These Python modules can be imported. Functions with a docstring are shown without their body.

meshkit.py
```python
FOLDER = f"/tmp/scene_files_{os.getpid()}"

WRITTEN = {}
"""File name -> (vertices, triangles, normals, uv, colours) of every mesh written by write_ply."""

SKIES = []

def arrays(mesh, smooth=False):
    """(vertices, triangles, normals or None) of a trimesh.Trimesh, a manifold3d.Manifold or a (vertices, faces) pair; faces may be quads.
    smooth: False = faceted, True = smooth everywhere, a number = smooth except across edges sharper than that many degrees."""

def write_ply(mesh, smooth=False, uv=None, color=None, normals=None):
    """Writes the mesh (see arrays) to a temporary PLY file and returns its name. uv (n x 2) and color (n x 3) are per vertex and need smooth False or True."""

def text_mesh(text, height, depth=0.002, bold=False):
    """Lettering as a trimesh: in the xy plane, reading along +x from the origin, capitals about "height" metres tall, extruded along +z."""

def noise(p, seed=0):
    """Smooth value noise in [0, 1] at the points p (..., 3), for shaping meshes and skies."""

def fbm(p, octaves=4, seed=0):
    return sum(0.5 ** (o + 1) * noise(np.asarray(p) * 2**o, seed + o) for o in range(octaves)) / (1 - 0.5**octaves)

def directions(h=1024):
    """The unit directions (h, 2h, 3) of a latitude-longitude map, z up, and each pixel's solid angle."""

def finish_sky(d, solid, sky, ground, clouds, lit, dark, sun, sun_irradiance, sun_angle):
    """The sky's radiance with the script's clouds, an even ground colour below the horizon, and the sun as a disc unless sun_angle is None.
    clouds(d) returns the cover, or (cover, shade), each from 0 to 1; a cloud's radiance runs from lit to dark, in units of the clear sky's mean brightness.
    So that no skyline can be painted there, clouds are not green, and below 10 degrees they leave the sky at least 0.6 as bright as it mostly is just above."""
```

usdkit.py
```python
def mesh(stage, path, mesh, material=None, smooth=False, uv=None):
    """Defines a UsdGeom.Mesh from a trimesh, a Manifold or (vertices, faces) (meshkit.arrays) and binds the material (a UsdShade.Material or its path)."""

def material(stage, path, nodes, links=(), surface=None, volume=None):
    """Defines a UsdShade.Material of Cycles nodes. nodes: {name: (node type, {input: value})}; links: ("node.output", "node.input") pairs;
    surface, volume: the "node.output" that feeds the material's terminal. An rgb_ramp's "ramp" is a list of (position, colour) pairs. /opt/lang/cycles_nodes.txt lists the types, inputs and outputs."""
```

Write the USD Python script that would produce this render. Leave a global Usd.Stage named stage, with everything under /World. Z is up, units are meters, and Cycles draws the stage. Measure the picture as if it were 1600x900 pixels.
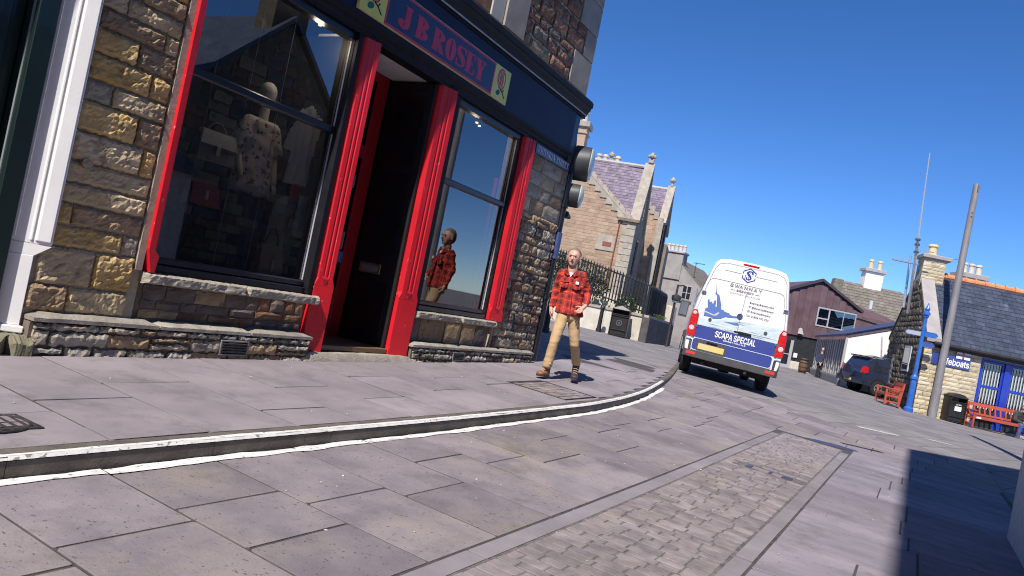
import math, random
import numpy as np
import trimesh
import manifold3d as m3
import shapely
from shapely.geometry import Polygon, Point, LineString, box as sbox
from shapely import affinity
from shapely.ops import unary_union
from scipy.interpolate import RBFInterpolator, RegularGridInterpolator, PchipInterpolator
from scipy.ndimage import gaussian_filter
from pxr import Gf, Sdf, Usd, UsdGeom, UsdLux, UsdShade, Vt
import usdkit
import meshkit

stage = Usd.Stage.CreateInMemory()
UsdGeom.SetStageUpAxis(stage, 'Z')
UsdGeom.Xform.Define(stage, '/World')
UsdGeom.Scope.Define(stage, '/World/Looks')
rng = random.Random(7)
PI = math.pi

# ------------------------------------------------------------------ camera (origin = lens, x along the street, y towards the shop)
YAW, PITCH, ROLL, FPX = math.radians(29.386), math.radians(0.845), math.radians(11.4625), 1155.0
EXPOSURE = 0.45
LAMP = 1.4
fwd = np.array([math.cos(YAW) * math.cos(PITCH), math.sin(YAW) * math.cos(PITCH), math.sin(PITCH)])
rgt = np.array([math.sin(YAW), -math.cos(YAW), 0.0])
upv = np.cross(rgt, fwd)
CX = rgt * math.cos(ROLL) + upv * math.sin(ROLL)
CY = -rgt * math.sin(ROLL) + upv * math.cos(ROLL)
cam = UsdGeom.Camera.Define(stage, '/World/camera')
cam.AddTransformOp().Set(Gf.Matrix4d(*CX, 0, *CY, 0, *(-fwd), 0, 0, 0, 0, 1))
cam.CreateHorizontalApertureAttr(36.0)
cam.CreateVerticalApertureAttr(20.25)
cam.CreateFocalLengthAttr(36.0 * FPX / 1600)
cam.CreateClippingRangeAttr(Gf.Vec2f(0.05, 5000))
cam.CreateExposureAttr(EXPOSURE)

# ------------------------------------------------------------------ sky and sun
SUN_EL, SUN_AZ = math.radians(50), math.radians(6.5)      # light travels along +x, a little towards the shop
ray_dir = np.array([math.cos(SUN_EL) * math.cos(SUN_AZ), math.cos(SUN_EL) * math.sin(SUN_AZ), -math.sin(SUN_EL)])
to_sun = -ray_dir
sky_mat = usdkit.material(stage, '/World/Looks/sky', {
    's': ('sky_texture', {'sky_type': 'single_scattering', 'sun_disc': False, 'sun_elevation': SUN_EL,
                          'sun_rotation': math.atan2(to_sun[0], to_sun[1]), 'altitude': 0.0, 'air_density': 0.5,
                          'aerosol_density': 0.1, 'ozone_density': 2.5}),
    'h': ('hsv', {'hue': .506, 'saturation': 1.25, 'value': 1.0, 'fac': 1.0}),
    'b': ('background_shader', {'strength': 0.15})}, [('s.color', 'h.color'), ('h.color', 'b.color')], surface='b.background')
dome = UsdLux.DomeLight.Define(stage, '/World/sky')
UsdShade.MaterialBindingAPI.Apply(dome.GetPrim()).Bind(sky_mat)
dome.GetPrim().SetCustomDataByKey('kind', 'structure')
sun = UsdLux.DistantLight.Define(stage, '/World/sun')
sun.CreateNormalizeAttr(True)
sun.CreateIntensityAttr(1.2)
sun.CreateAngleAttr(0.5)
sun.CreateColorAttr(Gf.Vec3f(1.0, 0.93, 0.84))
zc = to_sun / np.linalg.norm(to_sun)
xc = np.cross([0, 0, 1], zc); xc /= np.linalg.norm(xc)
yc = np.cross(zc, xc)
sun.AddTransformOp().Set(Gf.Matrix4d(*xc, 0, *yc, 0, *zc, 0, 0, 0, 0, 1))

# ------------------------------------------------------------------ scene helpers
taken = {}


def numbered(parent, name):
    k = taken.get((parent, name), 0)
    taken[(parent, name)] = k + 1
    return name if k == 0 else f'{name}_{k:03d}'


def tag(p, label=None, cat=None, group=None, kind=None):
    for k, v in (('label', label), ('category', cat), ('group', group), ('kind', kind)):
        if v:
            p.SetCustomDataByKey(k, v)


class Thing:
    """A thing: an Xform at its base whose children are its parts. Parts are given in world space, or in the thing's own space with local=True."""

    def __init__(s, name, label=None, cat=None, loc=(0, 0, 0), az=0.0, group=None, kind=None, tilt=0.0):
        s.path = '/World/' + numbered('/World', name)
        x = UsdGeom.Xform.Define(stage, s.path)
        c, si = math.cos(az), math.sin(az)
        R = np.array([[c, -si, 0], [si, c, 0], [0, 0, 1.0]])
        if tilt:   # roll about the thing's own y axis
            ct, st = math.cos(tilt), math.sin(tilt)
            R = R @ np.array([[ct, 0, st], [0, 1, 0], [-st, 0, ct]])
        s.R, s.loc = R, np.array(loc, float)
        M = np.eye(4); M[:3, :3] = R; M[:3, 3] = loc
        s.M = M
        x.AddTransformOp().Set(Gf.Matrix4d(*M.T.ravel().tolist()))
        s.prim = x.GetPrim()
        tag(s.prim, label, cat, group, kind)

    scale = 1.0

    def part(s, name, mesh, mat, parent=None, local=False, smooth=False, label=None, kind=None):
        if isinstance(mesh, list):
            mesh = cat_(mesh)
        mesh = mesh.copy()
        mesh.remove_unreferenced_vertices()
        if s.scale != 1.0:
            mesh.vertices = np.asarray(mesh.vertices) * s.scale
        if not local:
            mesh.vertices = (np.asarray(mesh.vertices) - s.loc) @ s.R
        base = parent or s.path
        path = base + '/' + numbered(base, name)
        pr = usdkit.mesh(stage, path, mesh, MATS[mat], smooth=smooth)
        tag(pr.GetPrim(), label, None, None, kind)
        return path


def obj(name, mesh, mat, label=None, cat=None, group=None, kind=None, smooth=False):
    if isinstance(mesh, list):
        mesh = cat_(mesh)
    mesh = mesh.copy(); mesh.remove_unreferenced_vertices()
    path = '/World/' + numbered('/World', name)
    pr = usdkit.mesh(stage, path, mesh, MATS[mat], smooth=smooth)
    tag(pr.GetPrim(), label, cat, group, kind)
    return path


def cat_(ms):
    return trimesh.util.concatenate([m for m in ms if m is not None])


# ------------------------------------------------------------------ mesh helpers
def tm(v, f):
    return trimesh.Trimesh(np.asarray(v, float), np.asarray(f, int), process=False)


def quads(v, q):
    q = np.asarray(q, int)
    return tm(v, np.vstack([q[:, [0, 1, 2]], q[:, [0, 2, 3]]]))


def box(x0, x1, y0, y1, z0, z1, b=0.0):
    x0, x1 = min(x0, x1), max(x0, x1); y0, y1 = min(y0, y1), max(y0, y1); z0, z1 = min(z0, z1), max(z0, z1)
    if b <= 0:
        m = trimesh.creation.box((x1 - x0, y1 - y0, z1 - z0))
        m.apply_translation(((x0 + x1) / 2, (y0 + y1) / 2, (z0 + z1) / 2))
        return m
    b = min(b, (x1 - x0) / 3, (y1 - y0) / 3, (z1 - z0) / 3)
    P = []
    for i in range(3):
        for sx in (0, 1):
            for sy in (0, 1):
                for sz in (0, 1):
                    o = [b, b, b]; o[i] = 0
                    P.append((x0 + o[0] if sx == 0 else x1 - o[0], y0 + o[1] if sy == 0 else y1 - o[1], z0 + o[2] if sz == 0 else z1 - o[2]))
    return hull(P)


def hull(P):
    return trimesh.convex.convex_hull(np.asarray(P, float))


def tube(pts, r, n=10, caps=True):
    pts = np.asarray(pts, float)
    r = np.broadcast_to(np.asarray(r, float), (len(pts),))
    t = np.gradient(pts, axis=0)
    t /= np.linalg.norm(t, axis=1, keepdims=True)
    a = np.array([0, 0, 1.0]) if abs(t[0][2]) < 0.9 else np.array([1.0, 0, 0])
    V = []
    u = None
    for i in range(len(pts)):
        u = (a if u is None else u)
        u = u - t[i] * (u @ t[i]); u /= np.linalg.norm(u)
        w = np.cross(t[i], u)
        ang = np.arange(n) / n * 2 * PI
        V.append(pts[i] + r[i] * (np.cos(ang)[:, None] * u + np.sin(ang)[:, None] * w))
    V = np.vstack(V)
    F = []
    for i in range(len(pts) - 1):
        for k in range(n):
            a0, a1 = i * n + k, i * n + (k + 1) % n
            F += [(a0, a1, a1 + n), (a0, a1 + n, a0 + n)]
    if caps:
        V = np.vstack([V, pts[0], pts[-1]])
        c0, c1 = len(V) - 2, len(V) - 1
        for k in range(n):
            F += [(c0, (k + 1) % n, k), (c1, (len(pts) - 1) * n + k, (len(pts) - 1) * n + (k + 1) % n)]
    return tm(V, F)


def lathe(profile, loc=(0, 0, 0), n=20):
    m = trimesh.creation.revolve(np.asarray(profile, float), sections=n)
    m.apply_translation(loc)
    return m


def extrude(poly, depth):
    gs = [g for g in getattr(poly, 'geoms', [poly]) if g.geom_type == 'Polygon' and g.area > 1e-8]
    return trimesh.util.concatenate([trimesh.creation.extrude_polygon(g, depth, engine='earcut') for g in gs])


def place(mesh, o, U, V, N=None):
    """mesh (u, v, w) -> o + u U + v V + w N"""
    U, V = np.asarray(U, float), np.asarray(V, float)
    N = np.cross(U, V) if N is None else np.asarray(N, float)
    v = np.asarray(mesh.vertices)
    w = np.asarray(o, float) + v[:, :1] * U + v[:, 1:2] * V + v[:, 2:3] * N
    f = np.asarray(mesh.faces)
    if np.linalg.det(np.stack([U, V, N])) < 0:
        f = f[:, ::-1]
    return tm(w, f)


XF, ZF, NF = (1, 0, 0), (0, 0, 1), (0, -1, 0)      # the shop front: u along the street, v up, out towards the road


def front(mesh, y):
    return place(mesh, (0, y, 0), XF, ZF, NF)


def prism_x(profile_yz, x0, x1):
    """polygon in (y, z) drawn out along x"""
    m = extrude(Polygon(profile_yz), x1 - x0)
    return place(m, (x0, 0, 0), (0, 1, 0), (0, 0, 1), (1, 0, 0))


def rock(u0, u1, v0, v1, d=0.03, rough=0.012, nu=6, nv=4, seed=0, edge=0.012, back=0.04, jag=0.006):
    """a stone whose rough face stands w out of the wall"""
    r = np.random.default_rng(seed)
    us, vs = np.linspace(0, 1, nu + 1), np.linspace(0, 1, nv + 1)
    U, V = np.meshgrid(us, vs, indexing='ij')
    w, h = u1 - u0, v1 - v0
    du = np.minimum(U, 1 - U) * w; dv = np.minimum(V, 1 - V) * h
    e = np.clip(np.minimum(du, dv) / max(edge, 1e-4), 0, 1)
    X = u0 + U * w; Y = v0 + V * h
    P = np.stack([X, Y, np.full_like(X, seed * 0.37)], -1)
    n = meshkit.fbm(P * np.array([8, 12, 1]), 3, seed % 97) - 0.5
    n2 = .5 - 2 * np.abs(meshkit.fbm(P * np.array([17, 30, 1]) + 3 * n[..., None], 3, seed % 89) - 0.5)     # broken ridges
    n3 = meshkit.fbm(P * np.array([55, 70, 1]), 2, seed % 83) - 0.5
    W = (d + rough * (1.6 * n + 1.1 * n2 + .8 * n3)) * (0.5 + 0.5 * e)
    inner = (e > 0)
    X = X + np.where((U > 0) & (U < 1), r.uniform(-1, 1, X.shape) * w / nu * 0.22, r.uniform(-1, 1, X.shape) * jag)
    Y = Y + np.where((V > 0) & (V < 1), r.uniform(-1, 1, X.shape) * h / nv * 0.22, r.uniform(-1, 1, X.shape) * jag)
    v = np.stack([X, Y, W], -1).reshape(-1, 3)
    idx = np.arange(len(v)).reshape(nu + 1, nv + 1)
    q = np.stack([idx[:-1, :-1], idx[1:, :-1], idx[1:, 1:], idx[:-1, 1:]], -1).reshape(-1, 4)
    ring = np.concatenate([idx[:, 0], idx[-1, 1:], idx[-2::-1, -1], idx[0, -2:0:-1]])
    b = v[ring].copy(); b[:, 2] = -back
    v = np.vstack([v, b])
    k = np.arange(len(ring)); k1 = (k + 1) % len(ring); nb = idx.size
    q2 = np.stack([ring[k], nb + k, nb + k1, ring[k1]], 1)
    return quads(v, np.vstack([q, q2]))


def courses(u0, u1, v0, v1, hs, ls, joint, r, wob=0.0):
    """stones in courses: rectangles"""
    out, v = [], v0
    while v < v1 - 1e-6:
        h = r.uniform(*hs)
        if v1 - (v + h) < hs[0] * 0.6:
            h = v1 - v
        u = u0 - r.uniform(0, ls[0])
        while u < u1 - 1e-6:
            l = r.uniform(*ls)
            if u1 - (u + l) < ls[0] * 0.5:
                l = u1 - u
            a, b = max(u, u0), min(u + l, u1)
            if b - a > joint * 3:
                if wob and h > hs[0] * 1.3 and r.random() < wob:
                    s = v + h * r.uniform(0.4, 0.6)
                    out += [(a + joint / 2, b - joint / 2, v + joint / 2, s - joint / 2), (a + joint / 2, b - joint / 2, s + joint / 2, v + h - joint / 2)]
                else:
                    out.append((a + joint / 2, b - joint / 2, v + joint / 2, v + h - joint / 2))
            u += l
        v += h
    return out


def leaf_cloud(centre, radii, n, size, r, up=0.3):
    """many small leaf faces through a volume"""
    c = np.asarray(centre, float); V, F = [], []
    for _ in range(n):
        d = r.normal(size=3); d /= np.linalg.norm(d)
        p = c + d * np.asarray(radii) * r.uniform(0.35, 1.0) ** 0.6
        a = r.normal(size=3); a[2] += up; a /= np.linalg.norm(a)
        b = np.cross(a, r.normal(size=3)); b /= np.linalg.norm(b)
        s = size * r.uniform(0.6, 1.3)
        k = len(V)
        V += [p - a * s, p + b * s * 0.45, p + a * s, p - b * s * 0.45]
        F += [(k, k + 1, k + 2), (k, k + 2, k + 3)]
    return tm(V, F)


def chain_body(bones, length=0.02, it=8, noise=0.0, nscale=9, seed=1):
    """bones: ((p, r), (p, r)) pairs with r a number or (rx, ry, rz); one smooth continuous surface"""
    parts = []
    for (p, rp), (q, rq) in bones:
        pts = []
        for c, r in ((p, rp), (q, rq)):
            s = trimesh.creation.icosphere(2, 1.0).vertices * np.broadcast_to(np.asarray(r, float), (3,)) + np.asarray(c, float)
            pts.append(s)
        parts.append(m3.Manifold.hull_points(np.vstack(pts).astype(np.float32)))
    m = m3.Manifold.batch_boolean(parts, m3.OpType.Add).refine_to_length(length)
    mm = m.to_mesh()
    t = trimesh.Trimesh(mm.vert_properties[:, :3], mm.tri_verts, process=True)
    if it:
        trimesh.smoothing.filter_taubin(t, lamb=0.5, nu=0.52, iterations=it)
    if noise:
        n = (meshkit.fbm(np.asarray(t.vertices) * np.array([nscale, nscale, nscale * 1.8]), 3, seed) - 0.5)[:, None]
        t.vertices = t.vertices + t.vertex_normals * n * noise
    return t


# ------------------------------------------------------------------ ground heights
CP = np.array([(-6, 3, -1.17), (-6, -3, -1.25), (0, -4, -1.25), (2, 3.0, -1.10), (7, 3.0, -1.06), (11, 3.0, -1.0), (4, 1.65, -1.15), (14, 1.7, -1.08),
               (6, .65, -1.17), (13.5, .65, -1.15), (7, -1, -1.22), (0, 0, -1.2), (15, 4, -.745), (15.7, 2.7, -.835), (28.4, 10.7, -.6), (34.5, -2.1, -1.34),
               (33.7, -.7, -1.3), (31, .15, -1.2), (45, 4.7, -.95), (40, 1.8, -.95), (44, 3.6, -.98), (45, 12, -.7), (60, 5, -.8), (20, -8, -1.4),
               (36, -5, -1.45), (60, -15, -1.6), (20, 9, -.7), (80, 15, -.5), (-20, 0, -1.3), (-20, 20, -1.0), (0, 20, -.8), (20, -30, -1.6), (80, -30, -1.7), (60, 30, -.5)])
gx, gy = np.arange(-24, 90.01, 0.5), np.arange(-32, 34.01, 0.5)
GX, GY = np.meshgrid(gx, gy, indexing='ij')
GZ = RBFInterpolator(CP[:, :2], CP[:, 2], kernel='linear', smoothing=0.3, degree=1)(np.stack([GX.ravel(), GY.ravel()], 1)).reshape(GX.shape)
GZ = gaussian_filter(GZ, 1.6, mode='nearest')
_gi = RegularGridInterpolator((gx, gy), GZ)


def hr(x, y):
    p = np.stack(np.broadcast_arrays(np.clip(np.asarray(x, float), -23.9, 89.9), np.clip(np.asarray(y, float), -31.9, 33.9)), -1)
    return _gi(p)


_kerb = PchipInterpolator([-12, -2, 2, 6, 7.3, 8.6, 10, 11.8, 13.7, 17.3, 24, 40], [3.05, 3.05, 3.05, 3.04, 3.04, 3.11, 3.27, 3.58, 3.96, 4.86, 6.7, 11.4])


def ykerb(x):
    return _kerb(np.clip(x, -12, 40))


def hp(x, y):
    x = np.asarray(x, float)
    return hr(x, y) + np.interp(x, [12.0, 15.5, 24], [0.086, 0.03, 0.02])


def h1(x, y):
    return float(np.ravel(hr(x, y))[0])


def p1(x, y):
    return float(np.ravel(hp(x, y))[0])

# ------------------------------------------------------------------ materials
MATS = {}


def mat(name, c, c2=None, ns=4.0, det=5.0, lo=0.35, hi=0.65, rough=0.7, rnd=0.0, bump=None, spec=0.5, metal=0.0, coat=0.0, spots=None, space='position', stretch=(1, 1, 1), layer=None, layer2=None, nrough=0.6):
    """principled surface: colour c..c2 by noise, a value step per object (rnd), spots = (scale, threshold, colour, stretch), layer = (scale, lo, hi, colour)"""
    N = {'p': ('principled_bsdf', {'roughness': rough, 'metallic': metal, 'specular_ior_level': spec, 'coat_weight': coat}),
         'g': ('geometry', {}) if space == 'position' else ('texture_coordinate', {}),
         'map': ('mapping', {'scale': stretch})}
    L = [('g.position' if space == 'position' else 'g.object', 'map.vector')]
    col = None
    if c2 is None:
        N['c'] = ('color', {'value': c}); col = 'c.color'
    else:
        N['n'] = ('noise_texture', {'scale': ns, 'detail': det, 'roughness': nrough})
        N['r'] = ('rgb_ramp', {'ramp': [(0, c), (lo, c), (hi, c2), (1, c2)]})
        L += [('map.vector', 'n.vector'), ('n.fac', 'r.fac')]; col = 'r.color'
    if layer:
        N['ln'] = ('noise_texture', {'scale': layer[0], 'detail': 6.0, 'roughness': 0.65})
        N['lr'] = ('map_range', {'from_min': layer[1], 'from_max': layer[2], 'to_min': 0.0, 'to_max': 1.0, 'clamp': True})
        N['lm'] = ('mix_color', {'b': layer[3]})
        L += [('map.vector', 'ln.vector'), ('ln.fac', 'lr.value'), ('lr.result', 'lm.fac'), (col, 'lm.a')]; col = 'lm.result'
    if layer2:
        N['kn'] = ('noise_texture', {'scale': layer2[0], 'detail': 7.0, 'roughness': 0.7})
        N['kr'] = ('map_range', {'from_min': layer2[1], 'from_max': layer2[2], 'to_min': 0.0, 'to_max': layer2[4], 'clamp': True})
        N['km'] = ('mix_color', {'b': layer2[3]})
        L += [('g.position' if space == 'position' else 'g.object', 'kn.vector'), ('kn.fac', 'kr.value'), ('kr.result', 'km.fac'), (col, 'km.a')]; col = 'km.result'
    if spots:
        N['sm'] = ('mapping', {'scale': spots[3] if len(spots) > 3 else (1, 1, 1)})
        N['sn'] = ('noise_texture', {'scale': spots[0], 'detail': 2.0})
        N['sr'] = ('map_range', {'from_min': spots[1], 'from_max': spots[1] + 0.03, 'to_min': 0.0, 'to_max': 1.0, 'clamp': True})
        N['sx'] = ('mix_color', {'b': spots[2]})
        L += [('g.position' if space == 'position' else 'g.object', 'sm.vector'), ('sm.vector', 'sn.vector'), ('sn.fac', 'sr.value'), ('sr.result', 'sx.fac'), (col, 'sx.a')]
        col = 'sx.result'
    if rnd:
        N['o'] = ('object_info', {})
        N['or'] = ('map_range', {'from_min': 0.0, 'from_max': 1.0, 'to_min': 1 - rnd, 'to_max': 1 + rnd})
        N['h'] = ('hsv', {'hue': 0.5, 'saturation': 1.0, 'fac': 1.0})
        L += [('o.random', 'or.value'), ('or.result', 'h.value'), (col, 'h.color')]; col = 'h.color'
    L.append((col, 'p.base_color'))
    if bump:
        N['bn'] = ('noise_texture', {'scale': bump[0], 'detail': 6.0, 'roughness': 0.65})
        N['b'] = ('bump', {'strength': bump[2] if len(bump) > 2 else 0.6, 'distance': bump[1]})
        L += [('map.vector', 'bn.vector'), ('bn.fac', 'b.height'), ('b.normal', 'p.normal')]
    MATS[name] = usdkit.material(stage, '/World/Looks/' + name, N, L, surface='p.BSDF')
    return name


# paving
mat('flagstone_road', (0.182, 0.159, 0.180), (0.259, 0.229, 0.249), 2.2, rough=.92, spec=.2, rnd=.15, bump=(60, .006, .5), spots=(62, .66, (.11, .097, .105), (1, .6, 1)), layer=(1.1, .5, .75, (.25, .215, .185)), layer2=(3.1, .50, .78, (.11, .10, .105), .75))
mat('flagstone_pavement', (0.220, 0.196, 0.218), (0.281, 0.251, 0.273), 1.6, rough=.92, spec=.2, rnd=.10, bump=(70, .004, .4), spots=(16, .74, (.19, .17, .18)), layer=(2.3, .58, .8, (.175, .162, .17)), layer2=(2.7, .50, .78, (.11, .10, .105), .75))
mat('flagstone_right', (0.182, 0.165, 0.194), (0.254, 0.229, 0.261), 3, rough=.92, spec=.2, rnd=.15, bump=(50, .005, .4), stretch=(1.0, .35, 1), spots=(22, .68, (.15, .135, .15)), layer2=(3.5, .50, .78, (.11, .10, .105), .75))
mat('sett', (0.177, 0.152, 0.166), (0.276, 0.241, 0.247), 7, rough=.92, spec=.2, rnd=.16, bump=(45, .008, .6), layer=(.9, .52, .72, (.25, .21, .165)), layer2=(2.2, .50, .78, (.11, .10, .105), .75))
mat('border_stone', (0.193, 0.175, 0.194), (0.243, 0.221, 0.241), 3, rough=.92, spec=.2, rnd=.1, bump=(50, .004, .4))
mat('joint_sand', (.08, .072, .07), (.16, .148, .142), 14, rough=.9, bump=(80, .006), layer=(5, .62, .7, (.36, .34, .33)))
mat('joint_dark', (.045, .04, .038), (.08, .07, .066), 14, rough=.9, bump=(80, .006))
mat('kerb_stone', (.085, .07, .06), (.145, .125, .11), 6, rough=.75, rnd=.08, bump=(40, .008, .6), layer=(4, .55, .75, (.13, .115, .105)))
mat('white_paint', (.58, .57, .56), (.78, .77, .76), 14, rough=.7, bump=(60, .003), spots=(30, .635, (.26, .245, .24)), layer=(7, .6, .7, (.46, .44, .43)))
mat('worn_paint', (.45, .44, .43), (.62, .61, .60), 20, rough=.65, spots=(30, .58, (.30, .28, .28)))
mat('ground_far', (.22, .2, .21), (.3, .28, .285), 1.0, rough=.8)
mat('cast_iron', (.035, .032, .036), (.075, .068, .07), 20, rough=.5, metal=.4, bump=(80, .002))
mat('iron_blue', (.055, .05, .11), (.10, .085, .14), 9, rough=.45, metal=.3)

# shop
mat('stone_yellow', (.50, .32, .11), (.60, .43, .20), 5, rough=.85, rnd=.12, bump=(38, .014, .8), layer=(7, .56, .68, (.20, .15, .10)))
mat('stone_buff', (.44, .33, .18), (.55, .44, .29), 5, rough=.85, rnd=.12, bump=(38, .014, .8), layer=(6, .55, .68, (.21, .165, .12)))
mat('stone_grey', (.34, .28, .205), (.46, .40, .32), 6, rough=.85, rnd=.12, bump=(38, .014, .8), layer=(6, .55, .66, (.17, .145, .12)))
mat('stone_brown', (.27, .185, .105), (.38, .275, .17), 6, rough=.85, rnd=.14, bump=(38, .014, .8), layer=(6, .55, .66, (.14, .11, .085)))
mat('stone_red', (.17, .08, .05), (.25, .14, .085), 7, rough=.85, rnd=.16, bump=(38, .014, .8), layer=(6, .56, .68, (.30, .22, .14)))
mat('stone_dark', (.115, .092, .082), (.18, .145, .125), 6, rough=.85, rnd=.15, bump=(38, .014, .8))
mat('plinth_stone', (.24, .215, .18), (.36, .33, .285), 7, rough=.85, rnd=.12, bump=(42, .014, .8), layer=(5, .58, .7, (.15, .14, .10)))
mat('mossy_stone', (.13, .125, .075), (.22, .20, .14), 8, rough=.9, bump=(40, .01, .8))
mat('dressed_stone', (.255, .225, .195), (.34, .305, .265), 4, rough=.8, rnd=.08, bump=(60, .006, .5), spots=(18, .72, (.19, .16, .14)))
mat('pale_stone', (.42, .39, .35), (.52, .49, .45), 4, rough=.8, bump=(60, .005, .5))
mat('mortar', (.32, .275, .215), (.42, .37, .30), 16, rough=.92, bump=(60, .008))
mat('mortar_dark', (.13, .105, .085), (.20, .165, .14), 12, rough=.92, bump=(60, .008))
mat('mortar_white', (.46, .43, .39), (.58, .55, .51), 14, rough=.92, bump=(60, .008))
mat('sill_stone', (.27, .24, .2), (.38, .345, .29), 9, rough=.85, rnd=.05, bump=(45, .014, .9))
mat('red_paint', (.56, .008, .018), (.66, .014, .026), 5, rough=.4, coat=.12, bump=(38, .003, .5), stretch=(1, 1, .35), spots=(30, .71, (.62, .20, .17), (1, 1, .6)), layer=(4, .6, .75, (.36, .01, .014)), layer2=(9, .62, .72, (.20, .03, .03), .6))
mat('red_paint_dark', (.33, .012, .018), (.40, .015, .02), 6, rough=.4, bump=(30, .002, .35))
mat('navy_paint', (.008, .011, .042), (.011, .016, .055), 3, rough=.5, spec=.25, bump=(12, .003, .3))
mat('black_paint', (.008, .008, .012), (.014, .014, .02), 6, rough=.3, coat=.15, bump=(25, .002, .35))
mat('cornice_paint', (.009, .009, .013), (.016, .016, .021), 8, rough=.55, spec=.18, bump=(25, .004, .5))
mat('black_matt', (.006, .006, .007), (.010, .010, .011), 5, rough=.6)
mat('lead', (.30, .30, .36), (.42, .42, .48), 9, rough=.45)
mat('white_gloss', (.80, .79, .80), (.86, .85, .86), 4, rough=.35, coat=.2, bump=(14, .002, .3), spots=(9, .76, (.70, .67, .64)))
mat('soffit_white', (.55, .55, .56), (.62, .62, .63), 4, rough=.6)
mat('green_door', (.008, .020, .017), (.012, .028, .023), 3, rough=.35, coat=.2, bump=(9, .003, .4))
mat('sign_yellow', (.74, .68, .10), (.80, .74, .13), 5, rough=.35, coat=.3)
mat('sign_navy', (.010, .012, .06), (.013, .016, .07), 5, rough=.35, coat=.3)
mat('sign_red', (.56, .025, .08), (.62, .03, .09), 6, rough=.4)
mat('sign_gold', (.60, .42, .17), (.66, .48, .2), 6, rough=.4)
mat('leaf_sign', (.01, .16, .12))
mat('brass', (.42, .33, .22), (.5, .4, .28), 12, rough=.35, metal=.8)
mat('street_plate', (.035, .06, .17), (.05, .08, .2), 9, rough=.35, coat=.3)
mat('plate_white', (.62, .65, .72))
mat('wood_threshold', (.13, .075, .035), (.2, .12, .06), 9, rough=.5, stretch=(1, 8, 8))
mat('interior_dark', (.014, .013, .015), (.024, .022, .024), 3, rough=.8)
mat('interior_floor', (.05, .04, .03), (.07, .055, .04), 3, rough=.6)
mat('slate_shop', (.07, .065, .075), (.11, .10, .12), 5, rough=.6)
mat('drum_grey', (.028, .032, .04), (.045, .05, .058), 5, rough=.5)
mat('drum_white', (.40, .47, .48), (.46, .53, .54), 3, rough=.3, coat=.3)
mat('cable_grey', (.2, .22, .23))
mat('shirt_white', (.55, .54, .55), (.66, .65, .66), 7, rough=.9)
mat('knit_grey', (.24, .25, .27), (.36, .36, .37), 22, rough=.95)
mat('blouse', (.60, .54, .53), (.66, .60, .58), 6, rough=.85, spots=(17, .60, (.20, .06, .09)), layer=(11, .60, .64, (.10, .08, .14)))
mat('trouser_black', (.012, .012, .016), (.02, .02, .026), 6, rough=.85)
mat('mannequin', (.66, .62, .56))
mat('bag_grey', (.20, .20, .21), (.24, .24, .25), 6, rough=.5)
mat('bag_white', (.56, .56, .55))
mat('bag_pink', (.25, .018, .08))
mat('bag_beige', (.34, .30, .27), (.39, .35, .32), 7, rough=.5)
mat('mint', (.36, .52, .50))
mat('paper', (.74, .74, .73))
mat('blue_sticker', (.05, .16, .45))
mat('wire', (.3, .3, .3), rough=.4, metal=.6)
mat('wall_harl', (.36, .35, .36), (.46, .45, .455), 12, rough=.95, bump=(90, .012, .9), layer=(1.5, .6, .75, (.30, .29, .29)))

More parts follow.
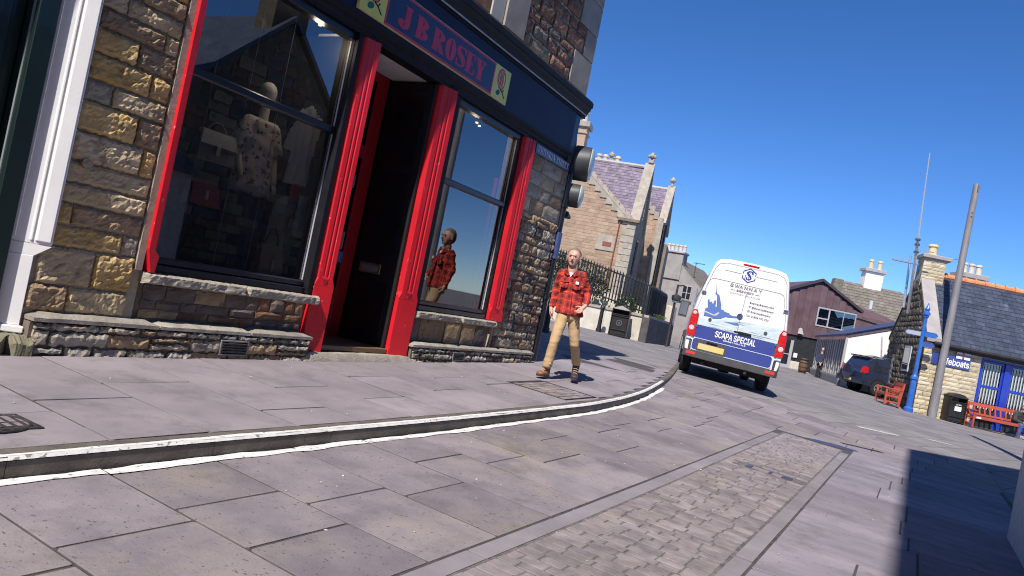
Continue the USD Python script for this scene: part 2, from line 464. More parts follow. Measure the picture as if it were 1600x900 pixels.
# other buildings
mat('church_stone', (.32, .215, .15), (.41, .30, .215), 3, rough=.9, rnd=.14, bump=(30, .02, .8))
mat('church_mortar', (.37, .29, .225), (.43, .35, .28), 6, rough=.95)
mat('church_dressed', (.29, .255, .21), (.40, .36, .31), 3.5, rough=.85, rnd=.08)
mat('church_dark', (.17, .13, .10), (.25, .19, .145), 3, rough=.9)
mat('slate_purple', (.135, .105, .15), (.215, .175, .225), 4, rough=.55, rnd=.22, layer=(3, .56, .7, (.25, .22, .27)))
mat('slate_blue', (.036, .046, .072), (.058, .07, .10), 3, rough=.5, rnd=.2, layer=(2, .6, .75, (.13, .145, .17)))
mat('slate_brown', (.13, .115, .095), (.2, .175, .145), 4, rough=.8, rnd=.16)
mat('ridge_grey', (.33, .31, .31), (.42, .40, .40), 4)
mat('ridge_orange', (.55, .20, .08), (.66, .28, .13), 4, rough=.75, rnd=.08)
mat('pot_cream', (.48, .42, .34), (.58, .52, .44), 6, rough=.7, rnd=.1)
mat('pot_yellow', (.55, .42, .24), (.62, .49, .3), 6, rough=.7)
mat('render_grey', (.27, .25, .24), (.37, .345, .33), 1.6, rough=.95, bump=(20, .02, .6), layer=(.8, .5, .7, (.22, .205, .2)))
mat('render_white', (.74, .74, .72), (.82, .82, .80), 2, rough=.9)
mat('render_blue', (.20, .25, .36), (.24, .29, .40), 2, rough=.9)
mat('blind_blue', (.30, .40, .56), (.40, .50, .66), 1.5, rough=.8)
mat('zinc_brown', (.105, .06, .066), (.15, .092, .097), 1.4, rough=.5, rnd=.10)
mat('zinc_dark', (.05, .035, .045))
mat('wall_black', (.014, .015, .018), (.022, .023, .027), 3, rough=.6)
mat('frame_grey', (.36, .36, .37))
mat('slat_grey', (.36, .34, .32), (.46, .44, .42), 5, rough=.85, rnd=.14, stretch=(1, 1, .15))
mat('metal_roof_blue', (.035, .045, .10), (.05, .06, .13), 2, rough=.4)
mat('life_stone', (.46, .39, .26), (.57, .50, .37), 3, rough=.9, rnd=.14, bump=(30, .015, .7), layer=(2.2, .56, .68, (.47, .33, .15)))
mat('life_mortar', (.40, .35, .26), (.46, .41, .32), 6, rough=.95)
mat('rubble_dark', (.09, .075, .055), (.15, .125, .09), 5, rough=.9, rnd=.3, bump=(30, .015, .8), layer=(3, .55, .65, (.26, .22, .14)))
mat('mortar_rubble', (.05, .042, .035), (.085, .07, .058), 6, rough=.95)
mat('skew_grey', (.30, .28, .27), (.37, .345, .335), 2, rough=.85)
mat('blue_paint', (.012, .035, .36), (.02, .05, .42), 3, rough=.38, coat=.2)
mat('post_blue', (.018, .10, .40), (.03, .14, .47), 5, rough=.35, coat=.3, spots=(12, .72, (.09, .2, .4)))
mat('bar_white', (.5, .52, .54))
mat('eave_black', (.015, .014, .016), (.03, .027, .028), 4, rough=.6)
mat('pole_grey', (.20, .19, .195), (.28, .265, .27), 5, rough=.55, metal=.2, bump=(40, .003, .4), stretch=(1, 1, .25), spots=(9, .74, (.4, .38, .36)))
mat('steel', (.5, .52, .56), (.6, .62, .66), 6, rough=.35, metal=.7)
mat('bin_black', (.012, .011, .012), (.022, .02, .02), 7, rough=.45)
mat('bench_red', (.34, .055, .028), (.43, .085, .045), 6, rough=.5, rnd=.08, stretch=(1, 1, 1), bump=(30, .003, .4))
mat('wall_pale', (.48, .44, .37), (.60, .56, .49), 2.2, rough=.9, bump=(24, .012, .6), layer=(1.5, .58, .72, (.34, .31, .25)))
mat('wall_slate', (.05, .045, .045), (.09, .08, .08), 4, rough=.85, rnd=.3)
mat('grass', (.15, .2, .05), (.26, .28, .12), 5, rough=.9, bump=(30, .03))
mat('rust_red', (.20, .055, .035), (.26, .075, .05), 6, rough=.7)
mat('rail_black', (.012, .012, .014), rough=.5)
mat('barrel_wood', (.11, .06, .03), (.16, .09, .05), 8)


def leaf_mat(name, a, b):
    MATS[name] = usdkit.material(stage, '/World/Looks/' + name, {
        'g': ('geometry', {}), 'n': ('noise_texture', {'scale': 3.0}), 'r': ('rgb_ramp', {'ramp': [(.3, a), (.7, b)]}),
        'd': ('principled_bsdf', {'roughness': .6}), 't': ('translucent_bsdf', {'color': (a[0] * 1.3, a[1] * 1.5, a[2])}), 'm': ('mix_closure', {'fac': .25})},
        [('g.position', 'n.vector'), ('n.fac', 'r.fac'), ('r.color', 'd.base_color'), ('d.BSDF', 'm.closure1'), ('t.BSDF', 'm.closure2')], surface='m.closure')


leaf_mat('leaf_dark', (.018, .04, .012), (.05, .085, .025))
leaf_mat('leaf_light', (.05, .10, .02), (.12, .17, .05))


def glass(name, tint=(.8, .84, .86), ior=1.75, rough=0.0):
    MATS[name] = usdkit.material(stage, '/World/Looks/' + name, {
        'f': ('fresnel', {'IOR': ior}), 't': ('transparent_bsdf', {'color': tint}), 'gl': ('glossy_bsdf', {'color': (.95, .97, 1.0), 'roughness': rough}), 'm': ('mix_closure', {})},
        [('f.fac', 'm.fac'), ('t.BSDF', 'm.closure1'), ('gl.BSDF', 'm.closure2')], surface='m.closure')


glass('shop_glass', (.92, .94, .96), 2.5)
glass('pane_far', (.45, .5, .55), 2.2)
glass('pane_dark', (.12, .13, .15), 1.8)


def emit(name, c, s):
    MATS[name] = usdkit.material(stage, '/World/Looks/' + name, {'e': ('emission', {'color': c, 'strength': s})}, [('e.emission', 'e2.closure1')][:0], surface='e.emission')


emit('spot_warm', (1.0, .62, .28), 1.6)
emit('spot_white', (1.0, .95, .85), 1.3)

# vehicles
mat('van_white', (.76, .77, .78), (.82, .83, .84), 2.5, rough=.28, coat=.5, space='object', layer=(5, .55, .8, (.68, .67, .66)))
mat('van_blue', (.042, .062, .255), (.05, .072, .28), 1.5, rough=.3, coat=.5)
mat('van_ship', (.085, .16, .44))
mat('van_sea', (.46, .58, .66), (.62, .72, .78), 6, rough=.35, stretch=(1, 1, 4))
mat('van_sea_dark', (.10, .12, .17))
mat('van_text', (.16, .16, .20))
mat('van_text_pale', (.42, .42, .46))
mat('text_white', (.85, .85, .86))
mat('bumper_grey', (.055, .055, .06), (.07, .07, .075), 6, rough=.6)
mat('seam_grey', (.14, .14, .155))
mat('rubber', (.014, .014, .015), rough=.8)
mat('under_black', (.006, .006, .007), rough=.8)
mat('tail_red', (.48, .012, .015), (.56, .02, .02), 5, rough=.15, coat=.6)
mat('tail_white', (.70, .50, .50), rough=.15, coat=.6)
mat('reflector_red', (.6, .05, .04), rough=.25)
mat('plate_yellow', (.66, .50, .14), (.6, .52, .30), 3)
mat('chrome', (.6, .6, .62), rough=.18, metal=.9)
mat('suv_blue', (.018, .026, .055), (.022, .03, .062), 2, rough=.22, coat=.8)
mat('glass_black', (.02, .022, .03), rough=.08, coat=.6)

# people
mat('skin', (.52, .29, .22), (.60, .36, .28), 9, rough=.55)
mat('hair_grey', (.14, .105, .085), (.22, .17, .14), 40, rough=.8)
mat('trouser_tan', (.42, .285, .155), (.47, .33, .185), 3, rough=.9, bump=(16, .008, .4), space='object')
mat('boot_brown', (.16, .07, .035), (.27, .13, .07), 9, rough=.6, bump=(50, .004))
mat('boot_dark', (.035, .025, .022), (.06, .042, .035), 9, rough=.6)
mat('tee_white', (.72, .72, .72))
mat('eye_dark', (.02, .015, .012), rough=.3)
mat('mouth', (.34, .13, .11), rough=.6)
mat('jacket_dark', (.03, .03, .033), (.05, .05, .052), 8, rough=.9)
mat('jeans', (.04, .065, .16), (.075, .11, .22), 8, rough=.9)
mat('top_navy', (.025, .03, .07), (.04, .045, .09), 6, rough=.9)
mat('shoe_grey', (.16, .17, .2))


def plaid():
    """red shirt with dark checks, woven in the cloth's own space"""
    N = {'t': ('texture_coordinate', {}), 'n': ('noise_texture', {'scale': 7.0, 'detail': 2.0}), 'dm': ('vector_math', {'math_type': 'scale', 'scale': .022}),
         'ad': ('vector_math', {'math_type': 'add'}), 's': ('separate_xyz', {}), 'p': ('principled_bsdf', {'roughness': .9}), 'bn': ('noise_texture', {'scale': 11.0, 'detail': 4.0}), 'b': ('bump', {'strength': .5, 'distance': .03})}
    L = [('t.object', 'n.vector'), ('n.color', 'dm.vector1'), ('t.object', 'ad.vector1'), ('dm.vector', 'ad.vector2'), ('ad.vector', 's.vector'), ('t.object', 'bn.vector'), ('bn.fac', 'b.height'), ('b.normal', 'p.normal')]

    def stripe(k, axis, period, phase, width):
        N[k + 'a'] = ('math', {'math_type': 'multiply_add', 'value2': 1 / period, 'value3': phase})
        N[k + 'f'] = ('math', {'math_type': 'fraction'})
        N[k + 'c'] = ('math', {'math_type': 'less_than', 'value2': width})
        L.extend([(f's.{axis}', k + 'a.value1'), (k + 'a.value', k + 'f.value1'), (k + 'f.value', k + 'c.value1')])
        return k + 'c.value'

    a, b = stripe('zx', 'z', .105, 10.0, .40), stripe('xx', 'x', .092, 10.3, .36)
    N['sum'] = ('math', {'math_type': 'add'}); N['sc'] = ('math', {'math_type': 'multiply', 'value2': .44})
    L += [(a, 'sum.value1'), (b, 'sum.value2'), ('sum.value', 'sc.value1')]
    N['m1'] = ('mix_color', {'a': (.52, .035, .022), 'b': (.045, .014, .024)}); L.append(('sc.value', 'm1.fac'))
    col = 'm1.result'
    for i, (axis, per, ph, w, c, f) in enumerate([('z', .105, 10.28, .05, (.72, .22, .10), .5), ('x', .092, 10.62, .05, (.72, .22, .10), .5), ('z', .105, 10.55, .07, (.18, .02, .02), .8)]):
        v = stripe(f'l{i}', axis, per, ph, w)
        N[f'lm{i}'] = ('math', {'math_type': 'multiply', 'value2': f}); N[f'lx{i}'] = ('mix_color', {'b': c})
        L.extend([(v, f'lm{i}.value1'), (f'lm{i}.value', f'lx{i}.fac'), (col, f'lx{i}.a')]); col = f'lx{i}.result'
    L.append((col, 'p.base_color'))
    MATS['plaid'] = usdkit.material(stage, '/World/Looks/plaid', N, L, surface='p.BSDF')


plaid()


def far_paving():
    """distant flagstones: courses with dark joints, on the ground beyond the slabs built one by one"""
    N = {'g': ('geometry', {}), 'map': ('mapping', {'rotation': (0, 0, .35)}), 'nn': ('noise_texture', {'scale': .8}),
         'bk': ('brick_texture', {'color1': (.175, .163, .172), 'color2': (.235, .218, .224), 'mortar': (.09, .083, .085), 'scale': 1.0, 'mortar_size': .012, 'mortar_smooth': .2, 'brick_width': .95, 'row_height': .62, 'offset': .42}),
         'n': ('noise_texture', {'scale': 2.6, 'detail': 6.0}), 'r': ('map_range', {'from_min': .3, 'from_max': .7, 'to_min': .84, 'to_max': 1.14}),
         'h': ('hsv', {'hue': .5, 'saturation': 1.0, 'fac': 1.0}), 'p': ('principled_bsdf', {'roughness': .92, 'specular_ior_level': .2}), 'bn': ('noise_texture', {'scale': 40.0, 'detail': 4.0}), 'b': ('bump', {'strength': .4, 'distance': .005})}
    L = [('g.position', 'map.vector'), ('map.vector', 'bk.vector'), ('g.position', 'n.vector'), ('n.fac', 'r.value'), ('r.result', 'h.value'), ('bk.color', 'h.color'), ('h.color', 'p.base_color'),
         ('g.position', 'bn.vector'), ('bn.fac', 'b.height'), ('b.normal', 'p.normal')]
    MATS['far_paving'] = usdkit.material(stage, '/World/Looks/far_paving', N, L, surface='p.BSDF')


far_paving()

# ================================================================== THE SETTING
def sheet(xs, ys, hf, keep=None):
    X, Y = np.meshgrid(xs, ys, indexing='ij')
    Z = hf(X, Y)
    v = np.stack([X, Y, Z], -1).reshape(-1, 3)
    idx = np.arange(len(v)).reshape(X.shape)
    q = np.stack([idx[:-1, :-1], idx[1:, :-1], idx[1:, 1:], idx[:-1, 1:]], -1).reshape(-1, 4)
    if keep is not None:
        c = v[q].mean(1)
        q = q[keep(c[:, 0], c[:, 1])]
    return quads(v, q)


XEND = 14.4                                                # flagstones are laid one by one up to here
xs = np.unique(np.concatenate([[-300, -120, -50, -24], np.arange(-12, 16, .4), np.arange(16, 60, 1.0), np.arange(60, 90, 4), [120, 200, 400]]))
ys = np.unique(np.concatenate([[-300, -120, -60], np.arange(-32, -4, 2.0), np.arange(-4, 12, .4), np.arange(12, 34, 1.5), [60, 120, 300]]))


def ground_h(x, y):
    z = hr(x, y)
    laid = (x > -3.0) & (x < XEND - .25) & (y > -1.4) & (y < ykerb(x) + .1)
    return z - np.where(laid, .035, 0)


road = Thing('road', kind='structure')
road.part('road_surface', sheet(xs, ys, ground_h, lambda x, y: (y < ykerb(x) + .3) | (x > 39.5) | (x < -11.5) | (y > 23.5)), 'far_paving')
road.part('joint_bed', sheet(np.arange(-3, XEND - .2, .4), np.arange(-1.2, 3.3, .25), lambda x, y: hr(x, y) - .004), 'joint_dark')
road.part('joint_sand', sheet(np.arange(1, 11.3, .25), np.arange(.72, 1.53, .1), lambda x, y: hr(x, y) - .0028), 'joint_sand')


def slab(poly, hf, r, c=.0015, t=.05, tilt=.0014, lift=0.0, drop=.0008):
    """a paving stone: plan polygon (counter-clockwise), chamfered top, its own slight tilt"""
    P = np.asarray(poly, float)
    ctr = P.mean(0)
    d = P - ctr
    inner = ctr + d * (1 - c / np.maximum(np.abs(d).max(0), .02))
    dz = r.uniform(-tilt, tilt); sx, sy = r.uniform(-tilt, tilt, 2) * 2 if hasattr(r, 'integers') else (r.uniform(-tilt, tilt), r.uniform(-tilt, tilt))
    zi = hf(inner[:, 0], inner[:, 1]) + lift + dz + (inner - ctr) @ np.array([sx, sy])
    zo = hf(P[:, 0], P[:, 1]) + lift + dz + d @ np.array([sx, sy]) - drop
    n = len(P)
    v = np.vstack([np.c_[inner, zi], np.c_[P, zo], np.c_[P, zo - t]])
    f = [(0, i, i + 1) for i in range(1, n - 1)]
    for i in range(n):
        j = (i + 1) % n
        f += [(n + i, n + j, j), (n + i, j, i), (2 * n + i, 2 * n + j, n + j), (2 * n + i, n + j, n + i)]
    return tm(v, f)


def chip(x0, x1, y0, y1, r, k=.012):
    """a rectangle with worn, slightly uneven corners and edges"""
    cut = [r.uniform(.3, 1) * k for _ in range(4)]
    return [(x0 + cut[0], y0), (x1 - cut[1], y0 + r.uniform(-1, 1) * k * .2), (x1, y0 + cut[1]), (x1 + r.uniform(-1, 1) * k * .2, y1 - cut[2]), (x1 - cut[2], y1), (x0 + cut[3], y1 + r.uniform(-1, 1) * k * .2), (x0, y1 - cut[3]), (x0 + r.uniform(-1, 1) * k * .2, y0 + cut[0])]


nr = np.random.default_rng(11)
J = .0145
# road, shop side: courses across the street between kerb and border
xj = [-2.4, -1.8, -1.2, -.6, -.05, .5, 1.0, 1.52, 2.08, 2.655, 3.24, 3.83, 4.38, 4.93, 5.58]
while xj[-1] < 10.6:
    xj.append(xj[-1] + nr.uniform(.52, .66))
split = {1.52: 2.39, 2.08: 2.52, 2.655: 2.34, 3.24: 2.21, 3.83: 2.59, 4.38: 2.39}
for a, b in zip(xj[:-1], xj[1:]):
    ys_ = [1.62]
    s = split.get(a, nr.uniform(2.1, 2.65))
    ys_ += [s]
    yk = float(ykerb((a + b) / 2)) - .005
    if a in (1.52, 2.08):
        ys_ = [1.62, 2.08 if a > 1.6 else 2.0, s] if a > 1.6 else [1.62, s]
    ys_.append(yk)
    for y0, y1 in zip(ys_[:-1], ys_[1:]):
        road.part('flagstone', slab(chip(a + J / 2, b - J / 2, y0 + J / 2, y1 - J / 2, nr), hr, nr), 'flagstone_road')
# beyond the setts the flagstones cross the whole street
x = xj[-1]
while x < XEND - .3:
    w = nr.uniform(.55, .8)
    y = -1.2 if x > 11.3 else 1.62
    while y < float(ykerb(x + w / 2)) - .2:
        l = nr.uniform(.55, 1.15)
        y2 = min(y + l, float(ykerb(x + w / 2)) - .005)
        if y2 - y > .15 and not (x < 11.3 and y < 1.6):
            sk = -.12 if x > 11.2 else 0
            road.part('flagstone', slab([(px_ + sk * (py_ - 1.7), py_) for px_, py_ in chip(x + J / 2, x + w - J / 2, y + J / 2, y2 - J / 2, nr)], hr, nr), 'flagstone_road')
        y = y2
    x += w
# border stones either side of the setts
for y0, y1, xa, xb in ((1.50, 1.61, 0.5, 10.85), (.62, .725, 1.5, 10.95)):
    x = xa
    while x < xb - .1:
        l = nr.uniform(.6, 1.25)
        x2 = min(x + l, xb)
        road.part('border_stone', slab(chip(x + .004, x2 - .004, y0 + .003, y1 - .003, nr, .008), hr, nr, c=.004, tilt=.0015), 'border_stone')
        x = x2
# setts in rows across the street: the nearest 300 one by one, the rest joined
setts, x = [], 1.7
while x < 11.2:
    w = nr.uniform(.078, .102)
    y = .735
    while y < 1.49:
        l = nr.uniform(.11, .18)
        y2 = min(y + l, 1.49)
        if 1.49 - y2 < .06:
            y2 = 1.49
        near_cover = 7.45 < x + w and x < 7.62 and .85 < y2 and y < 1.3
        if not near_cover:
            setts.append((x, chip(x + .003, x + w - .003, y + .004 + nr.uniform(0, .004), y2 - .004, nr, .012)))
        y = y2
    x += w
vis = [s for s in setts if s[0] > 2.9]
rest = [s for s in setts if s[0] <= 2.9] + vis[300:]
for _, p in vis[:300]:
    road.part('sett', slab(p, hr, nr, c=.004, t=.04, tilt=.0022, lift=.0005, drop=.002), 'sett')
road.part('setts_beyond', [slab(p, hr, nr, c=.004, t=.04, tilt=.0022, lift=.0005, drop=.002) for _, p in rest], 'sett', kind='stuff')
# flagstones on the right of the setts, laid slightly askew
x = 0.5
while x < 11.2:
    w = nr.uniform(.5, .95)
    ycut = nr.uniform(-.25, .2)
    segs = [(.612, ycut), (ycut, -1.15)] if nr.random() < .75 else [(.612, -.1 + nr.uniform(-.2, .1)), (-.35, -1.15)]
    segs = [(.612, segs[0][1]), (segs[0][1], -1.15)]
    for ya, yb in segs:
        q = chip(x + J / 2, x + w - J / 2, yb + J / 2, ya - J / 2, nr)
        road.part('flagstone', slab([(px_ - .28 * (py_ - .6), py_) for px_, py_ in q], hr, nr), 'flagstone_right')
    x += w

# white lines
def strip_line(xa, xb, off0, off1, hf, lift, step=.08, rag=.006, seed=3):
    xs_ = np.linspace(xa, xb, max(3, int((xb - xa) / step)))
    n = (meshkit.fbm(np.stack([xs_ * 6, xs_ * 0 + seed, xs_ * 0], -1), 3, seed) - .5) * 2 * rag * 2
    n2 = (meshkit.fbm(np.stack([xs_ * 7, xs_ * 0 + seed + 9, xs_ * 0], -1), 3, seed + 1) - .5) * 2 * rag * 2
    ya, yb = ykerb(xs_) + off0 + n, ykerb(xs_) + off1 + n2
    v = np.vstack([np.c_[xs_, ya, hf(xs_, ya) + lift], np.c_[xs_, yb, hf(xs_, yb) + lift]])
    k = len(xs_)
    return quads(v, [(i, i + 1, k + i + 1, k + i) for i in range(k - 1)])


for xa, xb in ((-2, 2.07), (2.075, 3.83), (3.84, 6.6), (6.61, 9.3), (9.31, 12.0)):
    road.part('painted_line', strip_line(xa, xb, -.078, -.014, hr, .0045, rag=.010, seed=int(xa * 10) + 40), 'white_paint')
for a, b in (((15.3, .82), (15.85, .14)), ((16.95, -.34), (17.25, -.8))):
    a, b = np.array(a), np.array(b)
    d = (b - a) / np.linalg.norm(b - a); nn = np.array([-d[1], d[0]]) * .06
    pts = [a + nn, b + nn, b - nn, a - nn]
    road.part('painted_line', tm([(p[0], p[1], h1(*p) + .006) for p in pts], [(0, 2, 1), (0, 3, 2)]), 'worn_paint')

# pavement
pave = Thing('pavement', kind='structure')


def pave_h(x, y):
    laid = (x > -3) & (x < XEND - .2) & (y < 5.6)
    return hp(x, y) - np.where(laid, .035, 0.0)


pxs = np.unique(np.concatenate([np.arange(-12, 16, .4), np.arange(16, 41, .8)]))
PS, PT = np.meshgrid(pxs, np.linspace(0, 1, 36), indexing='ij')
PY_ = ykerb(PS) + .08 + PT * (24 - ykerb(PS))
v = np.stack([PS, PY_, pave_h(PS, PY_)], -1).reshape(-1, 3)
idx = np.arange(len(v)).reshape(PS.shape)
pave.part('pavement_surface', quads(v, np.stack([idx[:-1, :-1], idx[1:, :-1], idx[1:, 1:], idx[:-1, 1:]], -1).reshape(-1, 4)), 'far_paving')
pave.part('joint_bed', sheet(np.arange(-3, XEND - .3, .3), np.arange(3.2, 5.5, .2), lambda x, y: hp(x, y) - .0045, lambda x, y: y > ykerb(x) + .3), 'joint_dark')
pj = [-2.3, -1.7, -1.15, -.6, 0, .55, 1.05, 1.6, 2.185, 2.745, 3.37, 3.96, 4.54, 5.07, 5.68, 6.27, 6.85, 7.42, 8.32, 8.9, 9.5, 10.1, 10.72, 11.3, 11.95, 12.5, 13.1, 13.7, 14.3]
psplit = {1.6: [3.66], 2.185: [3.86], 2.745: [4.19], 3.37: [3.5], 3.96: [4.02], 4.54: [3.66], 5.07: [4.3]}
for a, b in zip(pj[:-1], pj[1:]):
    yk = float(ykerb((a + b) / 2)) + .115
    cuts = psplit.get(a, [nr.uniform(3.75, 4.4)])
    top = 4.9 if b < 9.9 else 5.45
    if a == 7.42:
        cuts = [4.0]
    ysx = [yk] + [c for c in cuts if c > yk + .2] + [top]
    for y0, y1 in zip(ysx[:-1], ysx[1:]):
        if a == 7.42 and y0 < 3.9:      # the inset cover takes this place
            for q in ((a, b, yk, 3.24),):
                pave.part('paving_slab', slab(chip(a + J / 2, b - J / 2, yk + J / 2, 3.24, nr), hp, nr), 'flagstone_pavement')
            continue
        pave.part('paving_slab', slab(chip(a + J / 2, b - J / 2, y0 + J / 2, y1 - J / 2, nr), hp, nr, tilt=.002), 'flagstone_pavement')


def kstone(xa, xb):
    n = max(2, int((xb - xa) / .25) + 1)
    xs_ = np.linspace(xa + .0015, xb - .0015, n)
    yk = ykerb(xs_)
    zt, zb = hp(xs_, yk + .05), hr(xs_, yk) - .04
    ring = lambda y, z: np.c_[xs_, y, z]
    L = [ring(yk, zb), ring(yk + .004, zt - .016), ring(yk + .016, zt + .001), ring(yk + .112, hp(xs_, yk + .112)), ring(yk + .112, zb)]
    v = np.vstack(L)
    q = [(k * n + i, k * n + i + 1, (k + 1) * n + i + 1, (k + 1) * n + i) for k in range(4) for i in range(n - 1)]
    m = quads(v, q)
    caps = []
    for i, fl in ((0, 1), (n - 1, 0)):
        ids = [k * n + i for k in range(5)]
        caps += [(ids[0], ids[k], ids[k + 1]) if fl else (ids[0], ids[k + 1], ids[k]) for k in range(1, 4)]
    m.faces = np.vstack([m.faces, caps])[:, ::-1]
    return m


kx = [-3.2, -2.2, -1.2, -.2, .75, 1.68, 2.68, 3.55, 4.32, 5.3, 6.2, 7.0, 7.9, 8.5, 9.2, 9.95, 10.7, 11.5, 12.3, 13.2, 14.2, 15.3, 16.5, 18, 19.5]
for a, b in zip(kx[:-1], kx[1:]):
    pave.part('kerb_stone', kstone(a, b), 'kerb_stone')
    if b < 12.4:
        edge = lambda x, y: hp(x, y) + np.where(y - ykerb(x) < .012, -.014, 0.0)
        pave.part('kerb_paint', [strip_line(a + .0015, b + .001, .013, .043, hp, .0045, rag=.005, seed=int(a * 7) + 60), strip_line(a + .0015, b + .001, .0005, .0135, edge, .0045, rag=.0, seed=3)], 'white_paint')

# ------------------------------------------------------------------ ironwork and covers in the ground
def drain_grate(x0, x1, y0, y1):
    """square iron gully with a curved web of bars"""
    c = ((x0 + x1) / 2, (y0 + y1) / 2)
    z = p1(*c)
    t = Thing('gully_grate', 'dark square iron gully grate with curved bars in the pavement slabs', 'drain grate', (c[0], c[1], z))
    z += .006
    fr = [box(x0, x1, y0, y0 + .025, z - .03, z, .003), box(x0, x1, y1 - .025, y1, z - .03, z, .003), box(x0, x0 + .025, y0 + .026, y1 - .026, z - .03, z, .003), box(x1 - .025, x1, y0 + .026, y1 - .026, z - .03, z, .003)]
    t.part('frame', fr, 'cast_iron')
    t.part('pit', box(x0 + .025, x1 - .025, y0 + .025, y1 - .025, z - .05, z - .013), 'under_black')
    R = (x1 - x0) * .46
    a = np.linspace(0, 2 * PI, 25)
    t.part('ring', tube(np.c_[c[0] + R * np.cos(a), c[1] + R * .9 * np.sin(a), np.full(25, z - .004)], .007, 6, False), 'cast_iron')
    for k in range(7):
        xx = c[0] + (k - 3) * R * .27
        hh = math.sqrt(max(0, R * R - (xx - c[0]) ** 2)) * .9
        t.part('bar', box(xx - .008, xx + .008, c[1] - hh, c[1] + hh, z - .02, z - .002, .002), 'cast_iron')
    for k in (-1, 0, 1):
        t.part('cross_bar', box(c[0] - R * .95, c[0] + R * .95, c[1] + k * R * .4 - .006, c[1] + k * R * .4 + .006, z - .02, z - .004, .002), 'cast_iron')


drain_grate(1.62, 2.0, 3.39, 3.64)

t = Thing('inset_cover', 'rectangular cover inlaid with small stone tiles in front of the walking man', 'manhole cover', (7.87, 3.6, p1(7.87, 3.6)))
for q in ((7.43, 8.31, 3.255, 3.275), (7.43, 8.31, 3.955, 3.975), (7.43, 7.45, 3.278, 3.952), (8.29, 8.31, 3.278, 3.952)):
    t.part('edge', slab([(q[0], q[2]), (q[1], q[2]), (q[1], q[3]), (q[0], q[3])], hp, nr, c=.001, tilt=0, lift=.003), 'cast_iron')
for i in range(7):
    for k in range(8):
        xa, ya = 7.456 + i * .1185, 3.283 + k * .0835
        t.part('tile', slab(chip(xa + .004, xa + .113, ya + .004, ya + .079, nr, .008), hp, nr, c=.008, tilt=.003), 'sett')

t = Thing('valve_cover', 'narrow blue iron utility cover with inset stone among the setts', 'utility cover', (7.55, 1.06, h1(7.55, 1.06)))
for ya, yb, m_ in ((1.235, 1.29, 'iron_blue'), (1.075, 1.23, 'sett'), (1.05, 1.07, 'iron_blue'), (.955, 1.045, 'sett'), (.86, .95, 'iron_blue')):
    t.part('plate' if m_ == 'iron_blue' else 'inlay', slab([(7.47, ya), (7.60, ya), (7.60, yb), (7.47, yb)], hr, nr, c=.004, tilt=.001, lift=.004 if m_ == 'iron_blue' else .002), m_)
t = Thing('round_cover', 'worn purple oval iron cover at the far end of the setts', 'manhole cover', (11.5, .9, h1(11.5, .9)))
a = np.linspace(0, 2 * PI, 21)[:-1]
el = np.c_[11.5 + .33 * np.cos(a) * .6 - .2 * np.sin(a) * -.6, .9 - .36 * np.cos(a) * .9 + .12 * np.sin(a)]
t.part('lid', slab(el if Polygon(el).exterior.is_ccw else el[::-1], hr, nr, c=.03, tilt=0, lift=.004), 'iron_blue')
t = Thing('slot_drain', 'black slot drain in the road beyond the setts', 'drain grate', (12.35, .55, h1(12.35, .55)))
d = np.array([.38, -.54]); d /= np.linalg.norm(d); nn = np.array([-d[1], d[0]]) * .055
A, B = np.array([12.16, .82]), np.array([12.54, .28])
t.part('slot', slab([A + nn, A - nn, B - nn, B + nn][::-1] if not Polygon([A + nn, A - nn, B - nn, B + nn]).exterior.is_ccw else [A + nn, A - nn, B - nn, B + nn], hr, nr, c=.006, tilt=0, lift=.004), 'black_matt')

# grit and crumbs lying on the stones
lit = []
for _ in range(150):
    x_, y_ = nr.uniform(1.8, 10), nr.uniform(-.6, 4.7)
    s = nr.uniform(.003, .009)
    m = trimesh.creation.icosphere(0, 1.0); m.vertices = m.vertices * nr.uniform(.5, 1.4, m.vertices.shape) * s * np.array([1.3, 1, .5])
    on_p = y_ > float(ykerb(x_)) + .1
    if abs(y_ - float(ykerb(x_))) < .12:
        continue
    m.apply_translation((x_, y_, (p1 if on_p else h1)(x_, y_) + s * .3))
    lit.append(m)
obj('grit', lit, 'pale_stone', 'crumbs of pale grit scattered over the paving', 'grit', kind='stuff')

# ================================================================== THE SHOP
shop = Thing('shop_building', 'stone corner shop with red pilasters and navy fascia reading J B ROSEY', 'shop', (6.2, 5.0, -.92))
GZ0 = -1.05
sr = random.Random(5)

# the mass of the building (walls behind the stones, openings left free)
def wall_box(x0, x1, z0, z1, y0=5.0, y1=5.35, m_='mortar'):
    shop.part('wall', box(x0, x1, y0, y1, z0, z1), m_)


wall_box(2.60, 3.40, GZ0, 2.30)                      # left pier
wall_box(3.40, 5.20, GZ0, -.33, 5.045, 5.35, 'mortar_dark')
wall_box(6.70, 8.56, GZ0, -.33, 5.045, 5.35, 'mortar_dark')
wall_box(8.56, 9.86, GZ0, 2.30, m_='mortar')
wall_box(-3.0, 1.10, GZ0, 2.30)
wall_box(-3.0, 9.86, 2.30, 3.19, 5.0, 5.35, 'mortar_dark')
wall_box(-3.0, 9.86, 3.19, 6.42, 5.0, 5.35, 'mortar_white')
shop.part('wall', box(9.5, 9.86, 5.352, 14.9, GZ0, 6.42), 'mortar')
shop.part('wall', box(-3.0, -2.65, 5.352, 14.9, GZ0, 6.42), 'mortar')
shop.part('wall', box(-2.648, 9.498, 14.5, 14.9, GZ0, 6.42), 'mortar')
gab = Polygon([(5.0, 6.422), (14.9, 6.422), (9.95, 12.3)])
for x0 in (9.5, -3.0):
    shop.part('gable', place(extrude(gab, .36), (x0, 0, 0), (0, 1, 0), (0, 0, 1), (1, 0, 0)), 'mortar')
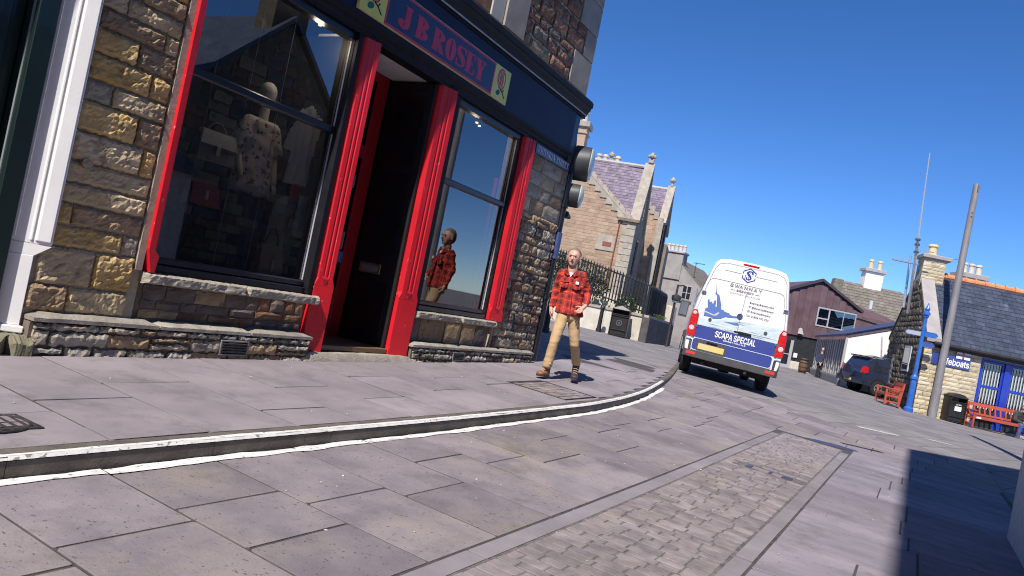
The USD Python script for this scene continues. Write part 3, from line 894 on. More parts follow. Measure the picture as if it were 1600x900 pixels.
for s in (-1, 1):
    rp = [(9.95 + s * 5.12, 6.25), (9.95, 12.33), (9.95, 12.42), (9.95 + s * 5.22, 6.25)]
    shop.part('roof', prism_x(rp if s < 0 else rp[::-1], -3.0, 9.49), 'slate_shop')

STM = ['stone_yellow', 'stone_buff', 'stone_grey', 'stone_brown']


def stones(name, rects, y, mats, w, d=(.02, .035), rough=.012, seed=0, cell=.07, edge=.015, jag=.006, smoothed=False):
    for k, (a, b, c, e) in enumerate(rects):
        nu, nv = max(3, int((b - a) / cell)), max(3, int((e - c) / cell))
        m = rock(a, b, c, e, sr.uniform(*d), rough, min(nu, 26), min(nv, 14), seed + k, edge, .06, jag)
        shop.part(name, front(m, y), sr.choices(mats, w)[0], smooth=35 if smoothed else False)


# left pier: big rough blocks, warm and grey
stones('stone', courses(2.64, 3.33, -.685, -.25, (.14, .2), (.26, .5), .016, sr), 5.0, STM, (6, 5, 1, 2), (.018, .034), .02, 100, .018, .012)
stones('stone', courses(2.73, 3.33, -.25, 2.45, (.13, .21), (.2, .56), .016, sr, .15), 5.0, STM, (5, 5, 2, 3), (.018, .034), .02, 200, .018, .012)
shop.part('mortar_strip', box(3.332, 3.385, 4.965, 5.001, -.33, 2.3), 'mortar')
# plinth: rubble under a pale sloping cope
stones('plinth_stone', courses(2.68, 5.14, GZ0 + .02, -.745, (.075, .13), (.12, .42), .018, sr, .2), 4.90, ['plinth_stone', 'stone_brown', 'mossy_stone', 'stone_grey'], (5, 2, 1.2, 2), (.012, .03), .022, 300, .022, .014, .01)
stones('plinth_stone', courses(6.76, 9.66, GZ0 + .04, -.745, (.075, .14), (.12, .38), .018, sr, .2), 4.90, ['plinth_stone', 'stone_dark', 'mossy_stone', 'stone_grey'], (5, 2, .8, 2), (.012, .03), .024, 400, .022, .014, .012)
shop.part('plinth_core', box(2.66, 5.15, 4.905, 5.04, GZ0, -.75), 'mortar_dark')
shop.part('plinth_core', box(6.74, 9.70, 4.905, 5.04, GZ0, -.75), 'mortar_dark')


def cope(x0, x1, y0, y1, z0, z1, m_, name, seed, n=None):
    """a long worn stone slab lying along the wall"""
    n = n or max(8, int((x1 - x0) / .07))
    top = rock(x0, x1, 0, y1 - y0, z1 - z0, .009, n, 4, seed, .012, .0, .006)
    v = np.asarray(top.vertices)
    w = np.c_[v[:, 0], y1 - v[:, 1], z0 + v[:, 2]]
    shop.part(name, tm(w, np.asarray(top.faces)[:, ::-1]), m_, smooth=40)


for xa, xb, sd in ((2.66, 3.55, 1), (3.56, 4.42, 2), (4.43, 5.15, 3), (6.72, 7.7, 4), (7.71, 8.7, 5), (8.71, 9.70, 6)):
    cope(xa, xb, 4.872, 5.05, -.742, -.694, 'plinth_stone', 'plinth_cope', 500 + sd)
# recessed walls below the shop windows
stones('stone', courses(3.47, 5.12, -.685, -.425, (.06, .1), (.12, .36), .012, sr), 5.045, ['stone_dark', 'stone_red', 'stone_brown'], (4, 3, 3), (.005, .02), .012, 600, .05)
for k, (a, b) in enumerate(((6.77, 6.98), (7.0, 7.48), (7.52, 7.86), (7.90, 8.2), (8.23, 8.46))):
    stones('stone', [(a, b, -.685, -.43)], 5.045, ['stone_dark', 'stone_brown'], (3, 2), (.008, .015), .006, 640 + k, .06)
# window sills of rough stone
for k, (xa, xb) in enumerate(((3.40, 4.33), (4.34, 5.20), (6.74, 7.66), (7.67, 8.55))):
    m = rock(xa, xb, -.42, -.338, .085, .014, 40, 6, 700 + k, .008, .0, .003)
    shop.part('window_sill', front(m, 5.0), 'sill_stone')
# pier by the corner: rubble below, squared stone above
stones('stone', courses(8.60, 9.84, -.685, 1.22, (.1, .17), (.14, .42), .016, sr, .2), 5.0, ['stone_brown', 'stone_grey', 'stone_dark', 'stone_buff', 'stone_red'], (5, 4, 3, 1.5, 2), (.015, .034), .024, 800, .024, .012, .009)
stones('stone', courses(8.70, 9.84, 1.23, 2.02, (.17, .24), (.28, .62), .012, sr), 5.0, ['stone_buff', 'stone_grey', 'stone_brown'], (3, 4, 3), (.012, .02), .006, 900, .08, .012, .003)
# upper storey: dark red-brown blocks with pale joints, dressed margins at the corner and the window
shop.part('window_margin', front(extrude(sbox(7.32, 3.20, 7.80, 6.3), .06), 5.0), 'dressed_stone')
for za, zb in ((3.205, 3.62), (3.63, 4.3), (4.31, 5.1)):
    shop.part('quoin', box(7.04, 7.31, 4.967, 5.05, za, zb, .006), 'pale_stone')
shop.part('upper_window_recess', box(6.0, 7.035, 4.99, 4.998, 3.21, 5.2), 'glass_black')
qz, k = 3.20, 0
while qz < 6.35:
    h = sr.uniform(.38, .5)
    L = .62 if k % 2 == 0 else .36
    shop.part('quoin', box(9.86 - L, 9.866, 4.962, 5.1, qz + .005, min(qz + h, 6.4) - .005, .008), 'dressed_stone')
    blk = courses(7.82, 9.85 - L, qz, min(qz + h, 6.4), (.16, .26), (.22, .6), .03, sr)
    if qz < 5.4:
        stones('stone', blk, 5.0, ['stone_red', 'stone_brown', 'stone_dark'], (6, 2, 1), (.02, .04), .022, 1000 + 40 * k, .04, .02, .012)
    qz += h; k += 1
shop.part('upper_wall_face', box(-3.0, 7.03, 4.985, 4.9985, 3.22, 6.40), 'stone_red')

# red pilasters: reeded shaft with chamfered edges running out above a plain block
def pilaster(x0, x1, z0, zs, z1, yf=4.93):
    w = x1 - x0
    c = .03
    prof = [(0, .12), (0, c), (c, 0), (w * .34, 0), (w * .36, .008), (w * .44, .008), (w * .46, 0), (w * .54, 0), (w * .56, .008), (w * .64, .008), (w * .66, 0), (w - c, 0), (w, c), (w, .12)]
    shaft = place(extrude(Polygon([(a, -b) for a, b in prof]), z1 - zs), (x0, yf, zs), (1, 0, 0), (0, -1, 0), (0, 0, 1))

    def skew(m):      # the face stands a little further out on its right side
        v = np.array(m.vertices); v[:, 1] += np.where(v[:, 1] < yf + .09, (x1 - v[:, 0]) / w * .055, 0)
        return tm(v, m.faces)

    p = shop.part('pilaster', skew(shaft), 'red_paint')
    shop.part('block', skew(box(x0, x1, yf, yf + .12, z0, zs - .075, .004)), 'red_paint', p)
    # the chamfer stop
    a = [(x0, yf), (x1, yf)]
    P = [(x0, yf, zs - .075), (x1, yf, zs - .075), (x1, yf + .12, zs - .075), (x0, yf + .12, zs - .075), (x0 + c, yf, zs), (x1 - c, yf, zs), (x1, yf + c, zs), (x0, yf + c, zs), (x0, yf + .12, zs), (x1, yf + .12, zs)]
    shop.part('chamfer_stop', skew(hull(P)), 'red_paint', p)
    m = (x0 + x1) / 2
    shop.part('stop_point', hull([(m - .05, yf + .004, zs + .02), (m + .055, yf + .004, zs + .02), (m, yf - .012, zs - .01), (m, yf + .004, zs - .085), (m - .05, yf - .004, zs), (m + .05, yf - .004, zs)]).apply_translation((0, .026, 0)), 'red_paint', p)


pilaster(5.14, 5.35, -.90, -.16, 2.15)
pilaster(6.435, 6.71, -.885, -.16, 2.15)
pilaster(8.40, 8.66, -.335, -.16, 2.15)
shop.part('pilaster', [hull([(3.385, 4.93, -.17), (3.435, 4.93, -.17), (3.385, 5.03, -.17), (3.435, 5.03, -.17), (3.385, 4.93, 2.15), (3.435, 4.93, 2.15), (3.385, 5.03, 2.15), (3.435, 5.03, 2.15)]), hull([(3.385, 4.93, -.171), (3.435, 4.93, -.171), (3.435, 5.03, -.171), (3.385, 5.03, -.171), (3.405, 4.93, -.21), (3.475, 4.93, -.21), (3.475, 5.03, -.21), (3.43, 4.93, -.334), (3.46, 4.93, -.334), (3.46, 5.03, -.334), (3.43, 5.03, -.334)])], 'red_paint')
# window frames, glass
def shop_window(x0, x1, zb, zt, ztr, fr_l, fr_r):
    yg = 5.09
    for q in ((x0, x0 + fr_l), (x1 - fr_r, x1)):
        shop.part('window_frame', [box(q[0], q[1], 5.03, 5.14, zb, zt, .006)], 'cornice_paint')
    shop.part('window_frame', [box(x0 + fr_l, x1 - fr_r, 5.02, 5.14, zb, zb + .055, .006), box(x0 + fr_l, x1 - fr_r, 5.045, 5.135, zb + .056, zb + .115, .012)], 'black_paint')
    shop.part('window_frame', [box(x0 + fr_l, x1 - fr_r, 5.03, 5.14, zt - .07, zt, .006)], 'black_paint')
    shop.part('transom', [box(x0 + fr_l, x1 - fr_r, 5.05, 5.13, ztr - .035, ztr + .035, .012)], 'black_paint')
    a, b = x0 + fr_l - .01, x1 - fr_r + .01
    shop.part('window_pane', quads([(a, yg, zb + .1), (b, yg, zb + .1), (b, yg, ztr - .03), (a, yg, ztr - .03)], [(0, 1, 2, 3)]), 'shop_glass')
    shop.part('window_pane', quads([(a, yg + .006, ztr + .03), (b, yg + .006, ztr + .03), (b, yg, zt - .06), (a, yg, zt - .06)], [(0, 1, 2, 3)]), 'shop_glass')
    shop.part('glazing_bead', [box(b - .014, b - .004, yg - .02, yg - .003, zb + .12, zt - .075)], 'lead')


shop_window(3.436, 5.14, -.332, 2.15, 1.215, .02, .07)
shop_window(6.71, 8.41, -.332, 2.15, 1.195, .15, .06)
shop.part('window_reveal', box(6.712, 6.85, 5.0, 5.029, -.33, 2.15, .004), 'cornice_paint')
shop.part('window_reveal', box(5.07, 5.128, 4.985, 5.028, -.33, 2.15, .004), 'cornice_paint')
# lintel rail with its mouldings, fascia, cornice
shop.part('lintel', prism_x([(5.15, 2.152), (4.985, 2.152), (4.985, 2.185), (4.965, 2.2), (4.965, 2.24), (4.93, 2.262), (4.93, 2.292), (5.15, 2.292)], 3.38, 9.74), 'cornice_paint')
shop.part('fascia', box(3.38, 9.66, 4.945, 5.02, 2.293, 2.87, .004), 'navy_paint')
shop.part('fascia_end', box(9.662, 9.83, 4.955, 5.06, 2.16, 2.87, .008), 'black_paint')
shop.part('fascia', box(-.3, 3.378, 4.945, 5.02, 2.293, 2.87, .004), 'navy_paint')
corn = [(5.06, 2.872), (4.935, 2.872), (4.935, 2.905), (4.915, 2.915), (4.905, 2.955), (4.875, 2.985), (4.862, 3.03), (4.842, 3.04), (4.842, 3.10), (4.848, 3.112), (5.06, 3.185)]
shop.part('cornice', prism_x(corn, -3.0, 9.93), 'cornice_paint')
shop.part('lead_edge', box(-3.0, 9.90, 4.905, 4.914, 2.905, 2.925, .003), 'lead')
shop.part('cornice_top', prism_x([(5.0, 3.19), (4.852, 3.118), (4.852, 3.126), (5.0, 3.2)], -3.0, 9.92), 'mortar_dark')
# doorway: recess with white soffit, black door leaf folded open, red glazed inner door
shop.part('soffit', box(5.2, 6.44, 5.152, 5.66, 2.16, 2.20), 'soffit_white')
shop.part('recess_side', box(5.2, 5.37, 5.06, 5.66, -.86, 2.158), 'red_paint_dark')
d = shop.part('door', box(6.385, 6.425, 5.03, 5.645, -.80, 2.14, .004), 'black_matt')
for z0, z1 in ((-.70, -.12), (.2, 1.1), (1.2, 2.05)):
    shop.part('panel', box(6.378, 6.384, 5.12, 5.56, z0, z1, .002), 'black_paint', d)
shop.part('letter_plate', [box(6.372, 6.384, 5.27, 5.57, -.03, .085, .004)], 'brass', d)
shop.part('letter_flap', [box(6.366, 6.371, 5.305, 5.535, -.005, .06, .002)], 'bag_grey', d)
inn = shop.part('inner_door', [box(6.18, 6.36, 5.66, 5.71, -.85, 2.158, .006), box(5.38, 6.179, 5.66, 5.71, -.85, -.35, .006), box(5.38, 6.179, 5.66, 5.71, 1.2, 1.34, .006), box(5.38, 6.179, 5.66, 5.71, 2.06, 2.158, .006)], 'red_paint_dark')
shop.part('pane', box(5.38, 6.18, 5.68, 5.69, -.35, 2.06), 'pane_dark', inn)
shop.part('sticker', [box(6.02, 6.16, 5.65, 5.658, .02, .14)], 'blue_sticker', inn)
shop.part('notice', box(6.03, 6.13, 5.65, 5.658, .16, .36), 'bag_grey', inn)
shop.part('notice', box(6.02, 6.12, 5.65, 5.658, .85, .99), 'bag_grey', inn)
shop.part('recess_side', box(6.428, 6.705, 5.06, 5.72, -.86, 2.158), 'black_matt')
shop.part('threshold', box(5.37, 6.43, 5.0, 5.66, -.855, -.80, .008), 'wood_threshold')
cope(5.08, 6.80, 4.84, 5.06, -1.0, -.862, 'sill_stone', 'door_step', 560, 20)
# air vents in the plinth
for xa, xb, za, zb in ((4.13, 4.42, -.915, -.79), (7.55, 7.82, -.875, -.77)):
    vp = shop.part('air_vent', [box(xa, xb, 4.868, 4.90, zb - .014, zb, .003), box(xa, xb, 4.868, 4.90, za, za + .012, .003), box(xa, xa + .018, 4.868, 4.90, za + .013, zb - .015, .003), box(xb - .018, xb, 4.868, 4.90, za + .013, zb - .015, .003), box(xa + .018, xb - .018, 4.893, 4.899, za + .01, zb - .012)], 'bag_grey')
    shop.part('pit', box(xa + .018, xb - .018, 4.887, 4.892, za + .012, zb - .014), 'under_black', vp)
    for k in range(4):
        z = za + .022 + k * (zb - za - .04) / 4
        m = box(xa + .019, xb - .019, -.004, .004, 0, .018); m.apply_transform(trimesh.transformations.rotation_matrix(.6, (1, 0, 0))); m.apply_translation((0, 4.876, z))
        shop.part('slat', m, 'cast_iron', vp)
# bore hole in the left pier
shop.part('bore_hole', place(trimesh.creation.cylinder(.034, .03, sections=20), (2.83, 4.955, .32), (1, 0, 0), (0, 0, 1), (0, -1, 0)), 'stone_dark')
# corner rain pipe
shop.part('rain_pipe', tube([(9.91, 4.985, -.88), (9.90, 4.985, 2.2), (9.90, 5.05, 2.6)], .05, 12), 'black_paint')
shop.part('pipe_guard', tube([(9.905, 4.975, .72), (9.905, 4.975, 1.12)], .058, 12), 'street_plate')
for z in (.1, 1.5):
    shop.part('pipe_collar', lathe([(0, 0), (.066, 0), (.066, .05), (0, .05)], (9.905, 4.985, z), 12), 'black_paint')

# neighbouring doorway: white surround, dark green door
def splay(m, x0=2.50, x1=2.715, k=.12):
    v = np.array(m.vertices); v[:, 1] += np.clip((x1 - v[:, 0]) / (x1 - x0), 0, 1) * k * (v[:, 1] < 5.02)
    return tm(v, m.faces)


sx = shop.part('door_surround', splay(box(2.50, 2.715, 4.935, 5.15, -.26, 2.6, .006)), 'white_gloss')
for q in ((2.60, 2.612, 4.925, 4.936, .003), (2.625, 2.70, 4.918, 4.936, .008), (2.505, 2.53, 4.92, 4.936, .006)):
    shop.part('moulding', splay(box(*q[:4], -.24, 2.6, q[4])), 'white_gloss', sx)
shop.part('plinth_block', splay(box(2.50, 2.638, 4.932, 5.15, -.79, -.335, .004)), 'white_gloss', sx)
shop.part('plinth_stop', splay(hull([(2.5, 4.934, -.334), (2.638, 4.934, -.334), (2.715, 4.934, -.261), (2.5, 4.934, -.261), (2.5, 5.15, -.334), (2.638, 5.15, -.334), (2.715, 5.15, -.261), (2.5, 5.15, -.261)])), 'white_gloss', sx)
shop.part('plinth_foot', splay(box(2.50, 2.655, 4.912, 5.10, -.84, -.792, .008)), 'white_gloss', sx)
shop.part('door_jamb', box(2.38, 2.499, 5.0, 5.22, -.84, 2.6, .004), 'green_door')
shop.part('door_edge', box(2.372, 2.379, 5.04, 5.06, -.80, 2.6), 'cable_grey')
sd = shop.part('side_door', box(1.20, 2.371, 5.14, 5.19, -.84, 2.6, .004), 'green_door')
for xa, xb, za, zb in ((2.02, 2.30, -.7, -.05), (2.02, 2.30, .12, .62), (2.02, 2.30, .78, 1.6), (1.5, 1.9, -.7, -.05), (1.5, 1.9, .12, .62), (1.5, 1.9, .78, 1.6)):
    shop.part('panel', box(xa, xb, 5.128, 5.139, za, zb, .006), 'green_door', sd)
    shop.part('panel_bead', box(xa + .05, xb - .05, 5.12, 5.127, za + .05, zb - .05, .003), 'green_door', sd)
shop.part('door_surround', [box(1.0, 1.2, 4.935, 5.03, -.84, 2.6, .006)], 'white_gloss')
for k, (a, b) in enumerate(((1.0, 1.8), (1.81, 2.55), (2.555, 2.70))):
    m = rock(a, b, -1.02, -.845, .15, .012, 12, 4, 1500 + k, .015, .0, .004)
    shop.part('side_step', front(m, 5.0), 'mossy_stone')

# inside: dark room behind the glass
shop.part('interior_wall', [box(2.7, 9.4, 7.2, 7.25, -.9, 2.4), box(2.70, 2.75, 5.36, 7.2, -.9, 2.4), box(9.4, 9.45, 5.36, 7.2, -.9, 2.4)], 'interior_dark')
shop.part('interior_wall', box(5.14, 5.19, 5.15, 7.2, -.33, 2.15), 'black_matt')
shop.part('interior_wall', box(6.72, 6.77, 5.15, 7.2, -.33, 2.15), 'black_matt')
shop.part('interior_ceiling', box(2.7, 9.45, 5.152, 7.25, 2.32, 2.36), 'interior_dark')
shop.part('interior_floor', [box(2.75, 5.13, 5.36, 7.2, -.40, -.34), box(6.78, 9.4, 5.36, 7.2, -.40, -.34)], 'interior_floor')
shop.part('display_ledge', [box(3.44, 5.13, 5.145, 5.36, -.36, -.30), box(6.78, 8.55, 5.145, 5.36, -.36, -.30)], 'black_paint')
shop.part('red_post', box(5.06, 5.135, 5.42, 5.46, -.3, 1.3, .004), 'red_paint')
shop.part('red_post', box(8.63, 8.72, 5.42, 5.48, -.3, 1.6, .004), 'red_paint')
for p_ in ((7.18, 5.30, 2.11), (7.9, 5.45, 2.14), (7.75, 5.3, 2.06)):
    shop.part('ceiling_spotlight', lathe([(0, 0), (.018, .003), (.02, .02), (0, .022)], p_, 12), 'spot_warm' if p_[0] > 7.8 else 'spot_white')
shop.part('ceiling_spotlight', lathe([(0, 0), (.018, .003), (.02, .02), (0, .022)], (4.86, 5.3, 2.13), 12), 'spot_warm')
for k, (p_, r_) in enumerate((((4.86, 5.32, 2.06), .05), ((7.9, 5.5, 2.06), .05))):     # the light of those lit spotlights
    sl_ = UsdLux.SphereLight.Define(stage, f'/World/shop_building/spotlight_glow_{k:03d}')
    sl_.AddTranslateOp().Set(Gf.Vec3d(*(np.array(p_) - shop.loc)))
    sl_.CreateRadiusAttr(r_); sl_.CreateNormalizeAttr(True); sl_.CreateIntensityAttr(LAMP); sl_.CreateColorAttr(Gf.Vec3f(1, .82, .6))
# hanging wires in the left window
for xw in (3.92, 4.28, 4.63):
    shop.part('display_wire', tube([(xw, 5.35, -.3), (xw, 5.35, 2.3)], .0025, 5), 'wire')

# ------------------------------------------------------------------ lettering drawn from strokes
def seg(p, q, w0, w1=None):
    p, q = np.array(p, float), np.array(q, float)
    w1 = w0 if w1 is None else w1
    d = (q - p) / np.linalg.norm(q - p); n = np.array([-d[1], d[0]])
    return Polygon([p + n * w0 / 2, q + n * w1 / 2, q - n * w1 / 2, p - n * w0 / 2])


def ellipse(cx, cy, rx, ry):
    return affinity.scale(Point(cx, cy).buffer(1, 24), rx, ry)


def glyph(ch, W, T, t, sf):
    """one serif capital, height 1, width W, thick strokes T, thin strokes t, serif overhang sf"""
    R = lambda a, b, c, d: sbox(min(a, c), min(b, d), max(a, c), max(b, d))
    foot = lambda x, y: R(x - T / 2 - sf, y, x + T / 2 + sf, y + t)
    up = lambda x, w=T: R(x - w / 2, 0, x + w / 2, 1)
    x0 = T / 2 + sf
    if ch == 'I':
        return unary_union([up(W / 2), foot(W / 2, 0), foot(W / 2, 1 - t)])
    if ch == 'J':
        x = W - T / 2 - sf
        ring_ = ellipse(x - (x - T * .3) / 2 + .0, .24, (x - T * .3) / 2 + T / 2, .27).difference(ellipse(x - (x - T * .3) / 2, .26, max((x - T * .3) / 2 - T / 2, .03), .18))
        return unary_union([R(x - T / 2, .24, x + T / 2, 1), foot(x, 1 - t), ring_.intersection(R(-1, -.1, x + T / 2, .24)), ellipse(T * .55, .26, T * .5, .085)])
    if ch in 'BRP':
        bowl = lambda y0, y1, rx: ellipse(x0, (y0 + y1) / 2, rx, (y1 - y0) / 2).difference(ellipse(x0, (y0 + y1) / 2, rx - T, (y1 - y0) / 2 - t)).intersection(R(x0, -1, 9, 2))
        rx = W - x0
        st = unary_union([up(x0), R(0, 0, x0 + T / 2, t), R(0, 1 - t, x0 + T / 2, 1)])
        if ch == 'B':
            return unary_union([st, bowl(.46, 1.0, rx * .94), bowl(0, .54, rx)])
        if ch == 'P':
            return unary_union([st, foot(x0, 0), bowl(.44, 1.0, rx)])
        return unary_union([st, foot(x0, 0), bowl(.46, 1.0, rx * .92), seg((x0 + T * .3, .50), (W - T * .55, .06), T * .95), R(W - T * 1.0, 0, W + sf * .5, t)])
    if ch == 'O':
        return ellipse(W / 2, .5, W / 2, .52).difference(ellipse(W / 2, .5, W / 2 - T, .52 - t * .8))
    if ch == 'C':
        return unary_union([ellipse(W / 2, .5, W / 2, .52).difference(ellipse(W / 2 + T * .1, .5, W / 2 - T * .75, .52 - t)).difference(R(W * .66, .3, W * 2, .68)), R(W - t * 1.2, .66, W, .95), R(W - t * 1.2, .1, W, .3)])
    if ch == 'S':
        P = [(W * .93, .80), (W * .74, .955), (W * .42, .955), (W * .2, .82), (W * .25, .65), (W * .5, .52), (W * .76, .38), (W * .82, .2), (W * .6, .045), (W * .28, .045), (W * .07, .22)]
        wd = [t, t * 1.1, t * 1.1, T * .75, T * .95, T * 1.15, T * .95, T * .75, t * 1.1, t * 1.1, t]
        fine = PchipInterpolator(np.arange(11), np.array(P)); fw = PchipInterpolator(np.arange(11), wd)
        s = np.linspace(0, 10, 60)
        c = [Point(*fine(u)).buffer(float(fw(u)) / 2, 6) for u in s]
        return unary_union([unary_union([a.union(b).convex_hull for a, b in zip(c[:-1], c[1:])]), R(W * .9, .68, W * .9 + t, .98), R(W * .06, .02, W * .06 + t, .32)])
    if ch == 'E':
        return unary_union([up(x0), R(0, 0, W, t), R(0, 1 - t, W * .94, 1), R(x0, .5 - t / 2, W * .74, .5 + t / 2), R(W - t, 0, W, .3), R(W * .94 - t, .72, W * .94, 1), R(W * .72 - t * .3, .36, W * .74, .64)])
    if ch == 'Y':
        return unary_union([R(W / 2 - T / 2, 0, W / 2 + T / 2, .46), foot(W / 2, 0), seg((T * .6, .98), (W / 2, .40), T * 1.05), seg((W - T * .45, .98), (W / 2 + T * .2, .42), t * 1.3), R(0 - sf * .3, 1 - t, T * 1.3, 1), R(W - T * 1.1, 1 - t, W + sf * .3, 1)])
    if ch == 'V':
        return unary_union([seg((T * .7, 1), (W / 2 + T * .1, 0), T), seg((W - t, 1), (W / 2, 0), t * 1.2), R(0, 1 - t, T * 1.5, 1), R(W - T * 1.2, 1 - t, W + sf * .3, 1)])
    if ch == 'T':
        return unary_union([up(W / 2), foot(W / 2, 0), R(0, 1 - t, W, 1), R(0, .72, t, 1), R(W - t, .72, W, 1)])
    if ch == 'A':
        return unary_union([seg((W / 2 - T * .1, 1), (t * 1.2, 0), t * 1.2), seg((W / 2 - T * .2, 1), (W - T * .7, 0), T), R(W * .2, .28, W * .72, .28 + t), R(0 - sf * .3, 0, T * .9, t), R(W - T * 1.5, 0, W, t)])
    return None


def serif_text(text, height, width, T, t, sf, widths, gap=.08, space=.4):
    """polygons of a line of serif capitals, scaled to a total width"""
    out, x = [], 0.0
    for ch in text:
        if ch == ' ':
            x += space; continue
        w = widths.get(ch, widths['*'])
        out.append((x, glyph(ch, w, T, t, sf))); x += w + gap
    k = width / (x - gap)
    return [affinity.scale(affinity.translate(g, px_, 0), k, height, origin=(0, 0)) for px_, g in out]


def rose():
    """a striped rose bud on a bent stem, about 1 high"""
    bud = affinity.rotate(ellipse(.42, .66, .24, .33), 8)
    petals = []
    for k in range(-3, 4):
        c = ellipse(.42 + k * .085, .68, .20, .40)
        petals.append(c.difference(affinity.translate(c, .045, -.01)))
    core = ellipse(.44, .62, .12, .16).difference(ellipse(.455, .62, .085, .12))
    red = unary_union(petals + [core, bud.exterior.buffer(.02)]).intersection(bud.buffer(.02))
    stem = LineString([(.46, .33), (.60, .27), (.78, .12)]).buffer(.02).union(LineString([(.6, .27), (.66, .36)]).buffer(.018))
    leaf = affinity.rotate(ellipse(.34, .19, .13, .085), 25)
    return red, stem, leaf


# the name board
sign = Thing('shop_sign', 'navy name board lettered J B ROSEY between two yellow rose panels', 'sign', (6.3, 4.945, 2.53))
SY = 4.922
def lie(poly, depth, y=SY):
    return front(extrude(poly, depth), y)


sign.part('board', box(4.90, 7.665, 4.924, 4.944, 2.322, 2.728, .003), 'sign_gold')
sign.part('navy_panel', lie(sbox(5.285, 2.345, 7.275, 2.705), .002), 'sign_navy')
fr = sbox(5.275, 2.337, 7.285, 2.713).difference(sbox(5.295, 2.357, 7.265, 2.693))
sign.part('red_border', lie(fr, .004), 'sign_red')
for xa, xb in ((4.915, 5.27), (7.29, 7.655)):
    pnl = sign.part('rose_panel', lie(sbox(xa, 2.326, xb, 2.724), .003), 'sign_yellow')
    red_, stem_, leaf_ = [affinity.translate(affinity.scale(g, .36, .36, origin=(0, 0)), xa + .02, 2.345) for g in rose()]
    sign.part('rose', lie(red_, .005), 'tail_red', pnl)
    sign.part('stem', lie(stem_, .005), 'under_black', pnl)
    sign.part('leaf', lie(leaf_, .005), 'leaf_sign', pnl)
wd = {'J': .52, 'B': .58, 'R': .62, 'O': .56, 'S': .52, 'E': .52, 'Y': .6, '*': .5}
for g in serif_text('J B ROSEY', .225, 1.62, .235, .06, .04, wd, .035, .2):
    sign.part('letter', lie(affinity.translate(g, 5.47, 2.405), .004), 'sign_red')

# street name plate
sp = Thing('street_sign', 'long blue street plate reading VICTORIA STREET in white capitals', 'street sign', (9.25, 4.965, 2.08))
sp.part('plate', box(8.69, 9.78, 4.955, 4.97, 2.018, 2.148, .003), 'street_plate')
wd = {'I': .28, 'V': .62, 'C': .58, 'T': .56, 'O': .62, 'R': .6, 'A': .62, 'S': .48, 'E': .52, '*': .6}
for g in serif_text('VICTORIA STREET', .085, 1.0, .13, .05, .04, wd, .09, .34):
    sp.part('letter', front(extrude(affinity.translate(g, 8.735, 2.04), .003), 4.954), 'plate_white')

# drum shaped signs on the corner
for (c, R, dpt, lab) in (((10.10, 5.06, 2.24), .265, .24, 'larger upper drum-shaped sign with a white face on the shop corner'), ((10.05, 5.06, 1.73), .18, .2, 'smaller lower drum-shaped sign with a white face on the shop corner')):
    t = Thing('drum_sign', lab, 'sign', c, group='drum signs on the shop corner')
    prof = [(0, 0), (R * .97, 0), (R, .012), (R, dpt - .02), (R * .985, dpt), (0, dpt)]
    dm = trimesh.creation.revolve(prof, sections=36)
    nrm = np.array([.40, -.9165, 0]); u_ = np.array([.9165, .40, 0])
    t.part('housing', place(dm, (c[0], c[1], c[2]), u_, (0, 0, 1), nrm), 'drum_grey', smooth=35)
    face = trimesh.creation.revolve([(0, 0.0), (R * .985, 0.0), (R * .95, .02), (R * .7, .05), (R * .35, .068), (0, .073)], sections=36)
    t.part('face', place(face, np.array(c) + nrm * (dpt + .001), u_, (0, 0, 1), nrm), 'drum_white', smooth=True)
    t.part('bracket', [tube([(c[0] - .02, c[1], c[2]), (9.88, 5.06, c[2])], .025, 8), box(9.868, 9.884, 5.0, 5.12, c[2] - .08, c[2] + .08, .003)], 'drum_grey')
t = Thing('corner_lamp', 'small dark lamp fitting below the drum signs on the shop corner', 'lamp', (10.0, 5.03, 1.43))
t.part('bracket', tube([(9.88, 5.03, 1.52), (10.0, 5.03, 1.52), (10.04, 5.0, 1.46)], .018, 8), 'cast_iron')
t.part('shade', lathe([(0, .1), (.04, .1), (.09, .02), (.085, 0), (0, 0)], (10.05, 5.0, 1.37), 14), 'cast_iron')

# ------------------------------------------------------------------ goods in the windows
def garment(out, y, wave=.02, n=26, seed=0, thick=.012, kx=40):
    """a hanging cloth: outline filled with a grid and rippled in depth"""
    poly = Polygon(out)
    a, b, c, d = poly.bounds
    X, Y = np.meshgrid(np.linspace(a, c, n), np.linspace(b, d, n), indexing='ij')
    keep = shapely.contains_xy(poly.buffer(.012), X, Y)
    W = wave * np.sin(X * kx + 3 * meshkit.fbm(np.stack([X * 3, Y * 3, X * 0 + seed], -1), 2, seed)) * (.4 + (d - Y) / (d - b))
    v = np.stack([X, y + W, Y], -1).reshape(-1, 3)
    idx = np.arange(n * n).reshape(n, n)
    q = [(idx[i, k], idx[i + 1, k], idx[i + 1, k + 1], idx[i, k + 1]) for i in range(n - 1) for k in range(n - 1) if keep[i, k] and keep[i + 1, k] and keep[i + 1, k + 1] and keep[i, k + 1]]
    f = quads(v, q)
    b_ = f.copy(); b_.vertices = b_.vertices + np.array([0, thick, 0]); b_.faces = b_.faces[:, ::-1]
    return cat_([f, b_])


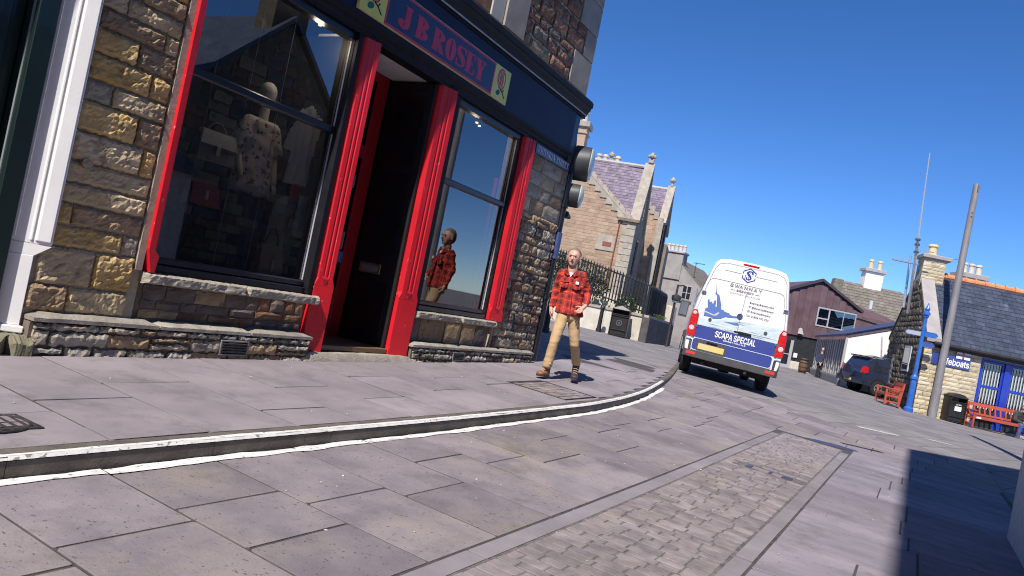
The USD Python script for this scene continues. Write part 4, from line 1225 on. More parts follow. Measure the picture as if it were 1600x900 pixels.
def bag(name, label, x0, x1, z0, z1, y, m_, handle=None, tagged=False, m2=None):
    t = Thing(name, label, 'handbag', ((x0 + x1) / 2, y, z0), group='handbags in the shop window')
    w = (x1 - x0)
    t.part('body', hull([(x0, y, z0), (x1, y, z0), (x0, y + .14, z0), (x1, y + .14, z0), (x0 + w * .08, y + .04, z1), (x1 - w * .08, y + .04, z1), (x0 + w * .08, y + .1, z1), (x1 - w * .08, y + .1, z1)]), m_)
    if m2:
        t.part('flap', hull([(x0 + w * .0, y - .006, z0 + (z1 - z0) * .55), (x1 - w * .0, y - .006, z0 + (z1 - z0) * .55), (x0 + w * .08, y + .03, z1 + .01), (x1 - w * .08, y + .03, z1 + .01), (x0 + w * .08, y + .1, z1 + .012), (x1 - w * .08, y + .1, z1 + .012)]), m2)
    if handle:
        a = np.linspace(0, PI, 13)
        t.part('handle', tube(np.c_[(x0 + x1) / 2 - w * .25 * np.cos(a), np.full(13, y + .07), z1 - .01 + handle * np.sin(a)], .007, 6), 'bag_grey' if m_ != 'bag_beige' else 'interior_dark')
    if tagged:
        t.part('price_tag', box(x0 + w * .42, x0 + w * .52, y - .014, y - .01, z0 + (z1 - z0) * .25, z0 + (z1 - z0) * .62), 'paper')


bag('handbag', 'grey handbag with white flap hanging in the left shop window', 4.03, 4.42, .64, .90, 5.5, 'bag_grey', .10, True, 'bag_white')
bag('handbag', 'dark pink handbag hanging below the grey bag in the window', 4.05, 4.35, .26, .48, 5.5, 'bag_pink', .0, True)
bag('handbag', 'pale beige handbag with loop handle standing at the window bottom', 4.72, 5.02, -.28, .04, 5.28, 'bag_beige', .17, True)

mq = Thing('mannequin', 'shop mannequin in flowered blouse and black trousers behind the glass', 'mannequin', (4.72, 5.62, -.34))
mx, my = 4.71, 5.62
mq.part('body', chain_body([((mx, my, 1.43), (.075, .09, .105)), ((mx + .0, my, 1.22), (.05, .05, .05))][0:2] and [
    (((mx, my, 1.43), (.075, .09, .10)), ((mx, my - .01, 1.38), (.06, .07, .08))), (((mx, my, 1.36), .048), ((mx, my, 1.18), .05)),
    (((mx - .15, my, 1.13), .05), ((mx + .15, my, 1.13), .05)), (((mx + .16, my, 1.12), .045), ((mx + .2, my - .02, .86), .036)), (((mx + .2, my - .02, .86), .036), ((mx + .19, my - .1, .62), .026)),
    (((mx - .16, my, 1.12), .045), ((mx - .2, my + .02, .86), .036)), (((mx - .2, my + .02, .86), .036), ((mx - .19, my - .08, .62), .026)),
    (((mx, my, 1.1), (.14, .08, .08)), ((mx, my, .6), (.13, .08, .08)))], .03, 8), 'mannequin', smooth=True)
hand_f = []
for k in range(4):
    hand_f.append(tube([(mx + .175 + k * .012, my - .105, .60), (mx + .172 + k * .013, my - .125, .55), (mx + .172 + k * .012, my - .125, .515 + .006 * abs(k - 1.5))], [.008, .0075, .006], 6))
hand_f.append(tube([(mx + .165, my - .12, .60), (mx + .15, my - .14, .565)], [.009, .007], 6))
mq.part('hand', hand_f, 'mannequin')
mq.part('blouse', chain_body([(((mx, my, 1.12), (.19, .11, .05)), ((mx, my, .9), (.175, .115, .05))), (((mx, my, .9), (.175, .115, .05)), ((mx, my, .5), (.235, .14, .06))), (((mx + .15, my, 1.1), .07), ((mx + .205, my - .01, .92), .075)), (((mx - .15, my, 1.1), .07), ((mx - .205, my - .01, .92), .075))], .03, 5, .03, 12, 4), 'blouse', smooth=True)
mq.part('trousers', chain_body([(((mx - .08, my, .5), (.12, .11, .08)), ((mx - .09, my, -.28), (.09, .09, .05))), (((mx + .08, my, .5), (.12, .11, .08)), ((mx + .09, my, -.28), (.09, .09, .05)))], .04, 5), 'trouser_black', smooth=True)
obj('hanging_blouse', garment([(4.80, .64), (5.08, .66), (5.10, 1.1), (5.125, 1.12), (5.12, 1.32), (4.98, 1.41), (4.86, 1.33), (4.73, .95), (4.83, .93)], 5.30, .014, 40, 3, .012, 62), 'shirt_white', 'loose white blouse hanging at the right of the left shop window', 'clothes', smooth=True)
obj('hanging_jumper', garment([(4.80, -.1), (5.11, -.1), (5.12, .40), (5.02, .51), (4.94, .53), (4.86, .49), (4.79, .28)], 5.36, .010, 36, 5, .012, 36), 'knit_grey', 'grey patterned jumper hanging low at the right of the left window', 'clothes', smooth=True)
obj('folded_jumper', garment([(5.0, .18), (5.125, .18), (5.13, .56), (5.02, .56)], 5.26, .008, 20, 6, .012, 36), 'mint', 'pale mint jumper hanging beside the grey jumper in the window', 'clothes', smooth=True)
t = Thing('window_notice', 'white paper notice inside the right shop window', 'notice', (8.42, 5.2, .6))
t.part('sheet', box(8.30, 8.45, 5.14, 5.144, .38, .66), 'paper')

# ================================================================== BUILDINGS BEYOND
class Fr:
    """a local frame: u to the right along a front, d away from the viewer, z up"""

    def __init__(s, o, az_u):
        s.o = np.array(o, float)
        s.u = np.array([math.cos(az_u), math.sin(az_u), 0]); s.d = np.array([-s.u[1], s.u[0], 0])

    def __call__(s, m):
        return place(cat_(m) if isinstance(m, list) else m, s.o, s.u, s.d, (0, 0, 1))

    def pt(s, a, b, z=0):
        return s.o + s.u * a + s.d * b + np.array([0, 0, z])

    def face(s, poly, depth, b=0.0):
        """polygon in (u, z) given a thickness away from the viewer, its face at depth b"""
        return place(extrude(poly, depth), s.o + s.d * b, s.u, (0, 0, 1), s.d)

    def side(s, poly, width, a=0.0):
        """polygon in (d, z) drawn out along u from a"""
        return place(extrude(poly, width), s.o + s.u * a, s.d, (0, 0, 1), s.u)


def slates(fr_fn, ridge_a, ridge_b, eave_a, eave_b, rows, cols, thick, r, name, t, m_, lap=1.35):
    """rows of slates between an eave line and a ridge line (four corner points), each a part"""
    ra, rb, ea, eb = [np.asarray(p, float) for p in (ridge_a, ridge_b, eave_a, eave_b)]
    nrm = np.cross(eb - ea, ra - ea); nrm /= np.linalg.norm(nrm)
    if nrm[2] < 0:
        nrm = -nrm
    for i in range(rows):
        v0, v1 = i / rows, min((i + lap) / rows, 1.0)
        off = (i % 2) * .5
        for k in range(-1, cols):
            u0, u1 = max((k + off) / cols, 0), min((k + 1 + off) / cols, 1)
            if u1 - u0 < .15 / cols:
                continue
            P = lambda u, v, h: (ea + (eb - ea) * u) * (1 - v) + (ra + (rb - ra) * u) * v + nrm * h
            g = .012 * (u1 - u0)
            j = r.uniform(0, .3) * thick
            m = hull([P(u0 + g, v0, thick + j), P(u1 - g, v0, thick + j), P(u0 + g, v0, .3 * thick), P(u1 - g, v0, .3 * thick), P(u0 + g, v1, .35 * thick), P(u1 - g, v1, .35 * thick), P(u0 + g, v1, 0), P(u1 - g, v1, 0)])
            yield m


def chimney_pot(t, loc, h, m_='pot_cream', r=.14, parent=None):
    t.part('chimney_pot', lathe([(0, 0), (r * 1.1, 0), (r * 1.1, .06), (r * .95, .09), (r * .85, h * .75), (r * 1.08, h * .8), (r * 1.08, h * .9), (r * .9, h), (r * .7, h), (r * .7, h * .7), (0, h * .7)], loc, 14), m_, parent, smooth=40)


# ------------------------------------------------------------------ lifeboat station on the right
LB = Fr((33.65, .02, -1.30), math.radians(-60.6))
e2 = np.array([math.cos(math.radians(15)), math.sin(math.radians(15)), 0])     # its gable runs back a little askew
def lbs(m):                      # local (u, d, z) with d along the gable
    return place(cat_(m) if isinstance(m, list) else m, LB.o, LB.u, e2, (0, 0, 1))


lb = Thing('lifeboat_station', 'low stone lifeboat station with dark slate roof and blue doors', 'building', LB.o)
GW, EZ, RZ, LBW = 5.5, 3.12, 5.95, 11.5
def lface(x0, x1, z0, z1, y0, y1, b=0.0):
    return lbs(box(x0, x1, y0, y1, z0, z1, b))


DX0, DX1, DZ = 2.35, 4.55, 2.74
lb.part('wall', [lface(.0, DX0, -.3, EZ, 0, .35)], 'life_mortar')
lb.part('wall', [lface(DX1 + 1.0, LBW, -.3, EZ, 0, .35)], 'life_mortar')
lb.part('wall', [lface(DX0, DX1 + 1.0, DZ, EZ, 0, .35)], 'life_mortar')
lb.part('wall', [lface(DX0, DX1 + 1.0, -.3, .0, .0, .35)], 'life_mortar')
lr = random.Random(21)
def lstones(x0, x1, z0, z1):
    for k, (a, b, c, d_) in enumerate(courses(x0, x1, z0, z1, (.14, .24), (.32, .75), .02, lr)):
        m = rock(a, b, c, d_, .025, .016, 5, 2, 3000 + k, .05, .02, .008)
        lb.part('stone', place(m, LB.o, LB.u, (0, 0, 1), -e2), 'life_stone')


lstones(.02, DX0 - .01, -.08, EZ - .05)
lstones(DX0, DX1 + 1.0, DZ + .02, EZ - .05)
gp = Polygon([(0, -.3), (GW, -.3), (GW, EZ), (GW / 2, RZ), (0, EZ)])
gm = place(extrude(gp, .35), LB.o, e2, (0, 0, 1), LB.u)
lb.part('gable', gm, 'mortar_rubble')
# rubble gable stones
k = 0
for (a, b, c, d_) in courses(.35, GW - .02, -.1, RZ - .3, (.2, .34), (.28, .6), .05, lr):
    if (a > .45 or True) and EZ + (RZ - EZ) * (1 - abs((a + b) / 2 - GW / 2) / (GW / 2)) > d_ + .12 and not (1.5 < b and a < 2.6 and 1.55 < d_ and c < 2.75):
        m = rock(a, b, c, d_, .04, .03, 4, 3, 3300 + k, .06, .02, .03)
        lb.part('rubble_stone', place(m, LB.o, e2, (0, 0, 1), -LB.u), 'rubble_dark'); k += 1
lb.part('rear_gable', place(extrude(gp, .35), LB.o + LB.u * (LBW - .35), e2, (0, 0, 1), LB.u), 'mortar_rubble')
lb.part('rear_wall', lface(.36, LBW - .36, -.3, EZ, GW - .35, GW), 'mortar_rubble')
# gable window and niche
gw_ = lambda y0, y1, z0, z1, dep: place(box(y0, y1, z0, z1, 0, dep, .004), LB.o, e2, (0, 0, 1), -LB.u)
lb.part('gable_window', [gw_(1.55, 2.55, 1.62, 2.7, .05)], 'bar_white')
lb.part('pane', [gw_(1.63, 2.47, 1.70, 2.62, .056)], 'pane_far')
lb.part('gable_recess', [gw_(3.35, 3.95, .9, 2.75, .03)], 'black_matt')
lb.part('gable_board', [gw_(3.98, 4.35, .9, 2.3, .045)], 'skew_grey')
# roof
for sgn in (0, 1):
    y0, y1 = (0, GW / 2) if sgn == 0 else (GW, GW / 2)
    o = -.18 if sgn == 0 else .18
    lb.part('roof_deck', lbs(hull([(.3, y0 + o, EZ - .16), (LBW, y0 + o, EZ - .16), (.3, y1, RZ - .02), (LBW, y1, RZ - .02), (.3, y0 + o, EZ - .28), (LBW, y0 + o, EZ - .28), (.3, y1, RZ - .14), (LBW, y1, RZ - .14)])), 'slate_blue')
sl = list(slates(None, (.55, GW / 2, RZ), (7.0, GW / 2, RZ), (.55, -.2, EZ - .15), (7.0, -.2, EZ - .15), 17, 16, .03, lr, '', None, ''))
for m in sl[:290]:
    lb.part('slate', lbs(m), 'slate_blue')
if sl[290:]:
    lb.part('slates_beyond', lbs(sl[290:]), 'slate_blue', kind='stuff')
lb.part('skew', lbs(hull([(.0, -.22, EZ - .16), (.58, -.22, EZ - .16), (.0, GW / 2, RZ + .06), (.58, GW / 2, RZ + .06), (.0, -.22, EZ + .0), (.58, -.22, EZ + .0), (.0, GW / 2, RZ + .2), (.58, GW / 2, RZ + .2)])), 'skew_grey')
lb.part('skew', lbs(hull([(-.02, GW + .2, EZ - .16), (.5, GW + .2, EZ - .16), (-.02, GW / 2 + .01, RZ + .06), (.5, GW / 2 + .01, RZ + .06), (-.02, GW + .2, EZ + .0), (.5, GW + .2, EZ), (-.02, GW / 2 + .01, RZ + .18), (.5, GW / 2 + .01, RZ + .18)])), 'eave_black')
x = .75
while x < 8:
    lb.part('ridge_tile', lbs(tube([(x, GW / 2, RZ + .03), (x + .36, GW / 2, RZ + .03), (x + .37, GW / 2, RZ + .03), (x + .43, GW / 2, RZ + .03)], [.13, .13, .17, .17], 10)), 'ridge_orange')
    x += .44
lb.part('eave_board', lface(.3, LBW, EZ - .36, EZ - .17, -.2, -.02), 'eave_black')
lb.part('gutter', lbs(tube([(.3, -.27, EZ - .2), (LBW, -.27, EZ - .2)], .07, 8)), 'eave_black')
# chimney on the gable
cs = lb.part('chimney', [lface(-.02, .95, RZ - .6, RZ + .62, GW / 2 - .45, GW / 2 + .45)], 'life_mortar')
for kk, (a, b, c, d_) in enumerate(courses(-.02, .95, RZ - .4, RZ + .6, (.12, .2), (.25, .6), .02, lr)):
    m = rock(a, b, c, d_, .02, .012, 4, 2, 3600 + kk, .05, .02, .006)
    lb.part('chimney_stone', place(m, LB.o + e2 * (GW / 2 - .45), LB.u, (0, 0, 1), -e2), 'life_stone', cs)
lb.part('chimney_cope', lface(-.12, 1.15, RZ + .62, RZ + .78, GW / 2 - .58, GW / 2 + .58, .02), 'skew_grey')
chimney_pot(lb, LB.o + LB.u * .4 + e2 * GW / 2 + np.array([0, 0, RZ + .78]), .52, 'pot_yellow', .19)
# blue doors with barred panes
lb.part('door_frame', [lface(DX0, DX0 + .07, 0, DZ, .1, .24), lface(DX1 + .93, DX1 + 1.0, 0, DZ, .1, .24), lface(DX0 + .07, DX1 + .93, DZ - .07, DZ, .1, .24)], 'blue_paint')
lb.part('door_reveal', [lface(DX0, DX1 + 1.0, .0, DZ, .30, .34)], 'wall_black')
for x0, x1 in ((DX0 + .09, DX0 + 1.02), (DX0 + 1.26, DX0 + 2.2), (DX0 + 2.36, DX1 + .92)):
    dm = lb.part('door', [lface(x0, x0 + .09, .02, DZ - .09, .14, .2), lface(x1 - .09, x1, .02, DZ - .09, .14, .2), lface(x0 + .09, x1 - .09, 1.58, 1.68, .14, .2), lface(x0 + .09, x1 - .09, DZ - .16, DZ - .09, .14, .2)], 'blue_paint')
    for z0, z1 in ((.73, 1.57), (1.69, DZ - .17)):
        lb.part('pane', lface(x0 + .095, x1 - .095, z0, z1, .18, .188), 'pane_far', dm)
    for k in range(6):
        xx = x0 + .17 + k * (x1 - x0 - .34) / 5
        lb.part('bar', lface(xx - .022, xx + .022, .74, DZ - .2, .155, .17), 'bar_white', dm)
    lb.part('kick_panel', lface(x0 + .09, x1 - .09, .02, .72, .15, .19), 'wall_black', dm)
    lb.part('poster', lface(x0 + .35, x1 - .12, .8, 1.45, .192, .196), 'mint', dm)
    lb.part('grille', lface(x0 + .05, x1 - .05, 1.0, 1.015, .1, .115), 'bumper_grey', dm)
lb.part('door_post', lface(DX0 + 1.03, DX0 + 1.25, .0, DZ - .075, .08, .22, .01), 'blue_paint')
lb.part('door_post', lface(DX0 + 2.21, DX0 + 2.35, .0, DZ - .075, .08, .22, .01), 'blue_paint')
# the name board and its flag
ls = Thing('lifeboat_sign', 'navy wall board reading Lifeboats below a small red-cross flag', 'sign', LB.pt(1.1, -.05, 2.3))
ls.part('board', lface(.36, 1.92, 2.12, 2.56, -.07, -.04, .006), 'van_blue')
tx = meshkit.text_mesh('Lifeboats', .235, .004, True)
sc_ = 1.14 / (tx.bounds[1][0] - tx.bounds[0][0])
tx.vertices = (np.asarray(tx.vertices) - np.array([tx.bounds[0][0], 0, 0])) * np.array([sc_, 1, 1])
ls.part('lettering', place(tx, LB.pt(.74, 0, 2.2) - e2 * .072, LB.u, (0, 0, 1), -e2), 'text_white')
fx, fz = 1.30, 2.50
fl = ls.part('flag', lface(fx, fx + .56, fz, fz + .30, -.10, -.085), 'text_white')
ls.part('flag_edge', [lface(fx + .24, fx + .32, fz, fz + .3, -.105, -.101), lface(fx, fx + .239, fz + .11, fz + .19, -.105, -.101), lface(fx + .321, fx + .56, fz + .11, fz + .19, -.105, -.101)], 'van_blue', fl)
ls.part('flag_cross', [lface(fx + .255, fx + .305, fz, fz + .3, -.109, -.106), lface(fx, fx + .254, fz + .125, fz + .175, -.109, -.106), lface(fx + .306, fx + .56, fz + .125, fz + .175, -.109, -.106)], 'tail_red', fl)
# radio mast fixed to the gable
A0 = LB.o + e2 * 2.5 - LB.u * .22
am = Thing('radio_mast', 'tall thin white radio mast fixed to the lifeboat station gable', 'mast', A0 + np.array([0, 0, 4.0]))
top = np.array([33.55, 1.12, 9.15])
b0 = A0 + np.array([0, 0, 4.1]); mid = b0 + (top - b0) * .46
am.part('pole', tube([b0, mid], .06, 8), 'steel')
am.part('whip', tube([mid, top], [.036, .02], 6), 'bar_white')
am.part('stay', tube([A0 + np.array([0, .2, 4.3]), A0 + np.array([.15, .32, 6.6])], .05, 8), 'steel')
am.part('cross_arm', tube([b0 + (mid - b0) * .70 - LB.u * .95, b0 + (mid - b0) * .70 + LB.u * .15], .04, 6), 'steel')
am.part('bracket', tube([b0 + (mid - b0) * .9, b0 + (mid - b0) * .9 + LB.u * .75], .022, 6), 'steel')
for f_ in (.86, .96, 1.03):
    am.part('clamp', lathe([(0, 0), (.1, 0), (.1, .08), (0, .08)], b0 + (mid - b0) * f_ - np.array([0, 0, .04]), 8), 'bumper_grey')
# white chimney of the house hidden behind the station
wc = Thing('chimney_stack', 'broad white chimney with three pots behind the orange roof ridge', 'chimney', (44.2, -1.55, -1.4))
WC = Fr((44.2, -1.0, -1.4), math.radians(-60.6))
wc.part('stack', WC(box(0, 1.3, 0, .7, 0, 7.15)), 'render_white')
wc.part('cope', WC(box(-.12, 1.42, -.12, .82, 7.15, 7.4, .02)), 'skew_grey')
for k in range(3):
    chimney_pot(wc, WC.pt(.3 + k * .38, .35, 7.4), .55, 'pot_cream', .15)
wc.part('aerial', [tube([WC.pt(-.05, .3, 6.9), WC.pt(-.05, .3, 8.1)], .015, 5), tube([WC.pt(-.35, .3, 8.0), WC.pt(.3, .3, 8.0)], .012, 5)], 'bumper_grey')

# ------------------------------------------------------------------ church-like stone house across the lane
O = np.array([34.0, 13.05, -.75])
ca = math.radians(15)
cu, cv = np.array([math.sin(ca), -math.cos(ca), 0]), np.array([math.cos(ca), math.sin(ca), 0])   # u: to the right (towards the street), v: away along it
def ch(m):
    return place(cat_(m) if isinstance(m, list) else m, O, cu, cv, (0, 0, 1))


cr = random.Random(33)
church = Thing('stone_house', 'tall tan stone house with crow-stepped gable and purple slate roof', 'house', O)
ZE, ZA = 5.68, 8.95
gpoly = Polygon([(-8.2, -.2), (0, -.2), (0, ZE), (-4.0, ZA), (-8.0, ZE), (-8.2, ZE)])
church.part('gable_wall', place(extrude(gpoly, .4), O + cv * .0, cu, (0, 0, 1), cv), 'church_mortar')
# its coursed stones: those that show largest, one by one
cnt = 0; rest = []
for (a, b, c, d_) in courses(-7.2, -.62, .9, 8.6, (.13, .19), (.3, .8), .022, cr):
    apexz = ZE + (ZA - ZE) * (1 - abs((a + b) / 2 + 4.0) / 4.0)
    if d_ > apexz - .25:
        continue
    m = rock(a, b, c, d_, .016, .012, 2, 1, 4000 + cnt, .2, .02, .006); cnt += 1
    mm = place(m, O, cu, (0, 0, 1), -cv)
    if a > -3.6 and len(rest) >= 0 and cnt % 1 == 0 and c > 1.4 and sum(1 for _ in ()) == 0 and getattr(church, 'n', 0) < 280:
        church.part('stone', mm, 'church_stone'); church.n = getattr(church, 'n', 0) + 1
    else:
        rest.append(mm)
church.part('stones_beyond', rest, 'church_stone', kind='stuff')
z = .3
while z < ZE - .1:
    h = cr.uniform(.28, .36); L = .6 if int(z * 10) % 2 else .42
    church.part('quoin', ch(box(-L, .02, -.035, .3, z + .01, min(z + h, ZE) - .01, .008)), 'church_dressed')
    z += h
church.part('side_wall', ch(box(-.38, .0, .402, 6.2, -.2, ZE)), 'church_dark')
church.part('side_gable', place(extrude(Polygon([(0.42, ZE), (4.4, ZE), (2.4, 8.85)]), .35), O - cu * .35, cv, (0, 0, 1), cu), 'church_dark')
church.part('side_window', ch(box(.001, .04, 1.9, 2.7, 3.2, 5.0)), 'glass_black')
church.part('side_window', ch(box(.001, .04, 2.2, 2.55, 6.1, 7.0)), 'pane_far')
# wing roof facing the viewer, slate by slate
rd = [((-9, .2, ZE), (0, .2, ZE), (-9, 2.4, 8.85), (0, 2.4, 8.85)), ((-9, 4.6, ZE), (0, 4.6, ZE), (-9, 2.4, 8.85), (0, 2.4, 8.85))]
church.part('roof_deck', ch(hull([(-9, .3, ZE), (-.05, .3, ZE), (-9, 2.4, 8.78), (-.05, 2.4, 8.78), (-9, 4.5, ZE), (-.05, 4.5, ZE)])), 'slate_purple')
sl = list(slates(None, (-4.1, 2.4, 8.84), (-.1, 2.4, 8.84), (-4.1, .2, ZE + .02), (-.1, .2, ZE + .02), 19, 15, .03, cr, '', None, ''))
for m in sl[:290]:
    church.part('slate', ch(m), 'slate_purple')
church.part('main_roof', ch(hull([(-4.0, .45, ZA - .12), (-4.0, 9, ZA - .12), (-.25, .45, ZE + .1), (-.25, 9, ZE + .1), (-7.75, .45, ZE + .1), (-7.75, 9, ZE + .1)])), 'slate_purple')
church.part('ridge', ch(tube([(-9, 2.4, 8.88), (.1, 2.4, 8.88)], .11, 8)), 'ridge_grey')
church.part('coping', ch(hull([(-.38, .12, ZE - .05), (.12, .12, ZE - .05), (-.38, 2.4, 9.12), (.12, 2.4, 9.12), (-.38, .36, ZE - .3), (.12, .36, ZE - .3), (-.38, 2.4, 8.85), (.12, 2.4, 8.85)])), 'church_dressed')
church.part('coping', ch(hull([(-.38, 4.7, ZE - .05), (.12, 4.7, ZE - .05), (-.38, 2.405, 9.12), (.12, 2.405, 9.12), (-.38, 4.45, ZE - .3), (.12, 4.45, ZE - .3), (-.38, 2.405, 8.85), (.12, 2.405, 8.85)])), 'church_dressed')
fz_ = church.part('finial', [ch(box(-.24, .04, 2.28, 2.54, 9.1, 9.36, .03))], 'church_dressed')
for dz, dv, du in ((.3, 0, 0), (.19, .15, 0), (.19, -.15, 0), (.19, 0, .12), (.19, 0, -.12)):
    s_ = trimesh.creation.icosphere(1, .11); s_.apply_translation((-.1 + du, 2.4 + dv, 9.28 + dz))
    church.part('bud', ch(s_), 'church_dressed', fz_)
church.part('finial_ball', ch(lathe([(0, 0), (.07, 0), (.05, .2), (.16, .3), (.16, .4), (.05, .5), (0, .56)], (-2.2, 2.4, 8.9), 10)), 'church_dressed')
n = 11
for k in range(n):
    a = -.30 - k * .335; zt = ZE + .12 + (k) * .275
    church.part('crow_step', ch(box(a - .36, a, -.06, .46, zt - .34, zt + .14, .012)), 'church_dressed')
church.part('skew_line', ch(hull([(-.2, -.075, ZE - .15), (-4.0, -.075, ZA - .2), (-.2, -.075, ZE - .02), (-4.0, -.075, ZA - .07), (-.2, 0, ZE - .15), (-4.0, 0, ZA - .2), (-.2, 0, ZE - .02), (-4.0, 0, ZA - .07)])), 'church_dressed')
for k in range(4):
    chimney_pot(church, O + cu * (-1.98 - k * .34) + cv * 3.4 + np.array([0, 0, 8.78]), .66, 'pot_cream', .15)
church.part('pot_base', ch(box(-3.2, -1.8, 3.0, 3.8, 8.0, 8.78, .02)), 'church_dressed')
cst = church.part('chimney', ch(box(-4.6, -3.42, .5, 1.3, 7.6, 10.05)), 'church_stone')
church.part('chimney_cope', ch(box(-4.75, -3.28, .38, 1.42, 10.05, 10.35, .03)), 'church_dressed', cst)
church.part('chimney_band', ch(box(-4.66, -3.36, .44, 1.36, 9.7, 9.8, .02)), 'church_dressed', cst)
for k in range(2):
    chimney_pot(church, O + cu * (-4.2 + k * .52) + cv * .9 + np.array([0, 0, 10.35]), .6, 'pot_cream', .16)
church.part('rain_pipe', ch(tube([(-.78, -.06, ZE - .1), (-.84, -.06, .6)], .03, 6)), 'rust_red')
church.part('eave_bracket', ch(box(-.9, .16, -.16, .3, ZE - .09, ZE + .06, .01)), 'church_dark')
church.part('plaque_stone', ch(box(-1.75, -.82, -.045, .0, 4.0, 4.75, .01)), 'church_dressed')
church.part('plaque', ch(box(-1.42, -.98, -.06, -.046, 4.22, 4.44, .004)), 'rust_red')
# second wing
w2 = Thing('stone_wing', 'second stone gable with lighter slate roof beyond the tall tan house', 'house', ch(tm([(0, 6.1, 0)], np.zeros((0, 3), int))).vertices[0])
Z2 = 6.75
w2.part('wall', ch(box(-2.0, .85, 6.1, 6.5, -.2, Z2)), 'church_mortar')
cnt = 0
for (a, b, c, d_) in courses(-1.2, .50, 1.6, Z2 + 1.4, (.2, .28), (.3, .7), .03, cr):
    if d_ < Z2 - .05 or (b < .75 - (d_ - Z2) * 1.05):
        m = rock(a, b, c, d_, .016, .014, 2, 1, 4600 + cnt, .2, .02, .006); cnt += 1
        w2.part('stone', place(m, O + cv * 6.1, cu, (0, 0, 1), -cv), 'church_stone')
w2.part('gable', place(extrude(Polygon([(-2.0, Z2), (.85, Z2), (-.6, Z2 + 1.4), (-2.0, Z2 + 1.6)]), .4), O + cv * 6.1, cu, (0, 0, 1), cv), 'church_mortar')
for k in range(7):
    a, zt = .82 - k * .27, Z2 + .1 + k * .26
    w2.part('crow_step', ch(box(a - .3, a, 6.04, 6.55, zt - .3, zt + .1, .01)), 'church_dressed')
w2.part('corner_shaft', ch(box(.52, .88, 6.02, 6.09, -.2, Z2 - .1, .02)), 'church_dressed')
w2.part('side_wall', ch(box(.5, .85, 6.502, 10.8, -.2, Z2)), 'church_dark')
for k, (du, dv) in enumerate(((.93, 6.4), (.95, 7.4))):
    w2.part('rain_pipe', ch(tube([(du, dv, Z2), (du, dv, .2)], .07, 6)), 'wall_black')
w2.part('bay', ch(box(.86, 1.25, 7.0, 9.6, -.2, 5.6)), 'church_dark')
w2.part('roof_deck', ch(hull([(-6, 6.4, Z2 - .02), (.8, 6.4, Z2 - .02), (-6, 8.6, 8.95), (.8, 8.6, 8.95), (-6, 10.9, Z2 - .02), (.8, 10.9, Z2 - .02)])), 'slate_purple')
for m in slates(None, (-3.4, 8.6, 9.0), (.7, 8.6, 9.0), (-3.4, 6.3, Z2 + .03), (.7, 6.3, Z2 + .03), 14, 12, .03, cr, '', None, ''):
    w2.part('slate', ch(m), 'slate_purple')
w2.part('ridge', ch(tube([(-6, 8.6, 9.04), (.95, 8.6, 9.04)], .12, 8)), 'ridge_grey')
w2.part('coping', ch(hull([(.55, 6.2, Z2 - .05), (.98, 6.2, Z2 - .05), (.55, 8.6, 9.3), (.98, 8.6, 9.3), (.55, 6.5, Z2 - .3), (.98, 6.5, Z2 - .3), (.55, 8.6, 9.02), (.98, 8.6, 9.02)])), 'church_dressed')
w2.part('coping', ch(hull([(.55, 11.0, Z2 - .05), (.98, 11.0, Z2 - .05), (.55, 8.605, 9.3), (.98, 8.605, 9.3), (.55, 10.7, Z2 - .3), (.98, 10.7, Z2 - .3), (.55, 8.605, 9.02), (.98, 8.605, 9.02)])), 'church_dressed')
w2.part('finial', ch(lathe([(0, 0), (.1, 0), (.07, .2), (.18, .32), (.18, .42), (.05, .55), (0, .6)], (.76, 8.6, 9.25), 10)), 'church_dressed')

# raised ground in front of it, with its wall, railings and shrubs
ter = Thing('terrace_bank', kind='structure')
tp = [(28.45, 9.95), (28.75, 22), (50, 27), (50, 17.2), (40.5, 14.4), (35.2, 12.4), (33.2, 10.6)]
tz = [.30, 1.2, .6, .2, .0, .0, .15]
ter.part('grass_bank', hull([(x_, y_, z_) for (x_, y_), z_ in zip(tp, tz)] + [(x_, y_, -1.2) for x_, y_ in tp]), 'grass')
rw = Thing('retaining_wall', 'low pale retaining wall with stone cope below the black railings', 'wall', (28.2, 11.0, -.62))
wr = random.Random(9)
W0, W1, W2_ = np.array([27.95, 9.7]), np.array([28.5, 21.0]), np.array([33.4, 10.35])
def wallseg(A, B, z0, zt0, zt1, th, mtag, cope_m, first):
    A, B = np.array(A, float), np.array(B, float)
    d = (B - A) / np.linalg.norm(B - A); nn = np.array([-d[1], d[0]])
    L = np.linalg.norm(B - A); s = 0
    while s < L - .05:
        l = wr.uniform(.7, 1.3); e = min(s + l, L)
        f = lambda q: zt0 + (zt1 - zt0) * q / L
        P = []
        for q in (s + .006, e - .006):
            for off in (0, th):
                p = A + d * q + nn * off
                P += [(p[0], p[1], z0), (p[0], p[1], f(q) - .1)]
        rw.part('block', hull(P), mtag)
        P = []
        for q in (s + .004, e - .004):
            for off in (-.05, th + .05):
                p = A + d * q + nn * off
                P += [(p[0], p[1], f(q) - .098), (p[0], p[1], f(q))]
        rw.part('cope_stone', hull(P), cope_m)
        s = e


